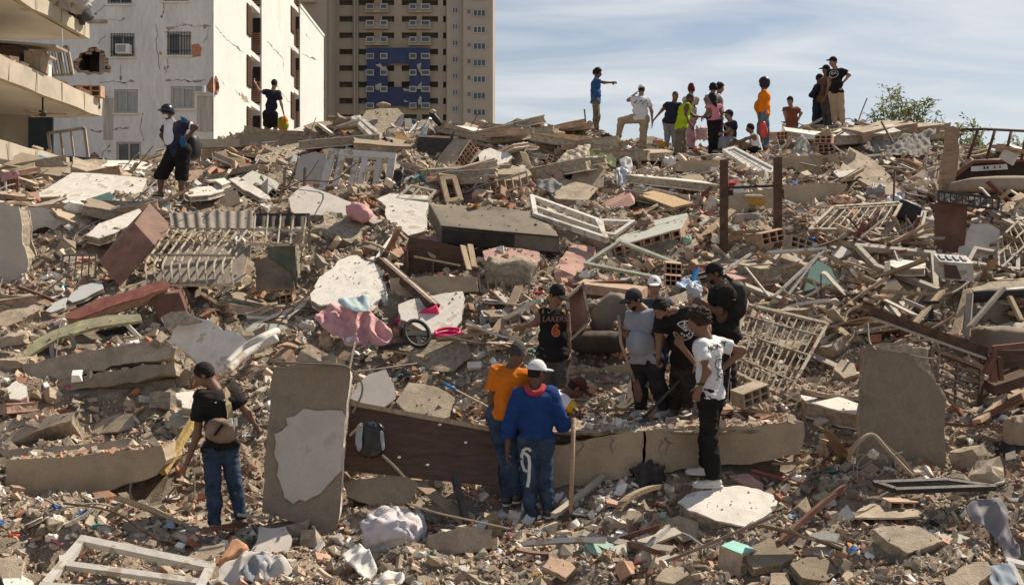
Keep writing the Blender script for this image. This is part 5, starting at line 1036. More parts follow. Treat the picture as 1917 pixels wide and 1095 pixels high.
 person('man in a rust tee with hands on hips further back on the heap', 31.5, dict(hd=(1479, 189), nk=(1481, 199), pv=(1480, 234), eR=(1469, 213), wR=(1472, 226), eL=(1500, 212), wL=(1493, 227), kR=(1474, 260), fR=(1474, 288), kL=(1486, 260), fL=(1487, 288)), yaw=350, hy=330, hp=2, skin='tan', fat=1.12, shirt=dict(mat=clothm('rust_tee', (.17, .045, .025)), sleeve=.55), pants=dict(mat=JEANL), hair='short', hat='cap', hatmat=BLK, H=1.72)
 person('person in dark navy overalls leaning beside the two men in black caps', 29.7, dict(hd=(1535, 147), nk=(1533, 158), pv=(1531, 206), eR=(1519, 178), wR=(1529, 182), eL=(1541, 180), wL=(1537, 186), kR=(1527, 230), fR=(1526, 258), kL=(1536, 228), fL=(1538, 256)), yaw=60, hp=10, skin='dark', shirt=dict(mat=NAVY, sleeve=1.8), pants=dict(mat=NAVY, loose=.02), hair='short', H=1.72)
 person('man in a camouflage shirt and black cap looking left on the heap', 29.4, dict(hd=(1546, 131), nk=(1546, 142), pv=(1547, 188), eR=(1537, 166), wR=(1534, 182), eL=(1552, 166), wL=(1545, 182), kR=(1545, 214), fR=(1545, 244), kL=(1553, 214), fL=(1554, 244)), yaw=290, hp=4, skin='brown', shirt=dict(mat=clothm('camouflage_shirt', (.10, .06, .045), var=.5), sleeve=.8), pants=dict(mat=DKGREY), hair='short', hat='cap', hatmat=BLK, H=1.76)
 p = person('man in a black tee with a white BA badge and khaki trousers, hand on hip', 28.9, dict(hd=(1559, 116), nk=(1565, 127), pv=(1565, 174), eL=(1590, 141), wL=(1576, 158), eR=(1552, 150), wR=(1551, 166), kL=(1575, 206), fL=(1577, 238), kR=(1562, 206), fR=(1564, 238)), yaw=330, hy=296, hp=2, skin='tan', shirt=dict(mat=BLK, sleeve=.6, hem=-.03), pants=dict(mat=KHAKI, loose=.014), hair='short', hat='cap', hatmat=BLK, H=1.80)
 decal(p, p['shirt'], ring(0, 0, .088, .098), 'badge_ring', PRINTW, W(1559, 140, 28.9), unit(A(.95, 0, 0)), AZ, VY, .012); decal(p, p['shirt'], text_polys('BA', .10, 0, 0), 'badge_lettering', PRINTW, W(1559, 139, 28.9), AX, AZ, VY, .012)
people()
# ------------------------------------------------------------------ the large debris, piece by piece
UP, SL, ST, FR = (0, -.25, .97), (0, -.5, .87), (0, -.8, .6), (0, -.985, .17)
EDG = CONCR
def slabs():
 pl = plate
 # left part of the heap
 pl('floor_slab', 'long white plastered floor slab tilted below the helmeted man', 'slab', [(72, 362), (100, 345), (135, 323), (205, 327), (275, 334), (268, 352), (262, 378), (235, 379), (205, 377), (190, 381), (165, 374), (140, 372), (110, 368), (75, 369)], (.02, -.45, .89), .30, (PLAS, EDG, CONCG), lift=.45)
 pl('wall_strip', 'pale grey wall strip with a broken lower edge under the white floor slab', 'wall', [(45, 389), (120, 392), (225, 393), (240, 404), (190, 425), (140, 441), (110, 436), (85, 424), (70, 428), (52, 441), (45, 440)], (0, -1, .12), .2, (PLASD, EDG, CONC))
 pl('wall', 'thick whitish wall end with rough broken side at the left edge', 'wall', [(-25, 383), (12, 383), (35, 386), (42, 420), (50, 470), (54, 495), (55, 528), (40, 535), (22, 543), (-25, 540)], (.15, -.98, 0), .6, (PLASD, EDG, CONC), jag=.05, rec=.03)
 pl('plaster_slab', 'sunlit white slab fragment leaning left of the tipped brown cabinet', 'slab', [(160, 440), (185, 418), (235, 400), (262, 390), (268, 400), (245, 420), (215, 436), (185, 446)], (.1, -.45, .88), .14, (PLAS, EDG, CONC), lift=.3)
 pl('painted_wall_piece', 'long red edged wall fragment with clay blocks showing below the tipped cabinet', 'wall fragment', [(121, 588), (180, 562), (240, 545), (300, 525), (317, 529), (316, 540), (270, 556), (230, 566), (180, 585), (145, 597), (123, 597)], (.1, -.8, .6), .2, (REDP, BRICKP, REDP), lift=.25, at=(220, 590), D=16.0)
 wallfrag('wall_fragment', 'broken block wall lying on the red edged fragment', (140, 578, 16.6), (310, 522, 16.9), (150, 556, 17.7), .13, CONC, 6, nx=3, ny=1)
 pl('plaster_slab', 'blue grey plaster sheet lying beside the rubble left of the red fragment', 'slab', [(125, 560), (150, 535), (190, 525), (195, 540), (160, 558), (135, 566)], SL, .06, (PLASB, EDG, CONC), lift=.2)
 pl('plaster_slab', 'small blue grey plaster sheet lowest beside the red fragment', 'slab', [(85, 582), (105, 563), (126, 556), (122, 575), (95, 585)], SL, .06, (PLASB, EDG, CONC), lift=.12)
 pl('plaster_slab', 'beige slab half buried at the left edge below the thick wall', 'slab', [(-10, 608), (0, 585), (40, 566), (85, 562), (75, 580), (40, 600), (10, 612)], SL, .18, (CONC, EDG, CONC), lift=.1)
 pl('wall_slab', 'big pale plaster wall slab with a crumbled upper edge left of centre', 'wall', [(300, 593), (318, 584), (345, 581), (360, 590), (385, 597), (402, 606), (440, 618), (455, 630), (472, 642), (470, 668), (476, 678), (470, 700), (440, 708), (395, 705), (352, 692), (333, 690), (325, 655), (315, 640), (322, 622), (308, 612)], (-.08, -.87, .48), .16, (PLAS, EDG, CONC), jag=.04, lift=.16)
 pl('bare_patch', 'crumbled bare concrete corner stuck on the big pale plaster slab', 'concrete', [(302, 593), (318, 585), (345, 582), (362, 592), (378, 600), (350, 606), (330, 606), (318, 618), (308, 612)], (-.08, -.87, .48), .05, (CONCR, EDG), lift=.14, at=(390, 690), D=G(390, 700)-.06)
 pl('concrete_ledge', 'cracked concrete ledge under the overturned green table top', 'concrete beam', [(40, 682), (90, 672), (130, 662), (220, 648), (300, 640), (331, 652), (326, 668), (240, 680), (170, 695), (100, 716), (48, 707)], (0, -.95, .3), .5, (CONC, EDG, CONC), lift=.05)
 pl('concrete_ledge', 'long low concrete ledge running left below the cracked ledge', 'concrete beam', [(48, 712), (100, 720), (170, 702), (240, 690), (326, 676), (330, 700), (240, 715), (120, 735), (60, 728)], (0, -.97, .2), .5, (CONCG, EDG, CONC), lift=0)
 pl('concrete_beam', 'big fallen concrete beam half buried at lower left', 'concrete beam', [(10, 862), (58, 858), (110, 856), (180, 848), (240, 842), (303, 832), (312, 862), (292, 890), (240, 905), (188, 925), (140, 930), (90, 936), (30, 931), (8, 905)], (.04, -1, .06), .8, (BEAM, BEAM, BEAM), jag=.012, lift=.02)
 pl('concrete_ledge', 'thin slab ledge lying along the top of the big left beam', 'slab', [(0, 845), (60, 838), (130, 832), (200, 826), (255, 822), (252, 836), (180, 845), (100, 855), (10, 858)], (0, -.9, .4), .4, (CONC, EDG, CONC), lift=.12)
 for (a, b, lab) in [((-10, 820), (140, 770), 'upper long slab strip stacked at the left edge'), ((-10, 800), (95, 765), 'second long slab strip stacked at the left edge')]:
  pl('slab_strip', lab, 'slab', [a, (b[0]-60, b[1]+10), b, (b[0]-5, b[1]+16), (b[0]-70, b[1]+36), (a[0], a[1]+22)], (0, -.8, .6), .5, (CONC, EDG, CONC), lift=.15)
 wallfrag('wall_fragment', 'collapsed block wall piece with orange clay showing left of the black tee man', (172, 770), (326, 752), (185, 722), .24, CONC, 4, core=BRICK, nx=3, ny=1)
 wallfrag('wall_fragment', 'small clay block wall piece stacked under the orange one', (170, 812), (250, 798), (180, 785), .16, CONC, 3)
 pl('stone_slab', 'small white faced stone at the left edge above the long ledges', 'stone', [(12, 725), (30, 712), (50, 722), (52, 742), (38, 748), (18, 746)], (.1, -.6, .8), .2, (PLAS, EDG), lift=.2)
 pl('stone_slab', 'shaded grey slab leaning on the pale wall slab', 'slab', [(328, 708), (345, 690), (362, 695), (350, 720), (330, 728)], (-.2, -.9, .3), .12, (CONCG, EDG), lift=.2)
 pl('stone_slab', 'white topped slab beside the black tee man shoulder', 'slab', [(328, 735), (360, 731), (400, 733), (385, 748), (360, 765), (340, 762)], UP, .12, (PLAS, EDG), lift=.25)
 pl('stone_slab', 'beige block slab with cloth on it beside the yellow plank', 'slab', [(312, 785), (345, 772), (366, 776), (362, 795), (330, 802)], (0, -.5, .87), .14, (CONC, EDG), lift=.2)
 # top left
 for px, lab, n, m in [([(428, 335), (445, 331), (470, 345), (505, 368), (508, 374), (490, 372), (455, 355)], 'white slab sheet sloping right of the helmeted man', (.1, -.45, .88), PLAS), ([(345, 358), (370, 350), (405, 348), (420, 356), (390, 365), (355, 368)], 'layered pale slab near the helmeted man feet', UP, PLAS), ([(400, 337), (420, 333), (432, 340), (415, 346)], 'small white plaster scrap beside the layered slab', UP, PLAS),
                          ([(348, 320), (378, 317), (392, 325), (370, 340), (350, 342)], 'brown tile sheet leaning behind the helmeted man', (.1, -.6, .8), TILE), ([(415, 358), (445, 356), (450, 378), (425, 392), (412, 385)], 'beige slab end right of the helmeted man', (.3, -.9, .3), CONC)]:
  pl('slab_piece', lab, 'slab', px, n, .1, (m, EDG, CONC), lift=.25)
 pl('concrete_slab', 'thick broken grey concrete floor slab on the crest left of the white frames', 'slab', [(476, 300), (482, 288), (520, 278), (560, 274), (600, 272), (655, 262), (662, 268), (640, 285), (600, 296), (560, 310), (520, 318), (490, 312)], (.0, -.4, .92), .5, (CONCR, CONCR, CONCG), lift=.35, jag=.05, rec=.05)
 pl('concrete_slab', 'flat grey wall cap on the crest where the climbing man stands', 'slab', [(450, 252), (500, 250), (560, 255), (562, 270), (520, 275), (450, 272)], (0, -.97, .2), .3, (CONCG, EDG), lift=.1)
 pl('plasterboard', 'smooth whitish panel standing left of the big white frame', 'panel', [(556, 300), (566, 290), (590, 284), (612, 290), (608, 320), (605, 352), (575, 347), (550, 340)], (-.1, -.85, .5), .06, (PLASD, EDG), lift=.05)
 pl('white_slab', 'large white plaster sheet lying right of the pink cushion', 'slab', [(706, 372), (730, 362), (770, 365), (802, 366), (803, 385), (797, 400), (800, 430), (765, 441), (745, 425), (735, 420), (720, 400), (722, 385)], (.05, -.5, .86), .12, (PLAS, EDG, CONC), lift=.18)
 pl('white_slab', 'pale plaster sheet lying left of the pink cushion', 'slab', [(540, 372), (560, 352), (575, 347), (610, 360), (640, 372), (690, 388), (716, 414), (700, 419), (660, 402), (630, 404), (590, 402), (560, 405), (545, 395)], (0, -.5, .86), .12, (PLASD, EDG, CONC), lift=.18)
 pl('white_slab', 'large stained white wall slab at the middle of the heap above the pink bedspread', 'wall', [(580, 548), (592, 530), (598, 518), (622, 502), (632, 488), (650, 480), (668, 477), (684, 488), (700, 490), (712, 505), (720, 510), (724, 535), (720, 552), (712, 562), (706, 578), (690, 584), (665, 584), (625, 570), (600, 572), (582, 562)], (0, -.55, .83), .13, (PLAS, EDG, CONC), lift=.2, jag=.035)
 pl('white_slab', 'pale dusty slab sloping behind the steering wheel', 'slab', [(745, 570), (770, 560), (800, 555), (835, 548), (866, 545), (871, 560), (866, 600), (855, 612), (820, 626), (795, 622), (770, 605), (750, 598)], (.05, -.6, .8), .13, (PLAS, EDG, CONC), lift=.18)
 pl('white_slab', 'round white plaster boulder face on the crest right of the hollow block slab', 'slab', [(895, 290), (905, 281), (918, 277), (935, 284), (950, 285), (960, 293), (950, 304), (935, 308), (910, 307), (897, 300)], (0, -.6, .8), .3, (PLAS, EDG, CONC), lift=.2)
 wallfrag('wall_fragment', 'tilted block wall slab showing rows of square holes on the crest', (838, 322, 23.4), (880, 262, 23.8), (806, 318, 23.9), .34, CONC, 5, core=BRICKP, nx=2, ny=3)
 pl('concrete_block', 'big grey slab block with lilac side standing proud on the crest', 'slab', [(668, 236), (685, 207), (712, 203), (745, 203), (755, 213), (740, 232), (726, 256), (700, 250)], (-.1, -.55, .82), .5, (CONCR, pm('lilac_painted_plaster', (.44, .40, .44), var=.1)), lift=.3, D=27.3, at=(710, 250))
 pl('lilac_wall', 'pale lilac painted side of the slab block on the crest', 'wall', [(728, 258), (742, 230), (757, 212), (755, 232), (740, 256), (731, 264)], (.5, -.86, .1), .2, (pm('lilac_painted_plaster', (.44, .40, .44)), EDG), D=26.9, at=(740, 255))
 pl('white_slab', 'small white standing slab beside the lilac sided block', 'slab', [(757, 222), (770, 222), (772, 236), (764, 242), (758, 250)], (.2, -.95, .1), .2, (PLAS, EDG), D=27.4, at=(762, 250))
 blob('stone', 'flat stone lying on top of the lilac sided block', 'stone', 718, 197, 28, 9, CONCR, depth=.25, D=27.2, amp=.2)
 # centre and right
 wallfrag('wall_fragment', 'mint topped block wall piece with rows of holes right of the mattress', (1145, 462, 18.0), (1272, 428, 18.1), (1172, 428, 18.9), .26, GREENG, 7, nx=1, ny=2)
 pl('wood_board', 'flat chipboard sheet lying above the mint wall piece', 'board', [(1187, 362), (1223, 357), (1262, 367), (1297, 380), (1278, 384), (1260, 388), (1225, 375)], (.05, -.42, .9), .04, (pm('chipboard', (.50, .34, .19), var=.3, scale=30, bump=.3), WOODL), lift=.35, jag=0, layers=False)
 pl('wood_board', 'pale board lying on rubble below the pink tee woman', 'board', [(1270, 330), (1310, 326), (1335, 350), (1325, 354)], SL, .03, (WOODL, WOODL), lift=.25, jag=0, layers=False)
 pl('concrete_slab', 'red topped concrete slab stacked right of the pink cloth cabinet', 'slab', [(903, 470), (935, 461), (975, 465), (1010, 472), (1012, 488), (990, 497), (965, 503), (908, 487)], (.05, -.5, .86), .18, (PINKP, EDG, CONC), lift=.4)
 blob('concrete_block', 'rough dark concrete block under the red topped slab', 'concrete', 958, 513, 95, 62, CONCR, e=.5, amp=.25, freq=5)
 o = one('concrete_block', 'cream column piece lying slanted right of the red topped slab', 'concrete', MB().hexa(W(1040, 522, 17.2), W(1078, 535, 17.0)-W(1040, 522, 17.2), W(1118, 478, 17.9)-W(1078, 530, 17.0), A(-.03, .15, .18)), [PINKP, CONC]); roughen(o, .12, .03, 5)
 one('brick_lintel', 'dusty red lintel lying behind the white capped man', 'lintel', bx3((1080, 530, 15.9), (1200, 545, 15.7), (1080, 548, 15.9), (1095, 522, 16.3)), BRICKP)
 for (c, lab) in [((1241, 512, 15.4), 'upper hollow clay block beside the plastic bag'), ((1240, 535, 15.2), 'lower hollow clay block beside the plastic bag')]:
  p = W(*c); t = thing('hollow_block', lab, 'brick', p); hollow(MB(), p+A(.05, .1, 0), (.22, -.02, -.02), (0, 0, .15), (0.02, .3, .03), 3, 2).build('block', TILE, t); land(p, lab)
 for lab, px, D in [('long concrete beam in front of the diggers', [(1207, 806), (1240, 801), (1310, 799), (1380, 796), (1440, 793), (1505, 789), (1507, 815), (1498, 850), (1440, 862), (1380, 869), (1300, 876), (1208, 888)], 12.2), ('lower left length of concrete beam behind the hoodie man', [(940, 852), (985, 843), (1035, 832), (1120, 818), (1205, 806), (1204, 889), (1120, 902), (1035, 915), (945, 920)], 12.17)]:
  t = thing('concrete_beam', lab, 'concrete beam', W(px[3][0], px[-2][1], D)); land(W(px[3][0], px[3][1], D), lab)
  o = plate_mb([W(u, v, D) for u, v in px], A(0, -1, .02), .5, .016).build('beam', [BEAM, BEAM, BEAM], t)
  for k in range(4):
   u = R.uniform(px[0][0]+25, px[4][0]-25); v = R.uniform(812, 826); pts = [(u, v)]; mb = MB()
   for j in range(7): pts.append((pts[-1][0]+R.gauss(0, 3.2)+(3 if k == 1 else 0), pts[-1][1]+R.uniform(2, 8)*(.3 if k == 1 else 1)))
   for a, b_ in zip(pts[:-1], pts[1:]): mb.bar(W(*a, D-.004), W(*b_, D-.004), .006, R.uniform(.004, .010))
   mb.build('crack', CRACK, t)
  o = blob_mb(W((px[0][0]+px[4][0])/2, 802, D+.25), (1.0, .3, .05), amp=.9, freq=7, seg=40).build('mortar_crust', CONCR, t)
 pl('concrete_beam', 'shorter concrete beam behind the hoodie man and the shovel', 'concrete beam', [(1060, 692), (1110, 686), (1178, 680), (1180, 742), (1140, 750), (1085, 755), (1065, 730)], (0, -1, .05), .4, (BEAM, EDG, BEAM), D=14.2)
 pl('concrete_beam', 'beam end below the red topped slab left of the vest man', 'concrete beam', [(728, 522), (800, 516), (893, 519), (896, 545), (850, 553), (800, 560), (745, 556), (730, 540)], (0, -.97, .2), .4, (BEAM, EDG, BEAM))
 pl('rock_slab', 'white faced slab under the white tee man shoes', 'slab', [(1268, 938), (1285, 925), (1310, 918), (1345, 912), (1372, 908), (1400, 910), (1425, 916), (1448, 926), (1456, 938), (1450, 955), (1435, 966), (1415, 976), (1395, 985), (1370, 980), (1340, 974), (1310, 962), (1290, 955)], (.02, -.42, .9), .2, (PLAS, EDG, CONC), jag=.035, lift=.16)
 pl('concrete_slab', 'upright bare concrete slab standing at right of the heap', 'slab', [(1608, 892), (1610, 800), (1613, 720), (1618, 660), (1622, 646), (1650, 652), (1680, 658), (1712, 672), (1722, 690), (1740, 700), (1756, 722), (1768, 742), (1771, 770), (1770, 830), (1768, 896)], (-.06, -.99, .1), .16, (CONCG, EDG, CONC), D=12.1, jag=.015, at=(1690, 892))
 pl('concrete_core', 'rough broken core standing above the upright right slab', 'concrete', [(1622, 668), (1625, 648), (1660, 640), (1700, 645), (1738, 652), (1742, 690), (1755, 715), (1745, 722), (1715, 690), (1680, 668)], (-.06, -.99, .1), .2, (CONCR, CONCR), D=12.28, at=(1690, 700), jag=.05)
 s = thing('concrete_slab', 'upright concrete slab with a white plaster patch at the centre front', 'slab', P(570, 985)); n = unit((-.05, -.98, .16)); D = 11.45; land(P(570, 985)+A(0, 0, .5), 'the upright slab with the plaster patch')
 pl('slab_body', None, None, [(490, 958), (497, 850), (506, 740), (512, 686), (560, 682), (610, 682), (655, 690), (656, 705), (648, 780), (640, 880), (631, 996), (560, 980)], n, .13, (CONCG, PLAS, CONC), D=D, at=(570, 970), parent=s, jag=.008)
 pl('plaster_patch', None, None, [(513, 812), (528, 806), (538, 795), (535, 782), (552, 778), (568, 764), (590, 768), (615, 767), (641, 769), (647, 780), (645, 810), (642, 850), (640, 880), (628, 892), (616, 905), (602, 922), (586, 930), (572, 938), (560, 935), (548, 943), (532, 930), (525, 905), (518, 890), (521, 868), (513, 850), (516, 830)], n, .012, (PLASD, PLASD), D=D-.022, at=(570, 970), parent=s, jag=.012, layers=False)
 for px, n, lab, m, th in [([(1520, 930), (1545, 918), (1560, 925), (1545, 940)], SL, 'small flat stone above the speckled concrete ball', CONC, .1), ([(1634, 990), (1650, 985), (1690, 982), (1722, 985), (1745, 998), (1766, 1012), (1740, 1022), (1700, 1035), (1660, 1012)], (0, -.5, .86), 'thick concrete slab below the beige brick slab', CONC, .24),
                          ([(1390, 1030), (1440, 1005), (1465, 1015), (1490, 1040), (1465, 1058), (1410, 1065)], (0, -.5, .87), 'grey flat stone right of the mint painted block', CONCG, .1), ([(1478, 1055), (1510, 1040), (1545, 1042), (1575, 1070), (1545, 1088), (1500, 1080)], (0, -.45, .89), 'rounded grey flat stone at the bottom right', CONCG, .12),
                          ([(1765, 1080), (1800, 1060), (1850, 1050), (1858, 1072), (1830, 1100), (1775, 1110)], SL, 'rough pale stone at the bottom right corner', CONC, .25), ([(470, 1030), (485, 985), (535, 985), (548, 1010), (540, 1035), (500, 1042)], (.1, -.6, .8), 'pale square slab piece at the foot of the upright patched slab', PLASD, .1),
                          ([(1232, 975), (1270, 965), (1306, 975), (1310, 1005), (1280, 1015), (1262, 1000)], (.1, -.75, .65), 'shaded beige slab piece leaning under the white rock slab', CONC, .08), ([(1015, 1060), (1030, 1040), (1068, 1050), (1078, 1062), (1060, 1082)], (.1, -.5, .87), 'tan tile slab in the front rubble', TILE, .05),
                          ([(1225, 1085), (1245, 1062), (1280, 1060), (1290, 1075), (1262, 1092)], SL, 'pale stone slab at the bottom centre right', CONC, .14), ([(1440, 1095), (1442, 1072), (1475, 1070), (1480, 1095)], SL, 'tan square stone at the bottom edge', CONC, .12), ([(1365, 890), (1400, 885), (1430, 905), (1430, 915), (1390, 905)], SL, 'pinkish slab piece behind the white rock slab', PINKP, .1),
                          ([(-5, 1070), (0, 1045), (28, 1038), (48, 1050), (40, 1080), (5, 1085)], SL, 'brown stone slab at the bottom left corner', CONC, .2), ([(-5, 1110), (5, 1082), (40, 1075), (64, 1090), (50, 1110)], UP, 'pale flat stone at the bottom left corner', PLAS, .12), ([(340, 1048), (380, 1022), (422, 1015), (420, 1030), (370, 1055)], SL, 'beige stone beneath the black tee man shoes', CONC, .2),
                          ([(655, 745), (690, 700), (722, 690), (738, 720), (742, 745), (720, 762), (690, 758)], (.1, -.8, .6), 'triangular pale slab behind the brown board', PLASD, .1), ([(740, 752), (765, 715), (820, 725), (852, 745), (842, 780), (800, 790), (760, 770)], (.0, -.6, .8), 'dusty beige slab behind the brown board', CONC, .2), ([(762, 668), (785, 640), (830, 632), (880, 648), (885, 670), (850, 695), (800, 690)], (0, -.7, .7), 'big dusty concrete lump below the magenta tray', CONCR, .3),
                          ([(1498, 735), (1530, 733), (1580, 745), (1612, 757), (1612, 775), (1570, 768), (1510, 752)], UP, 'white topped block slab left of the upright right slab', PLAS, .2), ([(1560, 690), (1575, 672), (1600, 680), (1605, 700), (1580, 708)], SL, 'beige stone right of the white window guard', CONC, .15), ([(1505, 545), (1512, 515), (1530, 487), (1555, 500), (1568, 530), (1545, 535)], (.1, -.85, .5), 'broken teal painted wall piece at right', TEALP, .14), ([(1290, 748), (1298, 722), (1318, 715), (1322, 735)], (0, -.8, .6), 'teal painted wall piece behind the white tee man', TEALP, .08),
                          ([(1150, 760), (1175, 745), (1185, 700), (1190, 750), (1170, 765)], ST, 'small grey slab beside the shovel blade', CONCG, .05), ([(1590, 275), (1635, 300), (1668, 330), (1650, 350), (1610, 330), (1570, 320)], (.2, -.6, .77), 'dusty tent shaped slab on the right crest', CONC, .12), ([(1570, 322), (1590, 278), (1600, 285), (1585, 330)], (-.6, -.8, .1), 'steep side of the tent shaped slab on the right crest', CONC, .12), ([(1560, 322), (1610, 300), (1625, 305), (1600, 328), (1570, 332)], UP, 'pale slab end below the tent shaped slab', PLASD, .1),
                          ([(1605, 335), (1640, 328), (1690, 360), (1675, 368), (1650, 362)], SL, 'long dusty slab below the right crest', CONC, .1), ([(1788, 488), (1798, 450), (1818, 420), (1850, 418), (1872, 430), (1875, 460), (1850, 480), (1815, 490)], (-.1, -.85, .5), 'whitish wall slab with bar shadows right of the brown door', PLASD, .14), ([(1360, 360), (1385, 340), (1400, 370), (1385, 400), (1365, 400)], (-.3, -.9, .3), 'plaster slab with brick edge behind the rusty posts', PLAS, .2),
                          ([(1655, 490), (1690, 486), (1732, 490), (1733, 502), (1680, 502)], UP, 'pale slab inside the fallen white window frame', PLAS, .12), ([(1555, 475), (1575, 460), (1595, 472), (1570, 484)], SL, 'small pale block piece right of the white bars', PLASD, .12), ([(720, 315), (735, 300), (752, 310), (740, 330), (722, 332)], SL, 'small cream rock beside the big white frame', CONC, .2),
                          ([(1066, 349), (1072, 312), (1110, 304), (1134, 318), (1130, 350), (1110, 352)], (0, -.75, .66), 'tan concrete block below the yellow bags', CONC, .5), ([(1010, 345), (1060, 335), (1120, 352), (1100, 375), (1040, 372)], SL, 'dusty slab beside the air conditioner', CONC, .2)]:
  pl('slab_piece', lab, 'slab', px, n, th, (m, EDG, CONC), lift=.12)
 for px, lab in [([(1265, 303), (1300, 300), (1346, 300), (1346, 326), (1300, 325), (1265, 320)], 'plastered beam ledge under the pink tee woman'), ([(1462, 294), (1500, 292), (1560, 290), (1572, 300), (1568, 325), (1520, 328), (1462, 322)], 'upper plastered ledge behind the right rusty post'), ([(1468, 346), (1530, 342), (1588, 345), (1575, 368), (1530, 378), (1468, 390)], 'lower plastered ledge behind the right rusty post'), ([(1365, 360), (1448, 352), (1450, 396), (1365, 400)], 'plastered ledge between the rusty posts')]:
  pl('plastered_ledge', lab, 'concrete beam', px, (0, -.99, .12), .5, (BEAM, EDG, BEAM), lift=.05)
 pl('concrete_rock', 'dark grey boulder slab under the brown board', 'concrete', [(645, 905), (690, 895), (760, 890), (785, 905), (770, 940), (735, 955), (690, 945), (650, 930)], (0, -.93, .35), .4, (CONCG, EDG), lift=.05)
 pl('concrete_ledge', 'low beam end right of the white sack', 'concrete beam', [(800, 1000), (860, 985), (920, 990), (925, 1025), (880, 1035), (830, 1045), (800, 1025)], (0, -.95, .3), .4, (CONC, EDG), lift=.05)
slabs()
wallfrag('wall_fragment', 'beige topped brick slab below the fallen dark shutter', (1602, 968, 11.15), (1722, 966, 11.1), (1640, 925, 11.65), .17, CONC, 3, core=BRICK, nx=1, ny=1)

def furniture():
 # tipped brown cabinet
 o = one('cabinet', 'reddish brown cabinet tipped on its side left of the window guard', 'cabinet', MB().hexa(W(252, 418, 17.6), W(185, 490, 17.2)-W(252, 418, 17.6), W(292, 462, 17.3)-W(252, 418, 17.6), W(280, 380, 18.4)-W(252, 418, 17.6)), WOODR)
 one('cabinet', 'small brown box cabinet right of the red edged wall fragment', 'cabinet', MB().hexa(W(278, 552, 16.2), W(298, 602, 16.1)-W(278, 552, 16.2), W(335, 548, 16.1)-W(278, 552, 16.2), W(286, 540, 16.7)-W(278, 552, 16.2)), WOODR)
 # overturned table with a green edge
 t = thing('table', 'overturned table with a yellow green top and dark hollow below at left', 'table', P(150, 650)); land(P(150, 640), 'the overturned green table')
 mb = plate_mb(on_plane([(28, 671), (60, 640), (95, 620), (150, 600), (200, 590), (262, 588), (265, 600), (220, 606), (180, 612), (110, 632), (50, 668)], W(150, 620, 15.4), unit((-.12, -.55, .83))), unit((-.12, -.55, .83)), .04, 0, layers=False); mb.build('table_top', pm('green_grey_laminate', (.30, .28, .17), var=.25, second=(.40, .44, .12), sec_at=.62, dust=.25), t)
 MB().bar(W(134, 622, 15.4), W(141, 655, 15.5), .05, .05).build('leg', GREYP, t); MB().bar(W(236, 606, 15.6), W(262, 632, 15.6), .05, .05).build('leg', ALU, t); MB().bar(W(95, 640, 15.3), W(99, 668, 15.3), .05, .05).build('leg', GREYP, t)
 plate_mb(on_plane([(60, 668), (110, 634), (260, 606), (266, 632), (180, 648), (90, 668)], W(150, 650, 16.0), unit((0, -.95, .2))), unit((0, -.95, .2)), .06, 0, layers=False).build('hollow_shade', DARK, t)  # dark sheet painting the shaded hollow below the table top
 # brown board with the hanging bag
 t = thing('wooden_board', 'wide dark brown wooden board propped beside the upright patched slab', 'board', P(780, 915)); land(P(780, 900), 'the wide brown board'); n = unit((.06, -.93, .35))
 q = on_plane([(657, 757), (800, 784), (938, 809), (936, 842), (932, 880), (928, 908), (800, 896), (643, 880), (650, 810)], W(780, 850, 11.9), n); plate_mb(q, n, .045, 0, layers=False).build('panel', WOODD, t)
 MB().bar(q[0]+n*.002+A(0, 0, .012), q[2]+n*.002+A(0, 0, .012), .05, .02, up=n).build('edge_strip', WOODL, t)
 for u, v in [(823, 795), (747, 856), (872, 828), (800, 870)]:
  blob_mb(W(u, v, 11.78), (.018, .008, .012), amp=.3, seg=10).build('paint_spot', PLAS, t)
 one('bag', 'black plastic bag hanging on the wide brown board', 'bag', blob_mb(W(694, 823, 11.72), (.17, .07, .19), rotm(0, .1, 0), .75, .2, 4, 24, .25), pm('black_film', (.012, .012, .014), rough=.28, bump=.1, spec=.5, fine=20))
 one('plastic_wrap', 'clear plastic scrap tied to the black bag on the board', 'plastic', cloth_mb([(668, 795), (678, 792), (679, 830), (670, 848), (667, 838)], W(675, 820, 11.6), (0, -1, .2), amp=.03, wl=.08), pm('white_film', (.34, .34, .36), rough=.3)); one('plastic_wrap', 'white plastic strip on the right side of the black bag', 'plastic', cloth_mb([(711, 803), (719, 812), (721, 835), (715, 848), (715, 830)], W(716, 826, 11.6), (0, -1, .2), amp=.02, wl=.08), pm('white_film', (.34, .34, .36), rough=.3))
 # dark mattress
 t = thing('mattress', 'dark canvas mattress lying on the heap under a white window frame', 'mattress', P(930, 470)); land(P(930, 450), 'the dark mattress')
 c = W(826, 424, 18.0); o = MB().hexa(c, W(1050, 444, 17.9)-c, W(802, 379, 18.9)-c, W(824, 456, 18.0)-c).build('cover', pm('dark_canvas', (.155, .135, .11), var=.3, scale=2.2, bump=.3, second=(.09, .08, .065), sec_at=.55, dust=.35), t); bevel(o, .035, 3); roughen(o, .14, .018, 2.5, True)
 MB().tube(catmull([c+A(0, -.015, .0), W(900, 431, 17.95), W(980, 438, 17.9), W(1050, 444, 17.88)], 4), .014, 5).build('piping', BLACK, t); MB().tube([W(824, 456, 17.98), W(1051, 474, 17.87)], .014, 5).build('piping', BLACK, t)
 plate_mb([W(828, 428, 17.965), W(1048, 446, 17.875), W(1050, 472, 17.865), W(826, 454, 17.965)], A(.09, -1, 0), .012, .01, layers=False).build('dark_side', pm('black_canvas', (.025, .022, .02), var=.5, scale=3, dust=.1), t)  # front strip in blacker canvas than the cover
 # open cabinet under the pink cloth
 t = thing('cabinet', 'dark open cabinet half buried under the pink cloth below the mattress', 'cabinet', P(810, 515)); y = 17.6
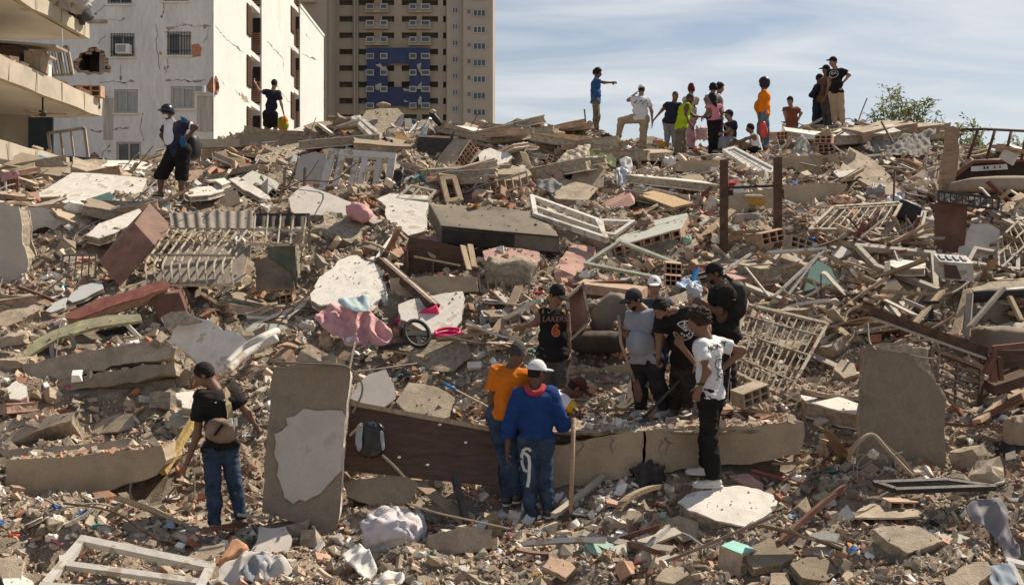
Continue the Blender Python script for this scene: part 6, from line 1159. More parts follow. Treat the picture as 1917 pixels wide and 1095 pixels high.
 for a, b, w, h in [((762, 470), (765, 512), .05, .5), ((866, 492), (864, 512), .05, .5), ((812, 486), (812, 512), .03, .5), ((760, 472), (868, 494), .5, .05)]: MB().bar(W(*a, y), W(*b, y), w, h, up=(0, 1, 0)).build('panel', WOODD, t)
 MB().bar(W(775, 480, y-.3), W(862, 497, y-.3), .05, .03).build('edge_strip', WOODL, t); MB().hexa(W(762, 512, y+.3), W(866, 512, y+.3)-W(762, 512, y+.3), A(0, .02, 0), A(0, 0, .3)).build('back', DARK, t)
 for (a, b, lab) in [((866, 460, 17.5), (878, 505, 17.2), 'pale board leaning right of the dark open cabinet'), ((880, 458, 17.6), (888, 500, 17.3), 'second pale board leaning right of the dark open cabinet'), ((785, 448, 17.9), (812, 482, 17.5), 'orange brown lath left of the dark open cabinet')]: pole('plank', lab, 'plank', a, b, .09, .025, WOODL)
 pole('steel_beam', 'rusted channel beam lying slanted right of the stained white slab', 'beam', (714, 488, 17.3), (813, 574, 15.9), .17, .10, RUST); 
 pole('steel_flange', 'thin upper flange of the slanted rusted beam', 'beam', (718, 484, 17.28), (816, 569, 15.88), .05, .02, GREYF)
 # frame box (drawer) right of the vest man
 t = thing('drawer', 'old cream drawer standing on end right of the vest man', 'drawer', P(1085, 640)); a, b, c_, d = W(1062, 556, 14.6), W(1090, 533, 14.5), W(1103, 602, 14.4), W(1068, 634, 14.5)
 for p_, q_, nm in [(a, b, 'side'), (b, c_, 'side'), (c_, d, 'side'), (d, a, 'side')]: MB().bar(p_, q_, .30, .03, up=np.cross(q_-p_, (0, 1, 0))).build(nm, CREAMM if nm == 'side' else WOODL, t)
 plate_mb([a+A(0, .14, 0), b+A(0, .14, 0), c_+A(0, .14, 0), d+A(0, .14, 0)], A(0, -1, 0), .02, 0, layers=False).build('bottom_board', PINKP, t)
 blob('armchair', 'dusty grey armchair back behind the stout man', 'cushion', 1142, 590, 96, 75, clothm('dusty_grey_upholstery', (.15, .13, .11), dust=.3), depth=.22, D=14.7, ry=-.5, e=.7, amp=.12, folds=.1)
 blob('armchair', 'dark armchair seat right of the cream drawer', 'cushion', 1120, 640, 105, 44, clothm('dark_upholstery', (.035, .03, .028), dust=.2), depth=.3, D=14.4, e=.6, amp=.08); blob('pillow', 'grey pillow lying on the dark armchair seat', 'pillow', 1110, 575, 52, 36, clothm('grey_pillow', (.22, .19, .16), dust=.3), D=14.7, amp=.2, folds=.3)
 # right side: wardrobes, headboard, sofa
 t = thing('wardrobe_door', 'tall reddish brown door standing at the right of the heap', 'door', P(1780, 470)); plate_mb([W(u, v, 18.3) for u, v in [(1752, 380), (1780, 378), (1812, 384), (1808, 440), (1803, 473), (1750, 474)]], A(0, -1, .05), .05, 0, layers=False).build('panel', WOODR, t); MB().bar(W(1780, 382, 18.2), W(1812, 381, 18.2), .10, .03).build('torn_corner', TILE, t); land(P(1780, 430), 'the reddish brown door')
 t = thing('bed_headboard', 'carved brown bed end post standing on the right crest', 'bed', P(1780, 358)); plate_mb([W(u, v, 21.8) for u, v in [(1776, 238), (1786, 235), (1799, 242), (1799, 255), (1795, 262), (1797, 280), (1792, 320), (1784, 352), (1776, 358), (1762, 358), (1760, 345), (1765, 310), (1772, 275), (1774, 256)]], A(.1, -1, .05), .12, .004, layers=False).build('post', WOOD, t); land(W(1780, 300, 21.8), 'the carved bed post')
 t = thing('bed_box', 'dark bed base with a white sticker strip behind the rolled mattress', 'bed', W(1850, 345, 22)); q = [W(1790, 325, 22), W(1822, 305, 22.3), W(1950, 300, 22.6), W(1950, 345, 22.2), W(1790, 342, 21.9)]; plate_mb(on_plane([(1790, 330), (1822, 306), (1950, 302), (1950, 348), (1790, 345)], W(1860, 330, 22.), unit((0, -.95, .3))), unit((0, -.95, .3)), .1, 0, layers=False).build('panel', pm('dark_brown_fabric', (.05, .035, .028), var=.25), t)
 MB().tube([W(1790, 327, 21.85), W(1822, 303, 21.9), W(1950, 298, 21.95)], .045, 6).build('edge_roll', WOODR, t); plate_mb(on_plane([(1818, 312), (1885, 307), (1887, 317), (1818, 321)], W(1850, 314, 21.86), unit((0, -.95, .3))), unit((0, -.95, .3)), .008, 0, layers=False).build('sticker', PRINTW, t)
 for u in (1843, 1849, 1862, 1872): MB().cbox(W(u, 314.5-(u-1843)*.06, 21.79), (.035, .012, .05)).build('sticker_mark', REDP if u > 1860 else BLACK, t)
 o = blob('mattress', 'dusty beige mattress curling over the right edge rubble', 'mattress', 1872, 350, 175, 34, clothm('dusty_beige_ticking', (.34, .27, .20), dust=.3), depth=.75, D=21.0, e=.5, amp=.10, freq=2); 
 t = thing('bed_rail', 'rusty ladder like bed frame rail against the sky at right', 'bed', W(1860, 250, 21.6))
 MB().tube([W(1800, 243, 21.6), W(1843, 242, 21.6), W(1950, 247, 21.7)], .028, 6).build('rail', RUST, t)
 for (a, b) in [((1830, 245), (1812, 298)), ((1862, 246), (1847, 298)), ((1893, 247), (1880, 300)), ((1922, 248), (1912, 300))]: MB().tube([W(*a, 21.6), W(*b, 21.6)], .028, 6).build('upright', RUST, t)
 one('red_board', 'red and white boards leaning below the bed frame rail', 'board', MB().bar(W(1858, 274, 21.3), W(1930, 286, 21.3), .14, .05), BRICKP); one('white_board', 'white board end under the bed frame rail', 'board', MB().cbox(W(1888, 294, 21.3), (.3, .05, .2), rotm(0, .5, 0)), WHITEF)
 blob('sofa_cushion', 'large dusty sofa cushion at the right edge beneath the white cloth', 'cushion', 1885, 640, 120, 60, clothm('dusty_sofa', (.17, .14, .115), dust=.3), depth=.4, D=14.6, e=.4, amp=.14, folds=.12)
 t = thing('chair', 'overturned dark wooden chair seat at the right edge', 'chair', P(1880, 740)); y = 13.2
 for a, b, w, h in [((1858, 652), (1925, 645), .06, .06), ((1845, 700), (1862, 662), .10, .06), ((1856, 665), (1860, 715), .07, .07), ((1870, 668), (1874, 712), .05, .05)]: MB().bar(W(*a, y), W(*b, y), w, h).build('rail' if a[0] == 1858 else 'leg', WOODR, t)
 MB().hexa(W(1862, 722, y), W(1930, 700, y)-W(1862, 722, y), A(.05, .5, .05), A(0, 0, -.12)).build('seat', WOODD, t); MB().hexa(W(1868, 690, y+.45), W(1930, 690, y+.45)-W(1868, 690, y+.45), A(0, .03, 0), A(0, 0, .22)).build('back_board', WOODD, t); land(W(1880, 700, y), 'the overturned dark chair')
 blob('suitcase', 'black soft suitcase at the lower right edge', 'suitcase', 1905, 900, 80, 150, clothm('black_fabric', (.018, .015, .02), dust=.1), depth=.35, D=11.9, e=.4, amp=.12, folds=.12); blob('cushion', 'beige cushion standing on the black suitcase at the right edge', 'cushion', 1910, 815, 55, 80, clothm('beige_cushion', (.33, .25, .18), dust=.2), depth=.16, D=12.0, e=.45, amp=.15, folds=.2)
 blob('bag', 'blue grey bag behind the black suitcase at the right edge', 'bag', 1890, 800, 100, 60, clothm('blue_grey_bag', (.07, .08, .10)), depth=.3, D=12.9, amp=.2, folds=.2)
 blob('cushion', 'mustard yellow chair cushion between the rusty posts', 'cushion', 1412, 378, 46, 30, clothm('mustard_cloth', (.42, .24, .06), dust=.15), depth=.2, D=20.6, e=.6, amp=.1); blob('cushion_roll', 'fluffy cream roll on top of the mustard cushion', 'cushion', 1412, 368, 42, 9, clothm('cream_fleece', (.5, .4, .27), dust=.2), depth=.1, D=20.5, amp=.2)
 blob('bedding', 'folded grey bedding between the rusty posts', 'bedding', 1402, 412, 64, 28, clothm('grey_bedding', (.30, .27, .24), dust=.25), D=19.6, e=.6, amp=.15, folds=.2)
 blob('black_chair', 'black office chair seat upturned right of the mid grille', 'chair', 1698, 397, 48, 40, BLACK, depth=.16, D=19.8, e=.5, amp=.12, ry=.35); blob('sack', 'dirty white sack beside the black office chair', 'sack', 1733, 418, 50, 28, clothm('dirty_white_sack', (.45, .42, .38), dust=.2), D=19.3, amp=.2, folds=.2)
 blob('drum', 'cream plastic drum under the mint wall piece', 'drum', 1244, 466, 52, 48, pm('cream_plastic', (.50, .40, .24), var=.15, dust=.25), depth=.22, D=18.4, e=.55, amp=.02)
 t = thing('cabinet', 'pinkish open box with a dark round hole above the mint wall piece', 'box', P(1158, 410)); c = W(1120, 395, 20.2); MB().hexa(c, W(1180, 365, 20.4)-c, A(.02, .25, .12), W(1128, 412, 20.0)-c).build('carcass', PINKP, t); blob_mb(W(1166, 402, 19.95), (.14, .05, .10), seg=18, amp=0).build('hole', DARK, t)  # the round hole is a black lump, its inner shade painted
 o = one('metal_cabinet', 'dark brown metal cabinet leaning on the crest', 'cabinet', MB().hexa(W(778, 308, 24.6), W(845, 312, 24.4)-W(778, 308, 24.6), W(782, 256, 24.8)-W(778, 308, 24.6), A(.1, .5, .1)), STEELD)
 plate('metal_flap', 'dark pointed metal flap beside the brown cabinet on the crest', 'sheet metal', [(812, 308), (838, 265), (851, 244), (846, 275), (828, 300)], (.2, -.95, .2), .02, (STEELD, STEELD), D=24.2, jag=0, layers=False)
 plate('cardboard', 'torn orange brown cardboard box flaps on the crest', 'cardboard', [(735, 265), (742, 252), (752, 250), (768, 262), (778, 272), (772, 285), (750, 285), (735, 280)], (.1, -.8, .6), .02, (pm('cardboard', (.42, .24, .10), var=.2), WOODL), D=25.0, jag=.02, layers=False)
 plate('cardboard', 'brown cardboard sheet lying under the torn box flaps', 'cardboard', [(722, 284), (745, 278), (775, 282), (790, 285), (770, 292), (735, 290)], (0, -.6, .8), .02, (pm('cardboard', (.42, .24, .10)), WOODL), D=24.6, jag=.02, layers=False)
 # metal chair legs tangle
 t = thing('metal_chair', 'tangle of upturned metal chair legs on the crest', 'chair', P(800, 262)); y = 25.5
 for (a, b) in [((765, 250), (783, 228)), ((783, 228), (775, 252)), ((788, 252), (803, 222)), ((803, 222), (818, 250)), ((803, 222), (822, 228)), ((822, 228), (828, 246)), ((795, 240), (810, 210)), ((815, 250), (806, 224)), ((770, 246), (800, 236))]: MB().tube([W(*a, y), W(*b, y+R.random()*.3)], .022, 5).build('leg', ALU, t)
 plate_mb([W(783, 252, y), W(795, 235, y), W(803, 238, y+.2), W(798, 254, y)], A(0, -1, .1), .02, 0, layers=False).build('seat', ALU, t)
 blob('tube', 'black tube end sticking up from the chair legs on the crest', 'tube', 815, 222, 34, 12, BLACK, depth=.08, D=25.4, ry=.9, e=.8, amp=0); blob('tube_end', 'cream end piece on the black tube on the crest', 'cap', 810, 209, 12, 8, CREAMM, depth=.06, D=25.35, amp=.1)
furniture()

def frames_and_bars():
 fr, gr = plank_frame, grille
 fr('casement_window', 'big white window frame lying in the lower left corner', 'window frame', [(156, 1012), (394, 1062), (366, 1120), (82, 1100)], (.05, -.5, .86), .075, .07, WHITEF, lift=.12, inner=((0, .52),))
 fr('casement_window', 'white window frame lying on the dark mattress', 'window frame', [(996, 370), (1117, 414), (1134, 448), (1002, 404)], (.1, -.35, .93), .08, .09, WHITEF, D=18.2, at=(1060, 430), inner=((0, .55),))
 fr('casement_window', 'tall white sliding window frame standing on the upper heap', 'window frame', [(622, 286), (735, 294), (726, 356), (604, 355)], (-.05, -.9, .42), .14, .10, WHITEF, inner=((1, .18), (1, .42), (1, .56), (1, .8)), lift=.05)
 fr('casement_window', 'white frame tilted against the lilac sided block', 'window frame', [(662, 224), (672, 222), (738, 278), (722, 282)], (.2, -.7, .7), .10, .12, WHITEF, D=26.3, at=(700, 275))
 fr('casement_window', 'dusty window frame fallen open at the right', 'window frame', [(1604, 462), (1746, 476), (1752, 542), (1640, 500)], (0, -.55, .83), .08, .09, GREYF, lift=.2, inner=((1, .5),))
 fr('casement_window', 'pale frame with torn mesh lying right of the whitish slab', 'window frame', [(1826, 466), (1905, 480), (1905, 505), (1812, 492)], (0, -.6, .8), .06, .06, GREYF, lift=.2)
 fr('casement_window', 'greenish window frame lying under the mint wall piece', 'window frame', [(1097, 494), (1160, 452), (1270, 495), (1240, 522)], (0, -.6, .8), .05, .05, GREENF, D=16.9, at=(1180, 515))
 fr('casement_window', 'small white frame behind the tilted mattress frame', 'window frame', [(1126, 414), (1185, 416), (1150, 440), (1130, 438)], (0, -.5, .87), .06, .06, WHITEF, lift=.3)
 fr('casement_window', 'white frame corner in the bottom right corner', 'window frame', [(1888, 1050), (1935, 1062), (1950, 1120), (1918, 1110)], (0, -.6, .8), .05, .05, WHITEF, lift=.2)
 fr('fly_screen', 'small rusty frame standing on the white plaster sheet', 'frame', [(770, 348), (815, 358), (800, 376), (742, 372)], (0, -.55, .83), .04, .04, GREYF, lift=.3, inner=((1, .4),))
 fr('drawer_box', 'small wooden drawer box left of the air conditioner', 'drawer', [(828, 338), (850, 336), (862, 376), (838, 380)], (.1, -.75, .65), .09, .14, WOODL, lift=.3)
 fr('casement_window', 'white framed window pane on the right crest of the brick slab', 'window frame', [(938, 255), (962, 252), (968, 272), (928, 275)], (0, -.8, .6), .10, .1, WHITEF, D=26, at=(950, 272))
 gr('window_grille', 'long white slatted shutter lying across the crest rubble', [(1356, 283), (1374, 278), (1450, 318), (1430, 333)], (0, -.6, .8), 2, (), .02, WHITEF, lift=.3, fr=.07, cat='shutter')
 t = bpy.data.objects['window_grille']; c = on_plane([(1356, 283), (1374, 278), (1450, 318), (1430, 333)], W(*anchor([(1356, 283), (1374, 278), (1450, 318), (1430, 333)], (0, -.6, .8)), G(*anchor([(1356, 283), (1374, 278), (1450, 318), (1430, 333)], (0, -.6, .8))))+A(0, 0, .3), unit((0, -.6, .8)))
 for k in range(1, 11): MB().bar(c[0]+(c[3]-c[0])*k/11, c[1]+(c[2]-c[1])*k/11, .10, .02, up=(0, -.6, .8)).build('slat', WHITEF, t)
 gr('window_grille', 'white window guard with scrolls leaning right of the diggers', [(1398, 570), (1549, 606), (1472, 744), (1362, 690)], (.1, -.72, .68), 11, (.18, .45, .80), .011, CREAMM, lift=.18, fr=.04, scroll=6)
 gr('window_grille', 'small window guard lying in the rubble right of the rusty posts', [(1560, 388), (1688, 380), (1660, 430), (1516, 430)], (0, -.5, .87), 9, (.12,), .014, CREAMM, lift=.25, fr=.05)
 gr('window_grille', 'dark fallen shutter lying in front of the upright right slab', [(1640, 905), (1770, 900), (1858, 912), (1680, 918)], (0, -.32, .95), 7, (), .018, STEELD, lift=.22, fr=.05)
 gr('window_grille', 'rusted window guard behind the upright right slab', [(1745, 655), (1838, 690), (1832, 790), (1740, 745)], (.1, -.85, .5), 2, (.15, .3, .45, .6, .75, .9), .013, RUST, D=13.4, at=(1790, 760), fr=.05)
 gr('window_grille', 'bent cream bars in the upper right rubble', [(1868, 450), (1910, 410), (1940, 440), (1870, 505)], (.1, -.7, .7), 6, (.5,), .014, CREAMM, lift=.3, fr=.03)
 gr('railing', 'short steel railing standing beside the dark concrete block', [(895, 512), (990, 520), (990, 552), (900, 545)], (0, -.9, .4), 6, (), .013, WIRE, D=16.5, at=(940, 550), fr=.025, cat='railing')
 gr('railing', 'low bent railing on the upper heap right of the brown cabinet', [(888, 352), (985, 322), (990, 345), (892, 378)], (0, -.8, .6), 7, (), .016, WIRE, lift=.15, fr=.03, cat='railing')
 gr('railing', 'steel bars standing in front of the rubble left of the tipped cabinet', [(118, 478), (180, 478), (178, 520), (114, 522)], (0, -.9, .4), 5, (), .013, WIRE, lift=.1, fr=.025, cat='railing')
 gr('railing', 'black wrought iron rail across the reddish brown door', [(1757, 358), (1870, 372), (1868, 392), (1757, 378)], (0, -.9, .4), 10, (), .012, STEELD, D=18.2, at=(1810, 375), fr=.03, cat='railing')
 # bulging window guard on its back
 t = thing('window_grille', 'bulging cream window guard on its back beside the tipped cabinet', 'window grille', P(380, 535)); land(P(380, 500), 'the bulging cream window guard')
 for k in range(11):
  f = k/10; MB().tube(catmull([W(318+162*f, 428+2*f, 17.6), W(283+157*f, 477+2*f, 16.9), W(272+160*f, 500+2*f, 16.6), W(277+160*f, 533, 16.45)], 4), .017, 5).build('bar', CREAMM, t)
 for a, b in [((316, 428, 17.6), (482, 430, 17.6)), ((281, 477, 16.88), (442, 479, 16.88)), ((276, 534, 16.45), (438, 534, 16.45)), ((300, 453, 17.25), (462, 455, 17.25))]: MB().bar(W(*a), W(*b), .035, .035).build('cross_bar', CREAMM, t)
 for k in range(2):
  o = W(375+26*(k % 2), 446+20*(k//2), 17.2); MB().tube([o+A(math.cos(s), math.sin(s)*.4, math.sin(s))*.10*(1-s/14) for s in np.linspace(0, 11, 26)], .010, 4).build('scroll', CREAMM, t)
 t = thing('window_grille', 'second bay window guard with dark flaps right of the bulging one', 'window grille', P(530, 470))
 for k in range(5): f = k/4; MB().tube([W(478+96*f, 400+2*f, 17.4), W(474+92*f, 456+2*f, 17.)], .017, 5).build('bar', CREAMM, t)
 for a, b in [((474, 402, 17.4), (580, 402, 17.4)), ((472, 430, 17.2), (578, 432, 17.2)), ((470, 457, 17), (576, 459, 17)), ((578, 402, 17.4), (580, 470, 17.)), ((557, 458, 17), (560, 520, 16.6))]: MB().bar(W(*a), W(*b), .04, .04).build('cross_bar', CREAMM if a[1] != 402 else STEELD, t)
 plate('tin_sheet', 'green tinted sheet hanging inside the second bay window guard', 'sheet', [(500, 462), (552, 460), (556, 540), (505, 545)], (0, -.95, .3), .02, (pm('dark_green_sheet', (.07, .095, .06), var=.45, scale=3, dust=.45), DARK), D=16.9, jag=0, layers=False); plate('dark_panel', 'dark dusty panel under the second bay window guard', 'panel', [(475, 488), (500, 480), (545, 512), (552, 540), (480, 545)], (0, -.9, .4), .03, (pm('dusty_dark_board', (.10, .075, .055), var=.4, scale=3, dust=.45), WOOD), D=16.7, jag=.02, layers=False)
 plate('panel', 'dusty grey boards lying under the bulging window guard', 'panel', [(330, 452), (470, 455), (452, 532), (285, 530)], (-.05, -.6, .8), .05, (pm('dusty_grey_board', (.27, .225, .185), var=.3, scale=3, stretch=(4, 1, 1)), WOOD), D=17.25, at=(380, 500), jag=.01, layers=False)
 # corrugated roofing
 t = thing('roofing_sheet', 'grey corrugated roofing sheet behind the bulging window guard', 'roofing', P(400, 430)); mb = MB(); n_ = 56
 for k in range(n_+1):
  f = k/n_; d = .045*math.sin(k*math.pi/3.5); mb.v += [tuple(W(316+160*f, 399-5*f, 18.4+d)), tuple(W(324+150*f, 434-2*f, 17.8+d))]
 mb.f = [(2*k, 2*k+1, 2*k+3, 2*k+2) for k in range(n_)]; mb.m = [0]*n_; mb.sm = [True]*n_; mb.build('sheet', pm('weathered_zinc', (.20, .175, .15), var=.25, scale=3, bump=.15, dust=.3), t)
 mb = MB()
 for k in range(30):
  f = k/29; d = .05*math.sin(k*math.pi/2.6); mb.v += [tuple(W(478+100*f, 400, 17.9+d)), tuple(W(478+100*f, 424, 17.7+d))]
 mb.f = [(2*k, 2*k+1, 2*k+3, 2*k+2) for k in range(29)]; mb.m = [0]*29; mb.sm = [True]*29; t2 = thing('roofing_sheet', 'dark corrugated flap over the second bay window guard', 'roofing', P(530, 430)); mb.build('sheet', pm('dark_zinc', (.05, .045, .04), dust=.2), t2)
 # rusty posts with cross bars
 t = thing('steel_gantry', 'rusty steel frame of two posts standing out of the heap at right', 'steel frame', P(1405, 470)); land(W(1405, 420, 18.8), 'the rusty steel posts')
 MB().bar(W(1355, 472, 18.3), W(1355, 300, 18.3), .12, .10, up=(0, 1, 0)).build('post', RUST, t); MB().bar(W(1456, 462, 18.6), W(1456, 295, 18.6), .125, .10, up=(0, 1, 0)).build('post', RUST, t); MB().bar(W(1363, 352, 18.3), W(1450, 348, 18.5), .045, .04).build('cross_bar', STEELD, t); MB().bar(W(1363, 435, 18.25), W(1450, 433, 18.5), .05, .05).build('cross_bar', WOOD, t); MB().cbox(W(1366, 361, 18.35), (.10, .08, .09)).build('bracket', STEELD, t)
 plate('board', 'brown board fixed low between the rusty posts', 'board', [(1364, 440), (1450, 436), (1450, 458), (1445, 466), (1364, 472)], (0, -.99, .1), .04, (WOOD, WOOD), D=18.4, jag=.01, layers=False)
 # long rusted rail
 t = thing('steel_beam', 'long rusted channel rail slanting across the right of the heap', 'beam', W(1735, 640, 13.6)); MB().bar(W(1628, 583, 13.5), W(1846, 660, 13.3), .10, .12).build('web', RUST, t); MB().bar(W(1629, 594, 13.42), W(1846, 671, 13.22), .035, .03).build('lower_flange', GREYF, t); land(W(1735, 630, 13.5), 'the long rusted rail')
 for (a, b, w, m, lab) in [((1437, 473, 16.6), (1545, 466, 16.9), .09, WHITEF, 'white frame member lying flat above the teal wall piece'), ((1545, 466, 16.9), (1448, 556, 16.2), .07, WHITEF, 'white frame member slanting down from the flat one'), ((1533, 474, 16.8), (1475, 552, 16.3), .06, WHITEF, 'second white frame member slanting beside the first'), ((1350, 512, 16.2), (1404, 476, 16.6), .07, WHITEF, 'white strip slanting left of the backpack man cap'), ((1395, 500, 16.2), (1440, 556, 15.8), .05, GREYF, 'thin strip crossing right of the backpack man'),
                              ((1788, 628, 14.6), (1812, 545, 15.2), .11, WOODL, 'pale plank standing in the right hand rubble'), ((1810, 630, 14.6), (1816, 550, 15.0), .08, GREYF, 'upright grey plank beside the pale plank at right'), ((1815, 612, 14.5), (1878, 540, 14.9), .09, GREYF, 'long whitish plank slanting right of the pale plank'), ((1712, 606, 14.2), (1764, 545, 14.9), .08, WOODL, 'flat cream stick left of the pale plank at right'), ((1890, 555, 14.6), (1912, 600, 14.4), .08, WOODL, 'cream stick leaning at the right edge'),
                              ((1690, 560, 15.6), (1760, 590, 15.1), .09, GREYF, 'dusty plank lying left of the standing planks'), ((1650, 545, 15.9), (1755, 552, 16.), .08, WOODL, 'long lath across the fallen dusty frame'), ((1722, 440, 18.5), (1730, 396, 19.3), .08, WHITEF, 'white post in front of the dirty white sack'), ((1500, 258, 27.), (1612, 264, 26.8), .10, WHITEP, 'long white pole lying across the right crest'), ((305, 884, 12.4), (366, 780, 13.1), .075, pm('yellow_foam', (.50, .36, .13), var=.3, scale=20, bump=.5), 'yellow crumbly strip leaning left of the black tee man'),
                              ((1100, 770, 13.3), (1250, 762, 13.4), .03, WIRE, 'thin pipe lying on the beam by the diggers'), ((1380, 790, 12.9), (1470, 782, 12.9), .05, RUST, 'rust brown pipe lying right of the white tee man'), ((1408, 880, 12.2), (1535, 915, 11.9), .07, REDP, 'dark red board edge right of the white rock slab'), ((850, 890, 11.6), (893, 1050, 10.9), .06, STEELD, 'dark iron pipe stuck upright in the front rubble'), ((835, 720, 13.9), (940, 775, 12.9), .03, WOODL, 'pale broom handle pointing at the orange tee man'),
                              ((1445, 868, 12.3), (1500, 866, 12.3), .03, WIRE, 'short bent bar on the end of the long beam'), ((0, 1010, 11.0), (40, 1026, 10.9), .08, WOODL, 'pale board end at the left edge of the front rubble'), ((565, 1075, 10.6), (603, 1015, 10.9), .06, WHITEF, 'white slat standing in the front rubble near the grey cloth'), ((655, 690, 14.3), (665, 640, 14.8), .02, WIRE, 'short wire rod behind the patched slab')]:
  pole('plank' if m in (WOODL, WHITEF, GREYF) else 'bar', lab, 'plank' if m in (WOODL, WHITEF, GREYF) else 'bar', a, b, w, w*.45 if m in (WOODL, WHITEF, GREYF, REDP) else w, m)
 one('broom', 'blue plastic socket on the pale broom handle', 'broom', MB().tube([W(833, 719, 13.9), W(852, 729, 13.7)], .022, 8), pm('blue_plastic', (.02, .20, .45), rough=.5))
 for i, dy in enumerate((0, 14)):
  one('door_trim', ['upper white moulding strip curving to the patched slab', 'lower white moulding strip curving to the patched slab'][i], 'moulding', MB().tube(catmull([P(425, 735+dy, .35), P(455, 712+dy, .4), P(490, 694+dy, .42), P(518, 684+dy, .45)], 5), .055, 8), WHITEF)
 # electric wires and rebar
 wires('rebar', 'bent steel wires sprouting from the top of the patched slab', 'rebar', [[(512, 688, 11.55), (515, 678, 11.55), (560, 680, 11.5), (640, 684, 11.5), (655, 692, 11.5)], [(514, 690, 11.55), (600, 686, 11.5), (650, 690, 11.5), (672, 705, 11.5), (678, 735, 11.5), (660, 772, 11.6)], [(520, 684, 11.6), (580, 676, 11.6), (648, 686, 11.6), (670, 712, 11.6)]], .011, WIRE)
 wires('rebar', 'bent steel wires over the top of the upright right slab', 'rebar', [[(1612, 690, 12.1), (1622, 650, 12.05), (1680, 643, 12.05), (1752, 640, 12.05), (1756, 700, 12.05)], [(1618, 660, 12.05), (1660, 655, 12.0), (1720, 668, 12.0), (1760, 672, 12.05)], [(1625, 605, 12.5), (1628, 640, 12.3), (1640, 655, 12.1)]], .011, WIRE)
 wires('cable', 'thick dusty cable looping in front of the upright right slab', 'cable', [[(1588, 860, 11.9), (1600, 832, 11.8), (1632, 812, 11.8), (1660, 835, 11.75), (1690, 860, 11.75), (1716, 896, 11.75)], [(1592, 852, 11.85), (1610, 826, 11.75), (1634, 814, 11.75), (1664, 845, 11.7), (1712, 895, 11.7)]], .022, pm('dusty_cable', (.34, .27, .19), dust=.2))
 wires('wire_tangle', 'tangle of thin wires left of the upright right slab', 'wire', [[(1600, 890, 11.7), (1598, 860, 11.7), (1615, 850, 11.7), (1640, 858, 11.7), (1690, 846, 11.7)], [(1605, 905, 11.7), (1606, 870, 11.7), (1620, 850, 11.7)], [(1590, 862, 11.7), (1610, 875, 11.7), (1650, 850, 11.7), (1662, 866, 11.7)]], .006, GREYP)
 blob('plaster_lump', 'white lump hanging in the wire tangle', 'plaster', 1634, 850, 20, 16, PLAS, D=11.7, amp=.4, freq=6)
 wires('wire', 'thin wire loops on the crest near the blue tee man', 'wire', [[(1094, 205, 29.5), (1096, 225, 29.4), (1098, 248, 29.3)], [(1092, 246, 29.3), (1098, 232, 29.3), (1106, 228, 29.3), (1110, 246, 29.3)], [(1088, 248, 29.2), (1104, 243, 29.2), (1112, 238, 29.2)]], .02, STEELD)
 wires('hose', 'beige hose curling over rubble left of the air conditioner', 'hose', [[(960, 332), (985, 325), (1010, 318), (1030, 300), (1036, 320), (1042, 345)], [(985, 330), (1005, 322), (1030, 318)]], .05, pm('beige_hose', (.45, .38, .29), dust=.2))
 wires('wire', 'long wire sweeping from the red edged fragment down the ledge', 'wire', [[(118, 590, 15.2), (110, 620, 15.), (105, 670, 14.8), (100, 715, 14.6)]], .008, WIRE)
 wires('cable', 'pale cable dangling from the black bag on the board', 'cable', [[(655, 815, 11.6), (675, 795, 11.6)], [(716, 852, 11.7), (738, 872, 11.65), (757, 893, 11.65)]], .013, pm('dusty_cable', (.34, .27, .19)))
 for k, (a, b) in enumerate([((532, 355, 20.6), (533, 318, 20.8)), ((570, 350, 21), (571, 315, 21.1)), ((1000, 262, 27.5), (1000, 240, 27.5)), ((1031, 262, 27.5), (1032, 243, 27.5)), ((975, 262, 27.6), (974, 246, 27.7)), ((1673, 378, 19.9), (1675, 322, 20.3)), ((1672, 268, 25.), (1650, 228, 25.5)), ((1555, 300, 25.6), (1548, 262, 26.5))]):
  pole('rod', ['rusty rod upright beside the white panel', 'second rusty rod upright beside the white panel', 'dark rod stump on the crest centre', 'thicker rod stump on the crest centre', 'leftmost rod stump on the crest centre', 'thin dark rod above the silver bag', 'bare twig like rod on the right crest', 'iron bar leaning on the striped cloth'][k], 'rod', a, b, .045 if k < 5 else .03, .04, RUST)
 # tools
 t = thing('shovel', 'shovel with a wooden handle held by the stout man', 'shovel', W(1192, 745, 13.1)); MB().tube([W(1158, 590, 13.15), W(1162, 640, 13.12), W(1188, 715, 13.1)], .019, 7).build('handle', WOODL, t); plate_mb([W(u, v, 13.08) for u, v in [(1182, 712), (1193, 708), (1204, 740), (1200, 755), (1190, 752)]], A(-.3, -.9, .3), .02, 0, layers=False).build('blade', WOODR, t)
 t = thing('shovel', 'long shovel slanting down left from the pizza tee man', 'shovel', W(1178, 812, 12.6)); MB().tube([W(1272, 712, 12.95), W(1205, 782, 12.7)], .018, 7).build('handle', STEELD, t); plate_mb([W(u, v, 12.62) for u, v in [(1212, 772), (1217, 784), (1190, 808), (1175, 817), (1180, 800)]], A(-.1, -.8, .6), .02, 0, layers=False).build('blade', STEELD, t)
 t = thing('pickaxe', 'pickaxe standing on its head held by the hoodie man', 'pickaxe', W(1069, 968, 11.55)); MB().tube([W(1074, 782, 11.62), W(1071, 870, 11.58), W(1068, 966, 11.55)], .023, 8).build('handle', WOOD, t); MB().tube([W(1046, 969, 11.5), W(1068, 963, 11.55), W(1096, 967, 11.6)], [.012, .028, .014], 7).build('head', STEELD, t)
frames_and_bars()

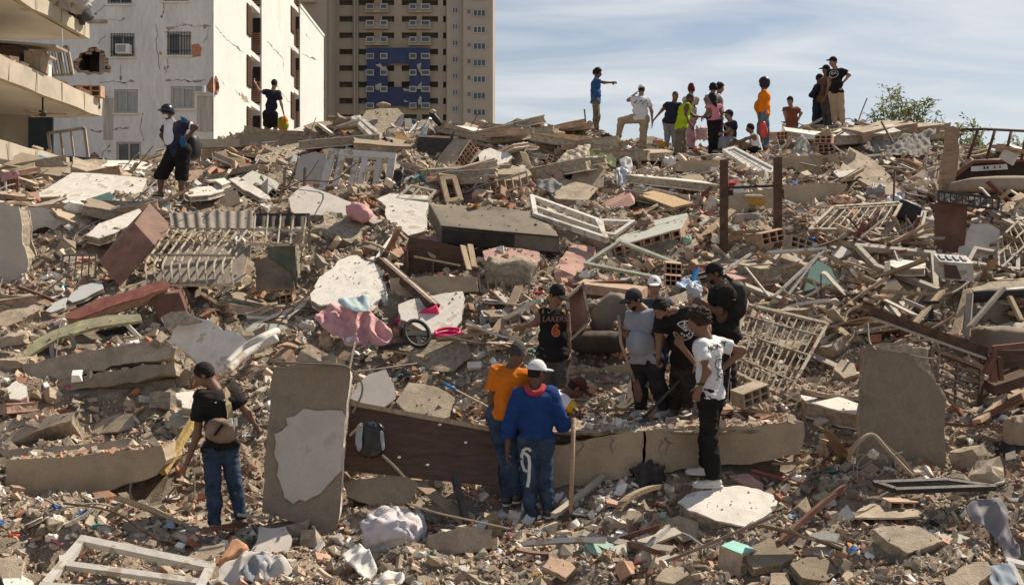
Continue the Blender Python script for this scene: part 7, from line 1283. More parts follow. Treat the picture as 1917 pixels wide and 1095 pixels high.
def loose_things():
 cl = cloth
 PINK = clothm('dusty_pink_cotton', (.60, .32, .32), dust=.12)
 t = cl('bedspread', 'crumpled dusty pink bedspread hanging in the middle of the heap', 'bedspread', [(594, 578), (610, 572), (635, 574), (660, 580), (690, 585), (705, 600), (725, 615), (735, 632), (722, 645), (690, 652), (660, 642), (672, 634), (655, 642), (640, 634), (622, 628), (612, 618), (600, 610)], (-.05, -.75, .66), PINK, amp=.085, wl=.15, dirv=(1, .2), lift=.2)
 cl('blanket', 'crumpled pink blanket squeezed under the dark mattress', 'blanket', [(758, 466), (765, 450), (785, 441), (815, 442), (850, 450), (868, 470), (862, 490), (830, 480), (800, 478), (770, 474)], (0, -.7, .7), clothm('dark_pink_cotton', (.42, .20, .21), dust=.15), amp=.09, wl=.22, dirv=(1, .5), lift=.22)
 cl('cloth', 'pale blue crumpled cloth on the stained white slab', 'cloth', [(628, 566), (650, 556), (672, 555), (690, 550), (690, 575), (680, 586), (655, 578), (640, 574)], (0, -.6, .8), clothm('pale_blue_cotton', (.42, .52, .52)), amp=.06, wl=.14, lift=.28, D=15.9)
 blob('cushion', 'pink striped cushion between the two white plaster sheets', 'cushion', 672, 398, 52, 36, PINK, depth=.22, D=19.2, ry=.5, e=.7, amp=.15, folds=.15)
 for px, n, lab, m in [([(395, 1095), (402, 1070), (430, 1048), (470, 1034), (505, 1038), (530, 1050), (550, 1095)], (0, -.65, .76), 'crumpled pale grey sheet at the bottom left of centre', clothm('pale_grey_sheet', (.50, .46, .42))), ([(455, 1060), (470, 1042), (495, 1038), (505, 1060), (490, 1090), (460, 1085)], (0, -.7, .7), 'blue grey shirt lying on the pale grey sheet', clothm('blue_grey_shirt', (.26, .28, .31))),
                          ([(405, 1070), (420, 1035), (440, 1012), (462, 1020), (468, 1034), (445, 1045), (425, 1068)], (0, -.7, .7), 'orange cloth at the bottom left beside the grey sheet', clothm('dusty_orange_cloth', (.52, .27, .14))), ([(640, 1040), (668, 1020), (690, 1035), (705, 1070), (690, 1082), (672, 1072)], (0, -.6, .8), 'white crumpled cloth left of the white sack', clothm('bright_white_cloth', (.70, .67, .62))),
                          ([(700, 1095), (705, 1080), (740, 1070), (760, 1080), (750, 1095)], SL, 'white rag at the bottom centre', clothm('bright_white_cloth', (.70, .67, .62))), ([(905, 970), (925, 960), (940, 985), (935, 1005), (918, 1000)], ST, 'black and yellow patterned rag left of the hoodie man', clothm('patterned_rag', (.28, .20, .09), var=.6)), ([(880, 985), (905, 970), (915, 975), (900, 992)], SL, 'pale blue leaflet in the rubble left of the patterned rag', clothm('pale_blue_paper', (.50, .56, .58))),
                          ([(1808, 950), (1830, 934), (1862, 930), (1884, 952), (1890, 1000), (1908, 1042), (1880, 1050), (1866, 1010), (1845, 985), (1822, 978)], ST, 'lilac grey cloth trailing down at the lower right', clothm('lilac_grey_cloth', (.22, .205, .22))), ([(1850, 1060), (1890, 1055), (1900, 1095), (1855, 1095)], SL, 'faded blue denim cloth at the bottom right', clothm('faded_blue_cloth', (.26, .31, .36))),
                          ([(312, 800), (318, 780), (338, 768), (358, 765), (360, 780), (335, 790)], SL, 'pale green cloth beside the yellow strip', clothm('pale_green_cloth', (.42, .50, .38))), ([(1090, 300), (1100, 282), (1120, 278), (1148, 292), (1150, 312), (1120, 302)], ST, 'yellow green cloth heap on the crest', clothm('yellow_green_cloth', (.55, .56, .26))), ([(1036, 312), (1050, 292), (1072, 277), (1105, 268), (1104, 285), (1080, 300), (1050, 312)], (0, -.6, .8), 'cream mattress pad lying on the crest', clothm('cream_pad', (.55, .45, .34))),
                          ([(1614, 278), (1645, 252), (1690, 252), (1752, 240), (1745, 262), (1730, 290), (1700, 292), (1660, 288)], (-.1, -.55, .83), 'grey tarpaulin draped over rubble on the right crest', clothm('grey_tarpaulin', (.26, .235, .205))), ([(1480, 290), (1495, 255), (1505, 253), (1522, 285), (1505, 290)], (-.1, -.8, .6), 'grey striped cloth draped like a tent on the right crest', clothm('grey_striped_cloth', (.32, .30, .27), var=.4)), ([(1832, 620), (1870, 606), (1930, 600), (1930, 632), (1850, 640)], (0, -.55, .83), 'white dusty sheet over the sofa at the right edge', clothm('dusty_white_sheet', (.50, .46, .41))),
                          ([(680, 262), (700, 258), (735, 262), (738, 280), (715, 285), (680, 284)], ST, 'black plastic sheeting bundled on the crest', clothm('black_sheeting', (.015, .016, .02), rough=.4)), ([(738, 318), (755, 310), (752, 340), (742, 358), (735, 345)], ST, 'torn black bag beside the big white frame', clothm('black_sheeting', (.015, .016, .02))), ([(1152, 318), (1165, 312), (1180, 330), (1168, 345), (1155, 345)], ST, 'white plastic bag with blue below the yellow cloth', clothm('white_blue_plastic', (.50, .54, .60), rough=.4)),
                          ([(1160, 300), (1182, 296), (1180, 330), (1170, 342), (1165, 325)], ST, 'white towel hanging under the crest', clothm('white_towel', (.62, .60, .56))), ([(1005, 340), (1025, 333), (1052, 345), (1040, 360), (1010, 356)], ST, 'grey cover piece behind the air conditioner', clothm('grey_cover', (.28, .27, .26))), ([(1655, 372), (1690, 355), (1690, 378), (1665, 385)], ST, 'silver plastic sheet above the black office chair', clothm('silver_film', (.45, .46, .47), rough=.35))]:
  cl('plastic' if 'plastic' in lab else 'paper' if 'leaflet' in lab else 'cloth', lab, 'cloth', px, n, m, amp=.055, wl=.13, lift=.2, dirv=(R.uniform(.6, 1), R.uniform(-.6, .6)))
 blob('sack', 'full white cloth sack at the foot of the heap', 'sack', 737, 998, 128, 96, clothm('lilac_white_sack', (.55, .50, .50), dust=.08), depth=.34, D=10.95, amp=.12, freq=3., folds=.15, ry=.12, seg=56, e=.75)
 blob('bag', 'clear plastic bag of clothes beside the hollow blocks', 'bag', 1300, 548, 38, 34, pm('clear_plastic_bag', (.40, .41, .42), rough=.25, var=.3, bump=.2, spec=.6), D=14.9, amp=.25, folds=.3); cl('cloth', 'blue and white cloth beside the clear plastic bag', 'cloth', [(1265, 530), (1280, 519), (1305, 522), (1312, 534), (1290, 540), (1272, 538)], SL, clothm('blue_white_cloth', (.36, .44, .60), var=.4), D=15.2, amp=.05, wl=.1)
 pole('bar', 'blue plastic tube standing beside the clear bag', 'tube', (1296, 524, 15.), (1306, 504, 15.1), .06, .05, pm('blue_plastic', (.02, .20, .45)))
 # steering wheel, toy box, tray
 c = W(781, 624, 15.05); n = unit((.35, -.75, .45)); a, b, n = frame_of(n); t = thing('steering_wheel', 'black steering wheel lying right of the pink bedspread', 'steering wheel', c); land(c, 'the steering wheel')
 MB().tube([c+(a*math.cos(s)*.17+b*math.sin(s)*.19) for s in np.linspace(0, 2*math.pi, 26)], .027, 8, cap=False).build('rim', BLACK, t); MB().bar(c-a*.15, c+a*.15, .07, .03, up=n).build('spoke', BLACK, t); MB().bar(c-b*.17, c-b*.045, .06, .03, up=n).build('spoke', BLACK, t)
 one('pedal_base', 'dark plastic base lying under the steering wheel', 'plastic', MB().bar(W(712, 652, 15.1), W(770, 640, 15.0), .16, .06), BLACK)
 PK = pm('hot_pink_card', (.60, .035, .12), rough=.5, bump=0)
 t = thing('box', 'torn pink and white packaging box beside the steering wheel', 'box', P(765, 628)); c = P(764, 618, .13); M = rotm(.35, -.25, -.2); MB().cbox(c, (.34, .12, .15), M).build('pink_side', PK, t); MB().cbox(c+M@A(-.02, -.064, .0), (.22, .012, .07), M).build('white_label', PRINTW, t)
 one('box', 'bright pink torn card piece right of the steering wheel', 'box', MB().cbox(P(801, 604, .14), (.30, .08, .11), rotm(.4, -.35, -.1)).cbox(P(812, 594, .2), (.07, .08, .07), rotm(.4, -.35, -.1)), PK)
 t = thing('tray', 'magenta plastic tray lying right of the steering wheel', 'tray', P(837, 640)); MG = pm('magenta_plastic', (.62, .01, .12), rough=.35, bump=0); c = P(838, 640, .10); M = rotm(.45, -.08, .1); pts = [c+M@A(math.cos(s)*.17, math.sin(s)*.11, 0) for s in np.linspace(0, 2*math.pi, 15)[:-1]]
 plate_mb(pts, M[:, 2], .02, 0, layers=False).build('base', MG, t); MB().tube([q+M[:, 2]*.035 for q in pts+pts[:1]], .022, 6).build('rim', MG, t)
 for (u, v, w, h, m, lab) in [(577, 612, 34, 26, pm('white_orange_carton', (.62, .58, .52), second=(.58, .26, .02), sec_at=.55), 'white carton with an orange panel left of the pink bedspread'), (562, 655, 22, 14, pm('teal_plastic', (.04, .24, .30)), 'small teal plastic case above the patched slab'), (660, 640, 34, 26, clothm('bright_white_cloth', (.7, .67, .62)), 'white bag scrap in front of the pink bedspread'), (610, 640, 26, 30, WOODL, 'tan box piece in front of the pink bedspread'), (720, 562, 14, 30, ALU, 'silver bottle shaped pot beside the stained white slab'), (704, 600, 22, 30, pm('dark_green_glass', (.015, .03, .02), rough=.3), 'dark green rounded thing behind the pink bedspread'),
                                 (1135, 262, 22, 24, BLACK, 'black pot on the crest by the white tee climber'), (1118, 268, 28, 10, pm('blue_crate', (.03, .08, .20)), 'blue crate on the crest by the black pot'), (1117, 277, 22, 12, WHITEP, 'white crate under the blue one on the crest'), (1230, 298, 46, 26, pm('straw_bag', (.48, .36, .19)), 'straw coloured bag on the crest below the navy tee man'), (1175, 285, 22, 22, WHITEP, 'white box on the crest between the standing men'), (1252, 306, 26, 26, WHITEP, 'white plastic sheet pack beside the straw bag'), (1231, 268, 20, 16, pm('pink_bag', (.42, .22, .25)), 'pink bag on the crest beside the navy tee man'), (1240, 272, 16, 14, pm('orange_yellow', (.70, .36, .02)), 'orange packet on the crest beside the pink bag'), (1313, 250, 30, 28, pm('pink_dotted_bag', (.50, .38, .38), second=(.35, .10, .14), sec_at=.6, scale=18), 'round pink dotted bag on the crest behind the pink tee woman'),
                                 (1284, 390, 14, 10, pm('orange_yellow', (.70, .36, .02)), 'small orange plastic bottle beside the chipboard'), (1285, 450, 22, 16, TEALP, 'teal plaster lump right of the cream drum'), (1630, 346, 40, 10, pm('red_plastic_film', (.62, .08, .05)), 'red plastic strip on the right slope'), (1640, 340, 26, 12, WHITEP, 'white bag on the red plastic strip'), (1730, 342, 26, 14, clothm('bright_white_cloth', (.7, .67, .62)), 'white cloth bundle below the right tarpaulin'), (1520, 454, 24, 16, pm('blue_packet', (.03, .10, .35)), 'blue packet above the flat white frame member'), (1572, 376, 44, 22, pm('red_printed_carton', (.45, .16, .10), second=(.55, .45, .33), sec_at=.5, scale=9), 'red and cream printed carton behind the small window guard'), (1640, 362, 36, 30, GREYP, 'grey plastic bin left of the silver sheet'),
                                 (128, 725, 22, 14, pm('hot_pink_rag', (.60, .02, .14)), 'bright pink rag in the left rubble'), (140, 728, 40, 8, pm('green_rag', (.02, .16, .07)), 'dark green rag in the left rubble'), (22, 1003, 34, 10, pm('red_plastic_film', (.62, .08, .05)), 'red plastic scrap at the left of the front rubble'), (97, 1006, 26, 14, PLAS, 'white plaster chip in the left front rubble'), (282, 978, 34, 6, pm('magenta_plastic', (.62, .01, .12)), 'magenta hanger piece beside the black tee man'), (962, 968, 28, 26, PLAS, 'white rough lump left of the hoodie man feet'), (985, 955, 22, 30, PLAS, 'white rough lump close behind the hoodie man'), (1082, 962, 26, 16, PLAS, 'white lump beside the pickaxe head'), (1555, 915, 46, 34, CONCR, 'speckled grey concrete ball at lower right'), (1552, 942, 26, 20, PLAS, 'white lump beneath the speckled concrete ball'), (1540, 790, 34, 20, PLASD, 'pale lump right of the long beam end'),
                                 (1215, 890, 66, 50, clothm('dark_rubber', (.045, .042, .045), dust=.12), 'dark rubbery lump in front of the long beam'), (1335, 800, 26, 14, CONC, 'tan lump on the long beam'), (1495, 895, 30, 12, WHITEP, 'white plastic bottle pieces at lower right'), (905, 600, 14, 26, pm('clear_bottle', (.5, .52, .54), rough=.2), 'clear plastic bottle in the rubble left of the vest man')]:
  blob('stone' if m in (PLAS, PLASD, CONC, CONCR, TEALP) else 'cloth' if ('rag' in lab or 'cloth' in lab) else 'bag' if 'bag' in lab else 'container', lab, 'rubble' if m in (PLAS, PLASD, CONC, CONCR, TEALP) else 'household item', u, v, w, h, m, e=.65, amp=.42, freq=5, seg=24, folds=.25)
 # mint painted block and hollow blocks
 p = W(1330, 1062, 10.65); t = thing('wall_block', 'concrete block with a mint painted face in the front rubble', 'block', p); e1, e2, e3 = A(.20, -.10, -.06), A(.16, .12, .02), A(.03, .02, .20); hollow(MB(), p+e1+A(.05, 0, 0), e2, e3, -e1*.95, 2, 2).build('block', CONC, t)
 plate_mb([p+e3*1.03+A(.05, 0, 0)+q for q in (A(.02, .0, .0), e1*.95, e1+e2*.9, e1*.6+e2*1.05, e2*.95)], unit(np.cross(e1, e2)), .015, .015, layers=False).build('mint_face', [MINTP, MINTP], t); land(p, 'the mint painted block')
 for (u, v, D, rz, lab) in [(1700, 975, 11.3, .1, 'hollow clay block under the beige brick slab'), (1418, 757, 13.2, .5, 'hollow clay block right of the striped trousers man'), (1500, 468, 17.2, .3, 'hollow clay block right of the flat white frame member'), (1465, 262, 26.4, .6, 'dusty hollow block leaning on the right crest'), (1540, 268, 26.2, -.5, 'second dusty hollow block leaning on the right crest'), (1548, 285, 26.0, .1, 'hollow block lying below the striped cloth tent'), (920, 285, 25.4, .2, 'hollow block on the crest behind the white boulder'), (1450, 455, 17.8, .2, 'hollow block beside the rusty post foot'), (230, 452, 18.8, .2, 'hollow block in the rubble left of the tipped cabinet'), (1785, 948, 11.6, -.1, 'long hollow block right of the beige brick slab')]:
  p = W(u, v, D); M = rotm(R.uniform(-.2, .2), R.uniform(-.3, .3), rz); t = thing('hollow_block', lab, 'brick', p); hollow(MB(), p-M[:, 0]*.2, M[:, 0]*.40, M[:, 2]*.19, M[:, 1]*.22, 3, 2).build('block', R.choice([TILE, BRICKP, CONC]), t); land(p, lab)
 # wall air conditioner, white crate, black pipe
 t = thing('air_conditioner', 'white wall air conditioner unit fallen in the upper heap', 'air conditioner', P(985, 345)); c = W(946, 318, 22.3); e1, e2, e3 = W(1018, 334, 22.0)-c, A(.05, .35, .05), W(950, 346, 22.1)-c; o = MB().hexa(c, e1, e2, e3).build('casing', WHITEP, t); bevel(o, .05, 3)
 for k in range(3): MB().bar(c+e3*(.55+.16*k)+e1*.06-A(0, .012, 0), c+e3*(.55+.16*k)+e1*.94-A(0, .012, 0), .02, .03).build('vent', STEELD, t)
 t = thing('crate', 'white slatted plastic crate in the right rubble', 'crate', P(1790, 525)); c = W(1760, 488, 16.4); e1, e2, e3 = W(1822, 492, 16.3)-c, A(.02, .32, .12), A(.02, .02, -.27); o = MB().hexa(c+e3, e1, e2, -e3*.96).build('shell', WHITEF, t); plate_mb([c+e3*.92+e1*.08-A(0, .012, 0), c+e3*.92+e1*.8-A(0, .012, 0), c+e3*.2+e1*.8-A(0, .012, 0), c+e3*.2+e1*.08-A(0, .012, 0)], (0, -1, 0), .01, 0, layers=False).build('front_panel', WOODD, t)
 for k in range(4): MB().bar(c+e1*(.15+.22*k)+e2*.2+A(0, 0, .006), c+e1*(.15+.22*k)+e2*.8+A(0, 0, .006), .06, .012).build('slot', GREYP, t)
 one('pipe', 'thick black drain pipe lying at the right edge', 'pipe', MB().tube([W(1795, 560, 15.6), W(1860, 552, 15.5), W(1950, 545, 15.4)], .085, 10), BLACK); plate('slab_piece', 'dusty slab over the black drain pipe at right', 'slab', [(1800, 545), (1850, 528), (1925, 522), (1930, 540), (1860, 548)], SL, .12, (CONC, EDG), D=15.7)
 one('plastic_stand', 'black plastic stand in the rubble above the long rusted rail', 'stand', MB().cbox(W(1742, 566, 14.6), (.18, .1, .04)).bar(W(1742, 568, 14.6), W(1743, 598, 14.6), .05, .05).cbox(W(1745, 600, 14.55), (.16, .12, .03)), BLACK)
 t = thing('chair', 'black chair frame with bent legs in front of the crest wall', 'chair', P(425, 305)); y = 25.5
 for pts in [[(383, 301), (410, 296), (430, 295), (433, 302)], [(380, 306), (405, 301), (418, 301), (420, 308)]]: MB().tube([W(*q, y) for q in pts], .03, 6).build('leg', BLACK, t)
 pl = pm('cream_painted_door', (.44, .38, .30), var=.15, dust=.3); fr_ = [W(u, v, 27.5) for u, v in [(368, 270), (478, 268), (480, 316), (372, 318)]]; t = thing('doorway', 'dusty cream door frame lying in front of the white block', 'door frame', P(425, 316)); MB().bar(fr_[0], fr_[1], .25, .2).build('lintel', pl, t); MB().bar(fr_[1], fr_[2], .4, .2).build('post', pl, t); MB().bar(fr_[0], fr_[3], .12, .12).build('post', WHITEF, t); MB().hexa(fr_[3]+A(0, .3, 0), fr_[2]-fr_[3], A(0, .1, 0), A(0, 0, .55)).build('panel', CONC, t)
 for k, (u, v, w, h) in enumerate([(40, 690, 60, 30), (30, 640, 50, 26), (200, 700, 40, 24), (470, 640, 50, 40), (610, 690, 70, 40), (560, 470, 24, 50), (1350, 545, 40, 40), (1120, 455, 50, 30), (1560, 660, 50, 30), (1600, 640, 46, 26), (1850, 900, 60, 40), (1480, 660, 60, 30), (860, 440, 60, 26), (640, 440, 90, 24), (1820, 860, 60, 40), (300, 760, 40, 24), (560, 1000, 46, 34), (590, 1020, 40, 34)]):
  o = one('concrete_chunk', 'rough concrete lump %s' % ['at the left edge above the long ledges', 'left of the overturned green table', 'above the orange block wall piece', 'right of the big pale plaster slab', 'behind the top of the patched slab', 'right of the second bay window guard', 'under the backpack man arm', 'right of the small white frame', 'below the scrolled window guard', 'left of the long rusted rail', 'right of the fallen dark shutter', 'below the teal painted wall piece', 'below the white plaster sheet', 'above the stained white slab', 'right of the upright bare slab', 'beside the black tee man head', 'at the foot of the patched slab', 'in front of the patched slab foot'][k], 'concrete', MB().cbox(P(u, v, h/F*G(u, v)*.2), (w/F*G(u, v), w/F*G(u, v)*.8, h/F*G(u, v)), rotm(R.uniform(-.5, .5), R.uniform(-.5, .5), R.uniform(-1, 1))), R.choice([CONC, CONCR, CONCG])); roughen(o, .1, .05, 4)
loose_things()
# ------------------------------------------------------------------ rubble: loose pieces one by one, the crumbs between them as one mass
bpy.context.view_layer.update()
FLATS = ('floor_slab', 'wall', 'plaster', 'slab', 'white_slab', 'concrete', 'painted', 'stone_slab', 'rock_slab', 'cover', 'stub', 'panel', 'plasterboard', 'sheet', 'bare_patch', 'carcass', 'casing', 'table_top', 'lilac')
SOFT = ('body', 'shirt', 'trousers', 'shorts', 'hair', 'cap', 'shoe', 'sole', 'hoodie', 'vest', 'sweater', 'bag', 'sack', 'backpack', 'helmet', 'brim', 'bedspread', 'cabinet', 'armchair', 'cushion', 'suitcase')
def collect():
 V, Fc, tag = [], [], []
 for o in list(bpy.data.objects):
  if o.type != 'MESH' or o.name.startswith(('rubble_mound', 'ground', 'tower')): continue
  b = 4 if o.name.startswith(('concrete_beam', 'beam', 'concrete_ledge', 'slab_strip', 'plastered_ledge', 'mortar_crust', 'concrete_slab')) else 1 if o.name.startswith(FLATS) else 3 if o.name.startswith(SOFT) else 0
  M = np.array(o.matrix_world); n = len(o.data.vertices)
  if not n: continue
  c = np.empty(n*3, np.float32); o.data.vertices.foreach_get('co', c); c = c.reshape(-1, 3)@M[:3, :3].T+M[:3, 3]
  if c[:, 1].min() > 36: continue
  root = o
  while root.parent: root = root.parent
  k = sum(map(len, V)); V.append(c); ps = [tuple(v+k for v in q.vertices) for q in o.data.polygons]; Fc += ps; tag += [(b, root.get('category'))]*len(ps)
 return BVHTree.FromPolygons(np.concatenate(V).tolist(), Fc), tag
BV, TAG = collect()
def landing(x, y, h=None):
 loc, nr, i, d = BV.ray_cast(Vector((x, y, 12.)), Vector((0, 0, -1))); h = float(H(x, y)) if h is None else h
 if i is None or loc.z < h-.02 or loc.z-h > 1.1: return h, (3 if i is not None and loc.z-h > 1.1 and TAG[i][0] == 3 else 0)
 b = TAG[i][0]
 if b in (1, 4): return (loc.z, b) if abs(nr.z) > .6 else (h, 2)
 return h, b
CAMP = Vector((0, 0, CAMZ)); CLEAR = [(65, 335, 285, 395), (300, 600, 480, 715), (580, 490, 728, 595), (265, 425, 585, 560), (1355, 590, 1560, 765), (70, 1030, 400, 1100), (990, 370, 1145, 465), (600, 290, 740, 372), (1510, 385, 1695, 445), (1350, 280, 1455, 340), (1630, 905, 1865, 935), (1735, 660, 1845, 800), (665, 960, 800, 1060), (590, 580, 740, 665)]
def in_front(x, y, z, s):
 """would a piece here stand in front of (or behind) something built on purpose, seen from where the photograph was taken"""
 u, v = CX+x/y*F, HZ-(z-CAMZ)/y*F
 if s/y*F > 5 and any(a < u < c and b < v < d for a, b, c, d in CLEAR): return True
 for du in (-1, 0, 1):
  p = Vector((x+du*s*.9, y, z+s*.7)); d = (p-CAMP); L = d.length; loc, nr, i, q = BV.ray_cast(CAMP, d.normalized())
  if i is not None and q < L+1.6: return True
 return False
MARKS = [((170, 350), 'the long white floor slab'), ((250, 450), 'the tipped brown cabinet'), ((380, 480), 'the bulging window guard'), ((220, 555), 'the red edged fragment'), ((150, 630), 'the overturned table'), ((390, 650), 'the big pale plaster slab'), ((160, 880), 'the big left beam'), ((410, 860), 'the man with the shoulder bag'), ((230, 750), 'the orange block fragment'), ((570, 840), 'the upright patched slab'), ((240, 1060), 'the lower left window frame'), ((790, 850), 'the wide brown board'), ((735, 1000), 'the white sack'), ((655, 530), 'the stained white slab'), ((665, 615), 'the pink bedspread'), ((780, 625), 'the steering wheel'), ((930, 420), 'the dark mattress'), ((670, 320), 'the tall white frame'), ((760, 400), 'the large white plaster sheet'), ((715, 225), 'the lilac sided block'), ((845, 290), 'the tilted hollow wall slab'), ((985, 335), 'the fallen air conditioner'), ((1095, 330), 'the tan concrete block'), ((1065, 410), 'the tilted mattress frame'), ((1210, 440), 'the mint wall piece'), ((960, 490), 'the red topped slab'), ((1040, 620), 'the man in the vest'), ((1000, 830), 'the man in the hoodie'), ((870, 960), 'the upright iron pipe'), ((1270, 840), 'the long front beam'), ((1330, 740), 'the man in the white tee'), ((1365, 945), 'the white faced rock slab'), ((1455, 660), 'the scrolled window guard'), ((1360, 1055), 'the mint painted block'), ((1440, 1035), 'the grey flat stone'), ((1690, 780), 'the upright bare slab'), ((1670, 955), 'the beige brick slab'), ((1700, 1025), 'the thick lower slab'), ((1740, 620), 'the long rusted rail'), ((1790, 840), 'the rusted window guard'), ((1405, 390), 'the rusty posts'), ((1610, 410), 'the small window guard'), ((1680, 500), 'the fallen dusty frame'), ((1535, 510), 'the teal wall piece'), ((1780, 430), 'the reddish brown door'), ((1840, 590), 'the standing planks'), ((1690, 270), 'the grey tarpaulin'), ((1620, 310), 'the tent shaped slab'), ((1490, 490), 'the white frame members'), ((1520, 350), 'the plastered ledges'), ((1400, 310), 'the white slatted shutter'), ((560, 290), 'the broken crest slab'), ((325, 290), 'the helmeted man'), ((1200, 240), 'the white tee climber'), ((1340, 230), 'the woman in pink'), ((1565, 170), 'the man with the badge'), ((1870, 350), 'the beige mattress'), ((1890, 700), 'the overturned dark chair'), ((1900, 900), 'the black suitcase'), ((25, 460), 'the thick whitish wall'), ((70, 780), 'the stacked slab strips'), ((475, 1060), 'the pale grey sheet')]
MK = np.array([m[0] for m in MARKS], float)
def where(p):
 u, v = CX+p[0]/p[1]*F, HZ-(p[2]-CAMZ)/p[1]*F; d = MK-(u, v); k = int(np.argmin((d**2).sum(1))); du, dv = u-MK[k, 0], v-MK[k, 1]
 r = ('right of' if du > 0 else 'left of') if abs(du) > abs(dv)*1.2 else ('below' if dv > 0 else 'above')
 return r+' '+MARKS[k][1]
def hull_mesh(name, pts, mat):
 bm = bmesh.new()
 for q in pts: bm.verts.new(q)
 r = bmesh.ops.convex_hull(bm, input=bm.verts[:]); bmesh.ops.delete(bm, geom=[g for g in r['geom_interior'] if isinstance(g, bmesh.types.BMVert)], context='VERTS')
 bmesh.ops.dissolve_limit(bm, angle_limit=.12, verts=bm.verts[:], edges=bm.edges[:]); bmesh.ops.recalc_face_normals(bm, faces=bm.faces[:])
 me = bpy.data.meshes.new(name); bm.to_mesh(me); bm.free()
 if mat: me.materials.append(mat)
 return me
def chunk_pts(n=13, flat=.7): q = RN.randn(n, 3); q /= np.linalg.norm(q, axis=1, keepdims=True); q = np.sign(q)*np.abs(q)**.6; return q*A(1, .55+.4*RN.rand(), flat*(.6+.5*RN.rand()))*(.75+.3*RN.rand(n, 1))
def box_pts(a=1., b=.5, c=.35): q = np.array([[x, y, z] for x in (-a, a) for y in (-b, b) for z in (-c, c)], float); q[RN.randint(8)] *= A(.35+.4*RN.rand(), .9, .9); k = RN.randint(8); q[k] *= A(.6, .6, 1); return q*(1+.1*RN.randn(8, 3))
def shard_pts(t=.12):
 n = RN.randint(4, 8); th = np.sort(RN.rand(n)*2*math.pi+np.linspace(0, .01, n)); r = .65+.45*RN.rand(n); a = .6+.4*RN.rand()
 top = np.c_[r*np.cos(th), a*r*np.sin(th), t*(1+.3*RN.randn(n)*.3)]; bot = top*A(1, 1, -1)+RN.randn(n, 3)*A(.05, .05, .01); return np.r_[top, bot]
def rough_mesh(name, mat):
 mb = blob_mb((0, 0, 0), (1, .8, .6), None, .8, .45, 2.6, 12, seed=R.random()*99); me = bpy.data.meshes.new(name); me.from_pydata(mb.v, [], mb.f); me.materials.append(mat); return me
PALE = pm('pale_chip_plaster', (.60, .55, .48), var=.15, scale=9, bump=.3, dust=.2, rnd=.12)
KINDS_ = [  # name, noun, category, count, size range in photo pixels (half), flat, meshes, group phrase
 ('concrete_chunk', 'beige concrete chunk', 'concrete', 290, (5, 17), [hull_mesh('concrete_chunk', chunk_pts(), CONC) for _ in range(16)]+[rough_mesh('concrete_chunk', CONCR) for _ in range(8)]),
 ('stone', 'grey stone', 'stone', 230, (5, 15), [hull_mesh('stone', chunk_pts(15), CONCG) for _ in range(12)]+[rough_mesh('stone', CONCG) for _ in range(6)]),
 ('brick_fragment', 'red brick fragment', 'brick', 280, (5, 13), [hull_mesh('brick_fragment', box_pts(1, .6, .4), m) for m in (BRICK, BRICKP, TILE) for _ in range(6)]),
 ('tile_shard', 'terracotta shard', 'tile', 290, (5, 15), [hull_mesh('tile_shard', shard_pts(.10), m) for m in (TILE, BRICKP, PINKP) for _ in range(7)]),
 ('mortar_slab', 'flat mortar piece', 'mortar', 290, (7, 22), [hull_mesh('mortar_slab', shard_pts(.16), m) for m in (CONC, CONCG, CONC) for _ in range(8)]),
 ('plaster_chip', 'white plaster chip', 'plaster', 180, (4, 12), [hull_mesh('plaster_chip', shard_pts(.18), m) for m in (PALE, PLAS) for _ in range(7)]),
 ('block_piece', 'tan block piece', 'block', 200, (8, 20), [hull_mesh('block_piece', box_pts(1, .7, .5), m) for m in (CONC, BRICKP, BEAM) for _ in range(6)]),
]
SHOWN = {}
def put(src, name, label, cat, grp, loc, rot, sc):
 o = src.copy() if isinstance(src, bpy.types.Object) else bpy.data.objects.new(name, src)
 COL.objects.link(o); o.location = loc; o.rotation_euler = rot; o.scale = (sc,)*3 if np.isscalar(sc) else sc
 return setp(o, label, cat, grp)
def spot(ymin=9.6, ymax=31., t=None):
 y = ymin*(ymax/ymin)**(RN.rand() if t is None else t); u = RN.uniform(-30, 1950); return (u-CX)/F*y, y
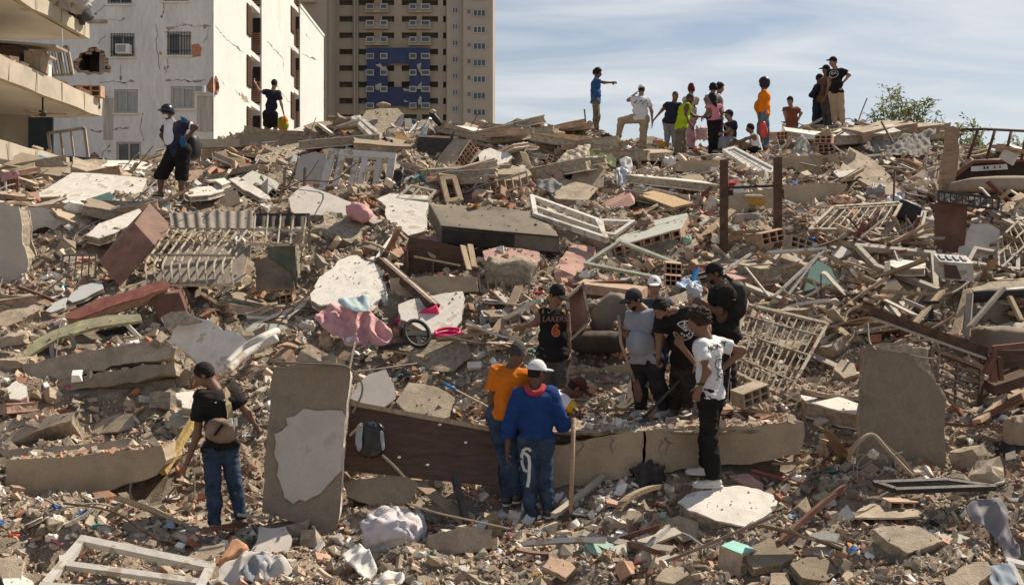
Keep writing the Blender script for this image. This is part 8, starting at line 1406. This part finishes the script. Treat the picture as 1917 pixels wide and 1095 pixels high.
def scatter():
 for name, noun, cat, cnt, (p0, p1), meshes in KINDS_:
  k = tries = 0
  while k < cnt and tries < cnt*8:
   tries += 1; x, y = spot(); h, st = landing(x, y)
   if st in (2, 3) or (st == 1 and RN.rand() > .12) or (st == 4 and RN.rand() > .5): continue
   px = p0*(1-RN.rand()*(1-(p0/p1)**1.6))**(-1/1.6); s = px*y/F
   if st in (1, 4): s *= .6
   if y > 25: s *= .8
   if y < 13: s *= 1.3
   if px > p0*1.7 and in_front(x, y, h, s): continue
   sizew = 'small' if px < p0*1.35 else 'large' if px > p1*.62 else 'middling'
   flat = name in ('tile_shard', 'mortar_slab', 'plaster_chip'); a = .5 if flat else 1.2
   lab = '%s %s %s' % (sizew, noun, where((x, y, h)))
   put(meshes[RN.randint(len(meshes))], name, lab, cat, 'loose '+noun+' pieces in the rubble', (x, y, h+s*(.10 if flat else .22)), (RN.uniform(-a, a)*.8+(.35 if flat else 0), RN.uniform(-a, a)*.8, RN.uniform(0, 6.28)), s*RN.uniform(.85, 1.15)); k += 1
 # hollow blocks and broken wall plates
 srcs = []
 for m in (TILE, BRICKP, CONC, BRICK):
  for nx, ny, w, hh in ((3, 2, .4, .19), (2, 2, .28, .2), (3, 1, .34, .12)):
   mb = MB(); hollow(mb, A(-w/2, -.1, -hh/2), A(w, 0, 0), A(0, 0, hh), A(0, .2+.1*RN.rand(), 0), nx, ny); me = bpy.data.meshes.new('hollow_block'); me.from_pydata(mb.v, [], mb.f); me.materials.append(m); srcs.append(me)
 k = 0
 while k < 75:
  x, y = spot(12.2); h, st = landing(x, y)
  if st or (y < 15 and RN.rand() < .5) or in_front(x, y, h, .16): continue
  put(srcs[RN.randint(12)], 'hollow_block', 'loose hollow clay block %s' % where((x, y, h)), 'brick', 'loose hollow clay blocks in the rubble', (x, y, h+.03), (RN.uniform(-.7, .7), RN.uniform(-.7, .7), RN.uniform(-1.2, 1.2)), RN.uniform(.55, .8)*(1 if y < 20 else 1.25)); k += 1
 k = 0; wallm = [(PLAS, EDG, CONC), (CONC, EDG, CONC), (PLASD, BRICKP, CONC), (CONCG, EDG, CONCG), (PINKP, BRICKP, CONC), (TEALP, EDG, CONC), (GREENG, BRICKP, CONC), (CONC, BRICK, CONC), (PLAS, BRICKP, PLASD), (CONC, BRICKP, CONC), (BEAM, EDG, BEAM)]
 names = ['white faced', 'beige', 'grey plastered', 'grey', 'pink painted', 'teal painted', 'pale green', 'brick cored beige', 'brick cored white', 'dusty brick cored', 'tan']
 protos = []
 for i in range(44):
  n = RN.randint(5, 8); th = np.sort(np.linspace(0, 2*math.pi, n, endpoint=False)+RN.uniform(-.3, .3, n)); r = RN.uniform(.65, 1.1, n); P3 = np.c_[r*np.cos(th)*.55, r*np.sin(th)*.36, 0*th]
  mb = plate_mb(P3, A(0, 0, 1), RN.uniform(.08, .18), .03, seg=.10); me = bpy.data.meshes.new('wall_piece'); me.from_pydata(mb.v, [], mb.f)
  j = i % 11
  for m in wallm[j]: me.materials.append(m)
  me.polygons.foreach_set('material_index', mb.m); protos.append((me, j))
 while k < 260:
  x, y = spot(10.4, 31); h, st = landing(x, y); sc_ = RN.uniform(.4, 1.0)*(.75+.018*y)*(.45 if y < 13 else 1)
  if st or in_front(x, y, h, .4*sc_): continue
  i = RN.randint(44)
  if protos[i][1] in (4, 5, 6) and RN.rand() < .6: continue
  if abs(x) < .0: continue
  put(protos[i][0], 'wall_piece', '%s wall piece %s' % (names[protos[i][1]], where((x, y, h))), 'wall fragment', 'broken wall pieces in the heap', (x, y, h+.07*sc_), (RN.uniform(-.2, .85), RN.uniform(-.45, .45), RN.uniform(-.9, .9)), sc_); k += 1
 # broken floor slabs lying in steps
 big = []
 for i in range(16):
  P3 = np.array([(-.8, -.35, 0), (-.2, -.42, 0), (.4, -.36, 0), (.85, -.3, 0), (.8, .1, 0), (.5, .4, 0), (-.1, .33, 0), (-.7, .38, 0)])*A(1, 1, 0)+RN.uniform(-.14, .14, (8, 3))*A(1, 1, 0); mb = plate_mb(P3, A(0, 0, 1), RN.uniform(.14, .28), .035, seg=.10); me = bpy.data.meshes.new('slab_piece'); me.from_pydata(mb.v, [], mb.f)
  for m in [(CONC, EDG, CONC), (PLAS, EDG, CONC), (CONCG, EDG, CONCG), (CONC, BRICKP, CONC)][i % 4]: me.materials.append(m)
  me.polygons.foreach_set('material_index', mb.m); big.append((me, ['beige', 'white faced', 'grey', 'brick cored'][i % 4]))
 k = tries = 0
 while k < 210 and tries < 9000:
  tries += 1; x, y = spot(13.6, 30); h, st = landing(x, y); sc_ = RN.uniform(.3, .95)*(.7+.02*y)
  if st or any(in_front(x+dx*sc_, y, h, .5*sc_) for dx in (-.7, 0, .7)): continue
  me, cw = big[RN.randint(16)]
  put(me, 'floor_slab_piece', '%s floor slab piece %s' % (cw, where((x, y, h))), 'slab', 'broken floor slab pieces in the heap', (x, y, h+.22*sc_), (RN.uniform(-.1, .45), RN.uniform(-.25, .25), RN.uniform(-.5, .5)), sc_); k += 1
 # timber, laths, rods
 timber = []
 for i in range(14):
  L, w, t = RN.uniform(.5, 1.3), RN.uniform(.05, .14), RN.uniform(.02, .05); mb = MB(); nseg = 4; xs = np.linspace(-L/2, L/2, nseg+1); bow = RN.uniform(-.04, .04)
  sp = RN.uniform(.02, .10)
  for a in range(nseg):
   mb.v += []
  pts = [[(x+(sp*RN.rand() if j in (0, nseg) and k_ > 1 else 0), yy*w/2, zz*t/2+bow*(1-(2*x/L)**2)) for k_, (yy, zz) in enumerate(((-1, -1), (1, -1), (1, 1), (-1, 1)))] for j, x in enumerate(xs)]
  vs = [q for r_ in pts for q in r_]; fs = [(4*j+q, 4*j+(q+1) % 4, 4*j+4+(q+1) % 4, 4*j+4+q) for j in range(nseg) for q in range(4)]+[(3, 2, 1, 0), tuple(4*nseg+q for q in range(4))]
  me = bpy.data.meshes.new('plank'); me.from_pydata(vs, [], fs); m = [WOOD, WOODL, WHITEF, GREYF, WOODR, WOODL, GREYF][i % 7]; me.materials.append(m); timber.append((me, ['brown', 'pale', 'white painted', 'weathered grey', 'reddish', 'pale', 'weathered grey'][i % 7]))
 k = 0
 while k < 260:
  x, y = spot(10.5, 31)
  if (CX+x/y*F < 1300 or y < 13) and RN.rand() < (.85 if y < 13 else .6): continue
  h, st = landing(x, y)
  if st or in_front(x, y, h, .25): continue
  me, cw = timber[RN.randint(14)]
  put(me, 'plank', '%s broken plank %s' % (cw, where((x, y, h))), 'plank', 'broken planks in the heap', (x, y, h+.12), (RN.uniform(-.5, .5), RN.uniform(-.55, .55), RN.uniform(-1.4, 1.4)), (RN.uniform(.6, 1.3), RN.uniform(.6, 1.1), 1)); k += 1
 k = 0
 while k < 90:
  y = RN.uniform(12.2, 20); u = RN.uniform(1560, 1940); x = (u-CX)/F*y; h, st = landing(x, y)
  if st or in_front(x, y, h, .2): continue
  me, cw = timber[[0, 4, 7, 11, 3, 6][RN.randint(6)]]
  put(me, 'plank', '%s broken plank %s' % (cw, where((x, y, h))), 'plank', 'broken planks in the heap', (x, y, h+.16), (RN.uniform(-.6, .6), RN.uniform(-.8, .8), RN.uniform(-1.6, 1.6)), (RN.uniform(.6, 1.4), RN.uniform(.6, 1.2), 1)); k += 1
 rods = []
 for i in range(8):
  L = RN.uniform(.6, 1.6); pts = catmull([A(-L/2, 0, 0), A(-L*.2, RN.uniform(-.1, .1), RN.uniform(-.05, .1)), A(L*.15, RN.uniform(-.1, .1), RN.uniform(0, .1)), A(L/2, RN.uniform(-.2, .2), RN.uniform(0, .25))], 4); mb = MB().tube(pts, .009 if i % 2 else .014, 5); me = bpy.data.meshes.new('rod'); me.from_pydata(mb.v, [], mb.f); me.materials.append([WIRE, RUST, GREYP, WIRE][i % 4]); rods.append(me)
 k = 0
 while k < 150:
  x, y = spot(10.5, 30); h, st = landing(x, y)
  if st in (2, 3) or (y < 13.5 and RN.rand() < .7) or in_front(x, y, h, .2): continue
  put(rods[RN.randint(8)], 'rod', 'bent rod sticking up %s' % where((x, y, h)), 'rod', 'bent rods in the rubble', (x, y, h+.12), (RN.uniform(-.4, .4), RN.uniform(-.9, .5), RN.uniform(-2, 2)), RN.uniform(.7, 1.2)); k += 1
 # household scraps
 cm = [('white', pm('scrap_white', (.66, .64, .60), bump=.1)), ('pale blue', pm('scrap_pale_blue', (.30, .40, .46), bump=.1)), ('blue', pm('scrap_blue', (.03, .10, .30), bump=.1)), ('red', pm('scrap_red', (.42, .04, .04), bump=.1)), ('pink', pm('scrap_pink', (.50, .20, .22), bump=.1)), ('grey', pm('scrap_grey', (.20, .20, .20), bump=.1)), ('black', pm('scrap_black', (.02, .02, .02), bump=.1)), ('cream', pm('scrap_cream', (.55, .47, .33), bump=.1)), ('white', pm('scrap_white', (.66, .64, .60))), ('orange', pm('scrap_orange', (.50, .22, .05), bump=.1)), ('teal', pm('scrap_teal', (.05, .25, .24), bump=.1)), ('brown', pm('scrap_brown', (.16, .09, .06), bump=.1))]
 scr = []
 for i in range(36):
  g = 9; X, Y = np.meshgrid(np.linspace(-1, 1, g), np.linspace(-1, 1, g), indexing='ij'); r_ = np.hypot(X, Y); q = np.stack([X, Y*.7, 0*X], -1); sd = RN.rand()*90
  q = q+.25*vn3(np.stack([X*1.3+sd, Y*1.3, 0*X], -1)); q[..., 2] += .35*(fbm(np.stack([X*1.5+sd, Y*1.1, 0*X+3], -1), 2))
  top = q.reshape(-1, 3); nv = g*g; fs = [(a*g+b, (a+1)*g+b, (a+1)*g+b+1, a*g+b+1) for a in range(g-1) for b in range(g-1)]
  me = bpy.data.meshes.new('scrap'); me.from_pydata(top.tolist()+(top-A(0, 0, .04)).tolist(), [], fs+[tuple(nv+w for w in f[::-1]) for f in fs]); me.materials.append(cm[i % 12][1]); me.polygons.foreach_set('use_smooth', [True]*len(me.polygons)); scr.append((me, cm[i % 12][0]))
 k = 0
 while k < 230:
  x, y = spot(10, 31); h, st = landing(x, y)
  if st in (2, 3) or (st == 1 and RN.rand() < .8): continue
  me, cw = scr[RN.randint(36)]; px = RN.uniform(5, 14)*(1.2 if y > 20 else .8)
  if in_front(x, y, h, px*y/F): continue
  put(me, 'rag', 'crumpled %s scrap %s' % (cw, where((x, y, h))), 'scrap', 'crumpled household scraps in the rubble', (x, y, h+.05), (RN.uniform(-.2, .9), RN.uniform(-.5, .5), RN.uniform(0, 6.28)), px*y/F); k += 1
scatter()
def crumbs(N=112000, nbig=9000):
 lib = []
 for i in range(60):
  pts = [chunk_pts(8, .8), shard_pts(.14), box_pts(1, .6, .45), chunk_pts(7, .6), shard_pts(.2)][i % 5]; me = hull_mesh('tmp', pts, None); me.calc_loop_triangles()
  v = np.array([q.co[:] for q in me.vertices]); t = np.array([q.vertices[:] for q in me.loop_triangles]); lib.append((v, t)); bpy.data.meshes.remove(me)
 y = 9.4*(33/9.4)**RN.rand(N); u = RN.uniform(-60, 1980, N); x = (u-CX)/F*y; h = np.empty(N); st = np.empty(N, int)
 hh = H(x, y)
 for i in range(N): h[i], st[i] = landing(x[i], y[i], hh[i])
 z = hh.copy(); fl = (st == 1) | (st == 4); keep = (st == 0) | (st == 3) | ((st == 1) & (RN.rand(N) < .05)) | ((st == 4) & (RN.rand(N) < .6)); z[fl] = h[fl]
 px = 1.9*(1-RN.rand(N)*(1-(1.9/16.)**1.35))**(-1/1.35); s = px*y/F; s = np.where(st == 1, np.minimum(s, 2.6*y/F), s); s = np.where(y > 24, s*.8, s)
 big = np.arange(N) >= N-nbig; pb = 6*(1-RN.rand(N)*(1-(6/24.)**1.7))**(-1/1.7); sb = pb*y/F*np.where(y > 24, .75, 1); s = np.where(big, sb, s); keep &= ~big | (st == 0)
 for i in np.nonzero(big & keep)[0]: keep[i] = not in_front(x[i], y[i], z[i], s[i]*1.1)
 z = z+np.where(big, s*RN.uniform(-.1, .55, N), 0)
 zone = fbm(np.stack([x*.45, y*.45, 0*x+4], -1), 2); zr = fbm(np.stack([x*.8+9, y*.8, 0*x], -1), 2)
 pal = np.array([(.40, .315, .225), (.53, .445, .345), (.41, .24, .16), (.34, .14, .08), (.68, .64, .58), (.24, .20, .155), (.27, .20, .135)])
 wts = np.stack([.36+0*x, .22+.10*zone, np.clip(.14+.22*zr, .03, .4), np.clip(.06+.13*zr, .015, .25), np.clip(.09-.05*zr, .03, .2), np.clip(.12-.1*zone, .04, .3), .12+0*x], -1)
 for (cu, cv, rad, amt) in [(1110, 820, 70, 2.2), (1120, 930, 80, 1.2), (960, 965, 60, .9), (1185, 905, 60, .8), (700, 1060, 80, .4)]:
  c = P(cu, cv); wts[:, 4] += amt*np.exp(-(((x-c[0])**2+((y-c[1])*1.2)**2)/(rad/F*c[1])**2))
 wts /= wts.sum(1, keepdims=True); ci = (RN.rand(N, 1) > np.cumsum(wts, 1)).sum(1).clip(0, 6); col = pal[ci]*(1+.22*RN.randn(N, 1)).clip(.55, 1.5)
 kind = RN.randint(60, size=N); ang = RN.uniform(-1, 1, (N, 3))*A(.9, .9, 3.14)*np.where(big, 1.15, 1)[:, None]
 cx, sx, cy, sy, cz, sz_ = *[f(ang[:, 0]) for f in (np.cos, np.sin)], *[f(ang[:, 1]) for f in (np.cos, np.sin)], *[f(ang[:, 2]) for f in (np.cos, np.sin)]
 Mx = np.zeros((N, 3, 3)); Mx[:, 0, 0] = cy*cz; Mx[:, 0, 1] = sx*sy*cz-cx*sz_; Mx[:, 0, 2] = cx*sy*cz+sx*sz_; Mx[:, 1, 0] = cy*sz_; Mx[:, 1, 1] = sx*sy*sz_+cx*cz; Mx[:, 1, 2] = cx*sy*sz_-sx*cz; Mx[:, 2, 0] = -sy; Mx[:, 2, 1] = sx*cy; Mx[:, 2, 2] = cx*cy
 Vs, Ts, Cs, off = [], [], [], 0
 for k in range(60):
  m = np.nonzero((kind == k) & keep)[0]; v, t = lib[k]
  q = np.einsum('nij,vj->nvi', Mx[m], v)*s[m][:, None, None]+np.stack([x[m], y[m], z[m]+s[m]*.2], -1)[:, None]
  Vs.append(q.reshape(-1, 3)); Ts.append((t[None]+(off+np.arange(len(m))*len(v))[:, None, None]).reshape(-1, 3)); Cs.append(np.repeat(col[m], len(t)*3, axis=0)); off += len(m)*len(v)
 V, T, C = np.concatenate(Vs), np.concatenate(Ts), np.concatenate(Cs)
 me = bpy.data.meshes.new('rubble_crumbs'); me.vertices.add(len(V)); me.vertices.foreach_set('co', V.astype(np.float32).ravel()); me.loops.add(T.size); me.loops.foreach_set('vertex_index', T.ravel().astype(np.int32)); me.polygons.add(len(T)); me.polygons.foreach_set('loop_start', np.arange(0, T.size, 3, dtype=np.int32)); me.polygons.foreach_set('loop_total', np.full(len(T), 3, np.int32))
 at = me.color_attributes.new('col', 'FLOAT_COLOR', 'CORNER'); at.data.foreach_set('color', np.c_[C, np.ones(len(C))].astype(np.float32).ravel())
 me.polygons.foreach_set('use_smooth', np.zeros(len(T), bool)); me.update(calc_edges=True); me.materials.append(pm('crumb_mix', (.4, .33, .25), attr=True, var=.22, scale=14, bump=.4, fine=70, rnd=0, dust=.22))
 o = bpy.data.objects.new('rubble_crumbs', me); COL.objects.link(o); setp(o, 'fine broken brick, mortar and plaster crumbs covering the whole heap', 'rubble', kind='stuff')
crumbs()
def trees():
 BARK = pm('grey_bark', (.16, .13, .10), var=.3, scale=8); LEAF = pm('acacia_leaf', (.12, .15, .045), var=.35, scale=1.5, bump=0, rough=.7, spec=.3); LEAF2 = pm('dry_green_leaf', (.14, .155, .06), var=.35, scale=1.5, bump=0, rough=.7)
 for m in (LEAF, LEAF2):                                            # thin leaves let the sun through
  nt = m.node_tree; b_ = nt.nodes['Principled BSDF']; tl = nt.nodes.new('ShaderNodeBsdfTranslucent'); mx = nt.nodes.new('ShaderNodeMixShader'); mx.inputs[0].default_value = .5; tl.inputs[0].default_value = (.19, .21, .08, 1)
  nt.links.new(b_.outputs[0], mx.inputs[1]); nt.links.new(tl.outputs[0], mx.inputs[2]); nt.links.new(mx.outputs[0], nt.nodes['Material Output'].inputs[0])
 def tree(label, u, vb, D, tips, leaf, n, seed, spread=.5, ll=.11):
  r = random.Random(seed); b = W(u, vb, D); b[2] = max(b[2]-2.0, 0.2); t = thing('tree', label, 'tree', b); tr = MB(); lf = MB()
  for (tu, tv) in tips:
   e = W(tu, tv, D+r.uniform(-.8, .8)); mid = b*.45+e*.55+A(r.uniform(-.2, .2), r.uniform(-.2, .2), .25); path = catmull([b, b*.7+mid*.3+A(0, 0, .2), mid, e], 6); tr.tube(path, list(np.linspace(.05, .008, len(path))), 5)
   for k in range(5, len(path)):
    for _ in range(3):
     q = path[k]+A(r.gauss(0, spread*.45), r.gauss(0, spread*.45), r.gauss(.02, spread*.32)); tr.tube([path[k], (path[k]+q)/2+A(0, 0, .05), q], [.010, .006, .004], 4)
     d = unit(q-path[k]+A(0, 0, .02))
     for j in range(n):
      f = r.random(); p = path[k]+(q-path[k])*f+A(r.gauss(0, .05), r.gauss(0, .05), r.gauss(0, .05)); a = unit(A(r.gauss(0, 1), r.gauss(0, 1), r.gauss(0, .6))+d*.5); w = unit(np.cross(a, A(r.gauss(0, 1), r.gauss(0, 1), r.gauss(0, 1)))); L = ll*r.uniform(.7, 1.5)
      lf.add([p, p+a*L*.5+w*L*.2, p+a*L, p+a*L*.5-w*L*.2], [(0, 1, 2, 3)])
  tr.build('trunk', BARK, t); o = lf.build('crown', leaf, t); land(b+A(0, 0, 2), label)
 tree('thin leafed green tree behind the tarpaulin on the right crest', 1690, 250, 33, [(1664, 170), (1680, 182), (1712, 190), (1738, 186), (1652, 200), (1636, 215), (1700, 210), (1722, 205), (1672, 215), (1690, 192), (1645, 232)], LEAF, 9, 3, .5, .11)
 tree('low green bush between the tree and the carved bed post', 1755, 275, 32, [(1750, 232), (1765, 236), (1740, 248), (1770, 255), (1755, 262)], LEAF2, 10, 5, .45)
 tree('green bush behind the bed rail right of the carved bed post', 1815, 292, 32, [(1800, 240), (1822, 236), (1835, 255), (1812, 262), (1845, 275), (1800, 280), (1860, 285)], LEAF, 10, 7, .5)
 tree('small green bush tips at the far right edge', 1900, 300, 33, [(1875, 278), (1905, 270), (1915, 285), (1885, 290)], LEAF2, 8, 9, .4)
 tree('distant bush showing between the orange sweater and the rust tee men', 1440, 290, 42, [(1440, 268), (1450, 272), (1460, 276), (1436, 276)], LEAF2, 8, 11, .5)
trees()

def tell_apart():
 """things that still share a label get their place among their likes"""
 by = {}
 for o in bpy.data.objects:
  if o.parent is None and o.get('group') and o.get('label'): by.setdefault(o['label'], []).append(o)
 NTH = ['leftmost', '2nd from left', '3rd from left', '4th from left', '5th from left', '6th from left', '7th from left', '8th from left', '9th from left', '10th from left']
 for lab, os_ in by.items():
  if len(os_) < 2: continue
  os_.sort(key=lambda o: o.location[0]/o.location[1])
  for i, o in enumerate(os_): o['label'] = lab+', '+('rightmost' if i == len(os_)-1 and i else NTH[i] if i < 10 else '%dth from left' % (i+1))
tell_apart()
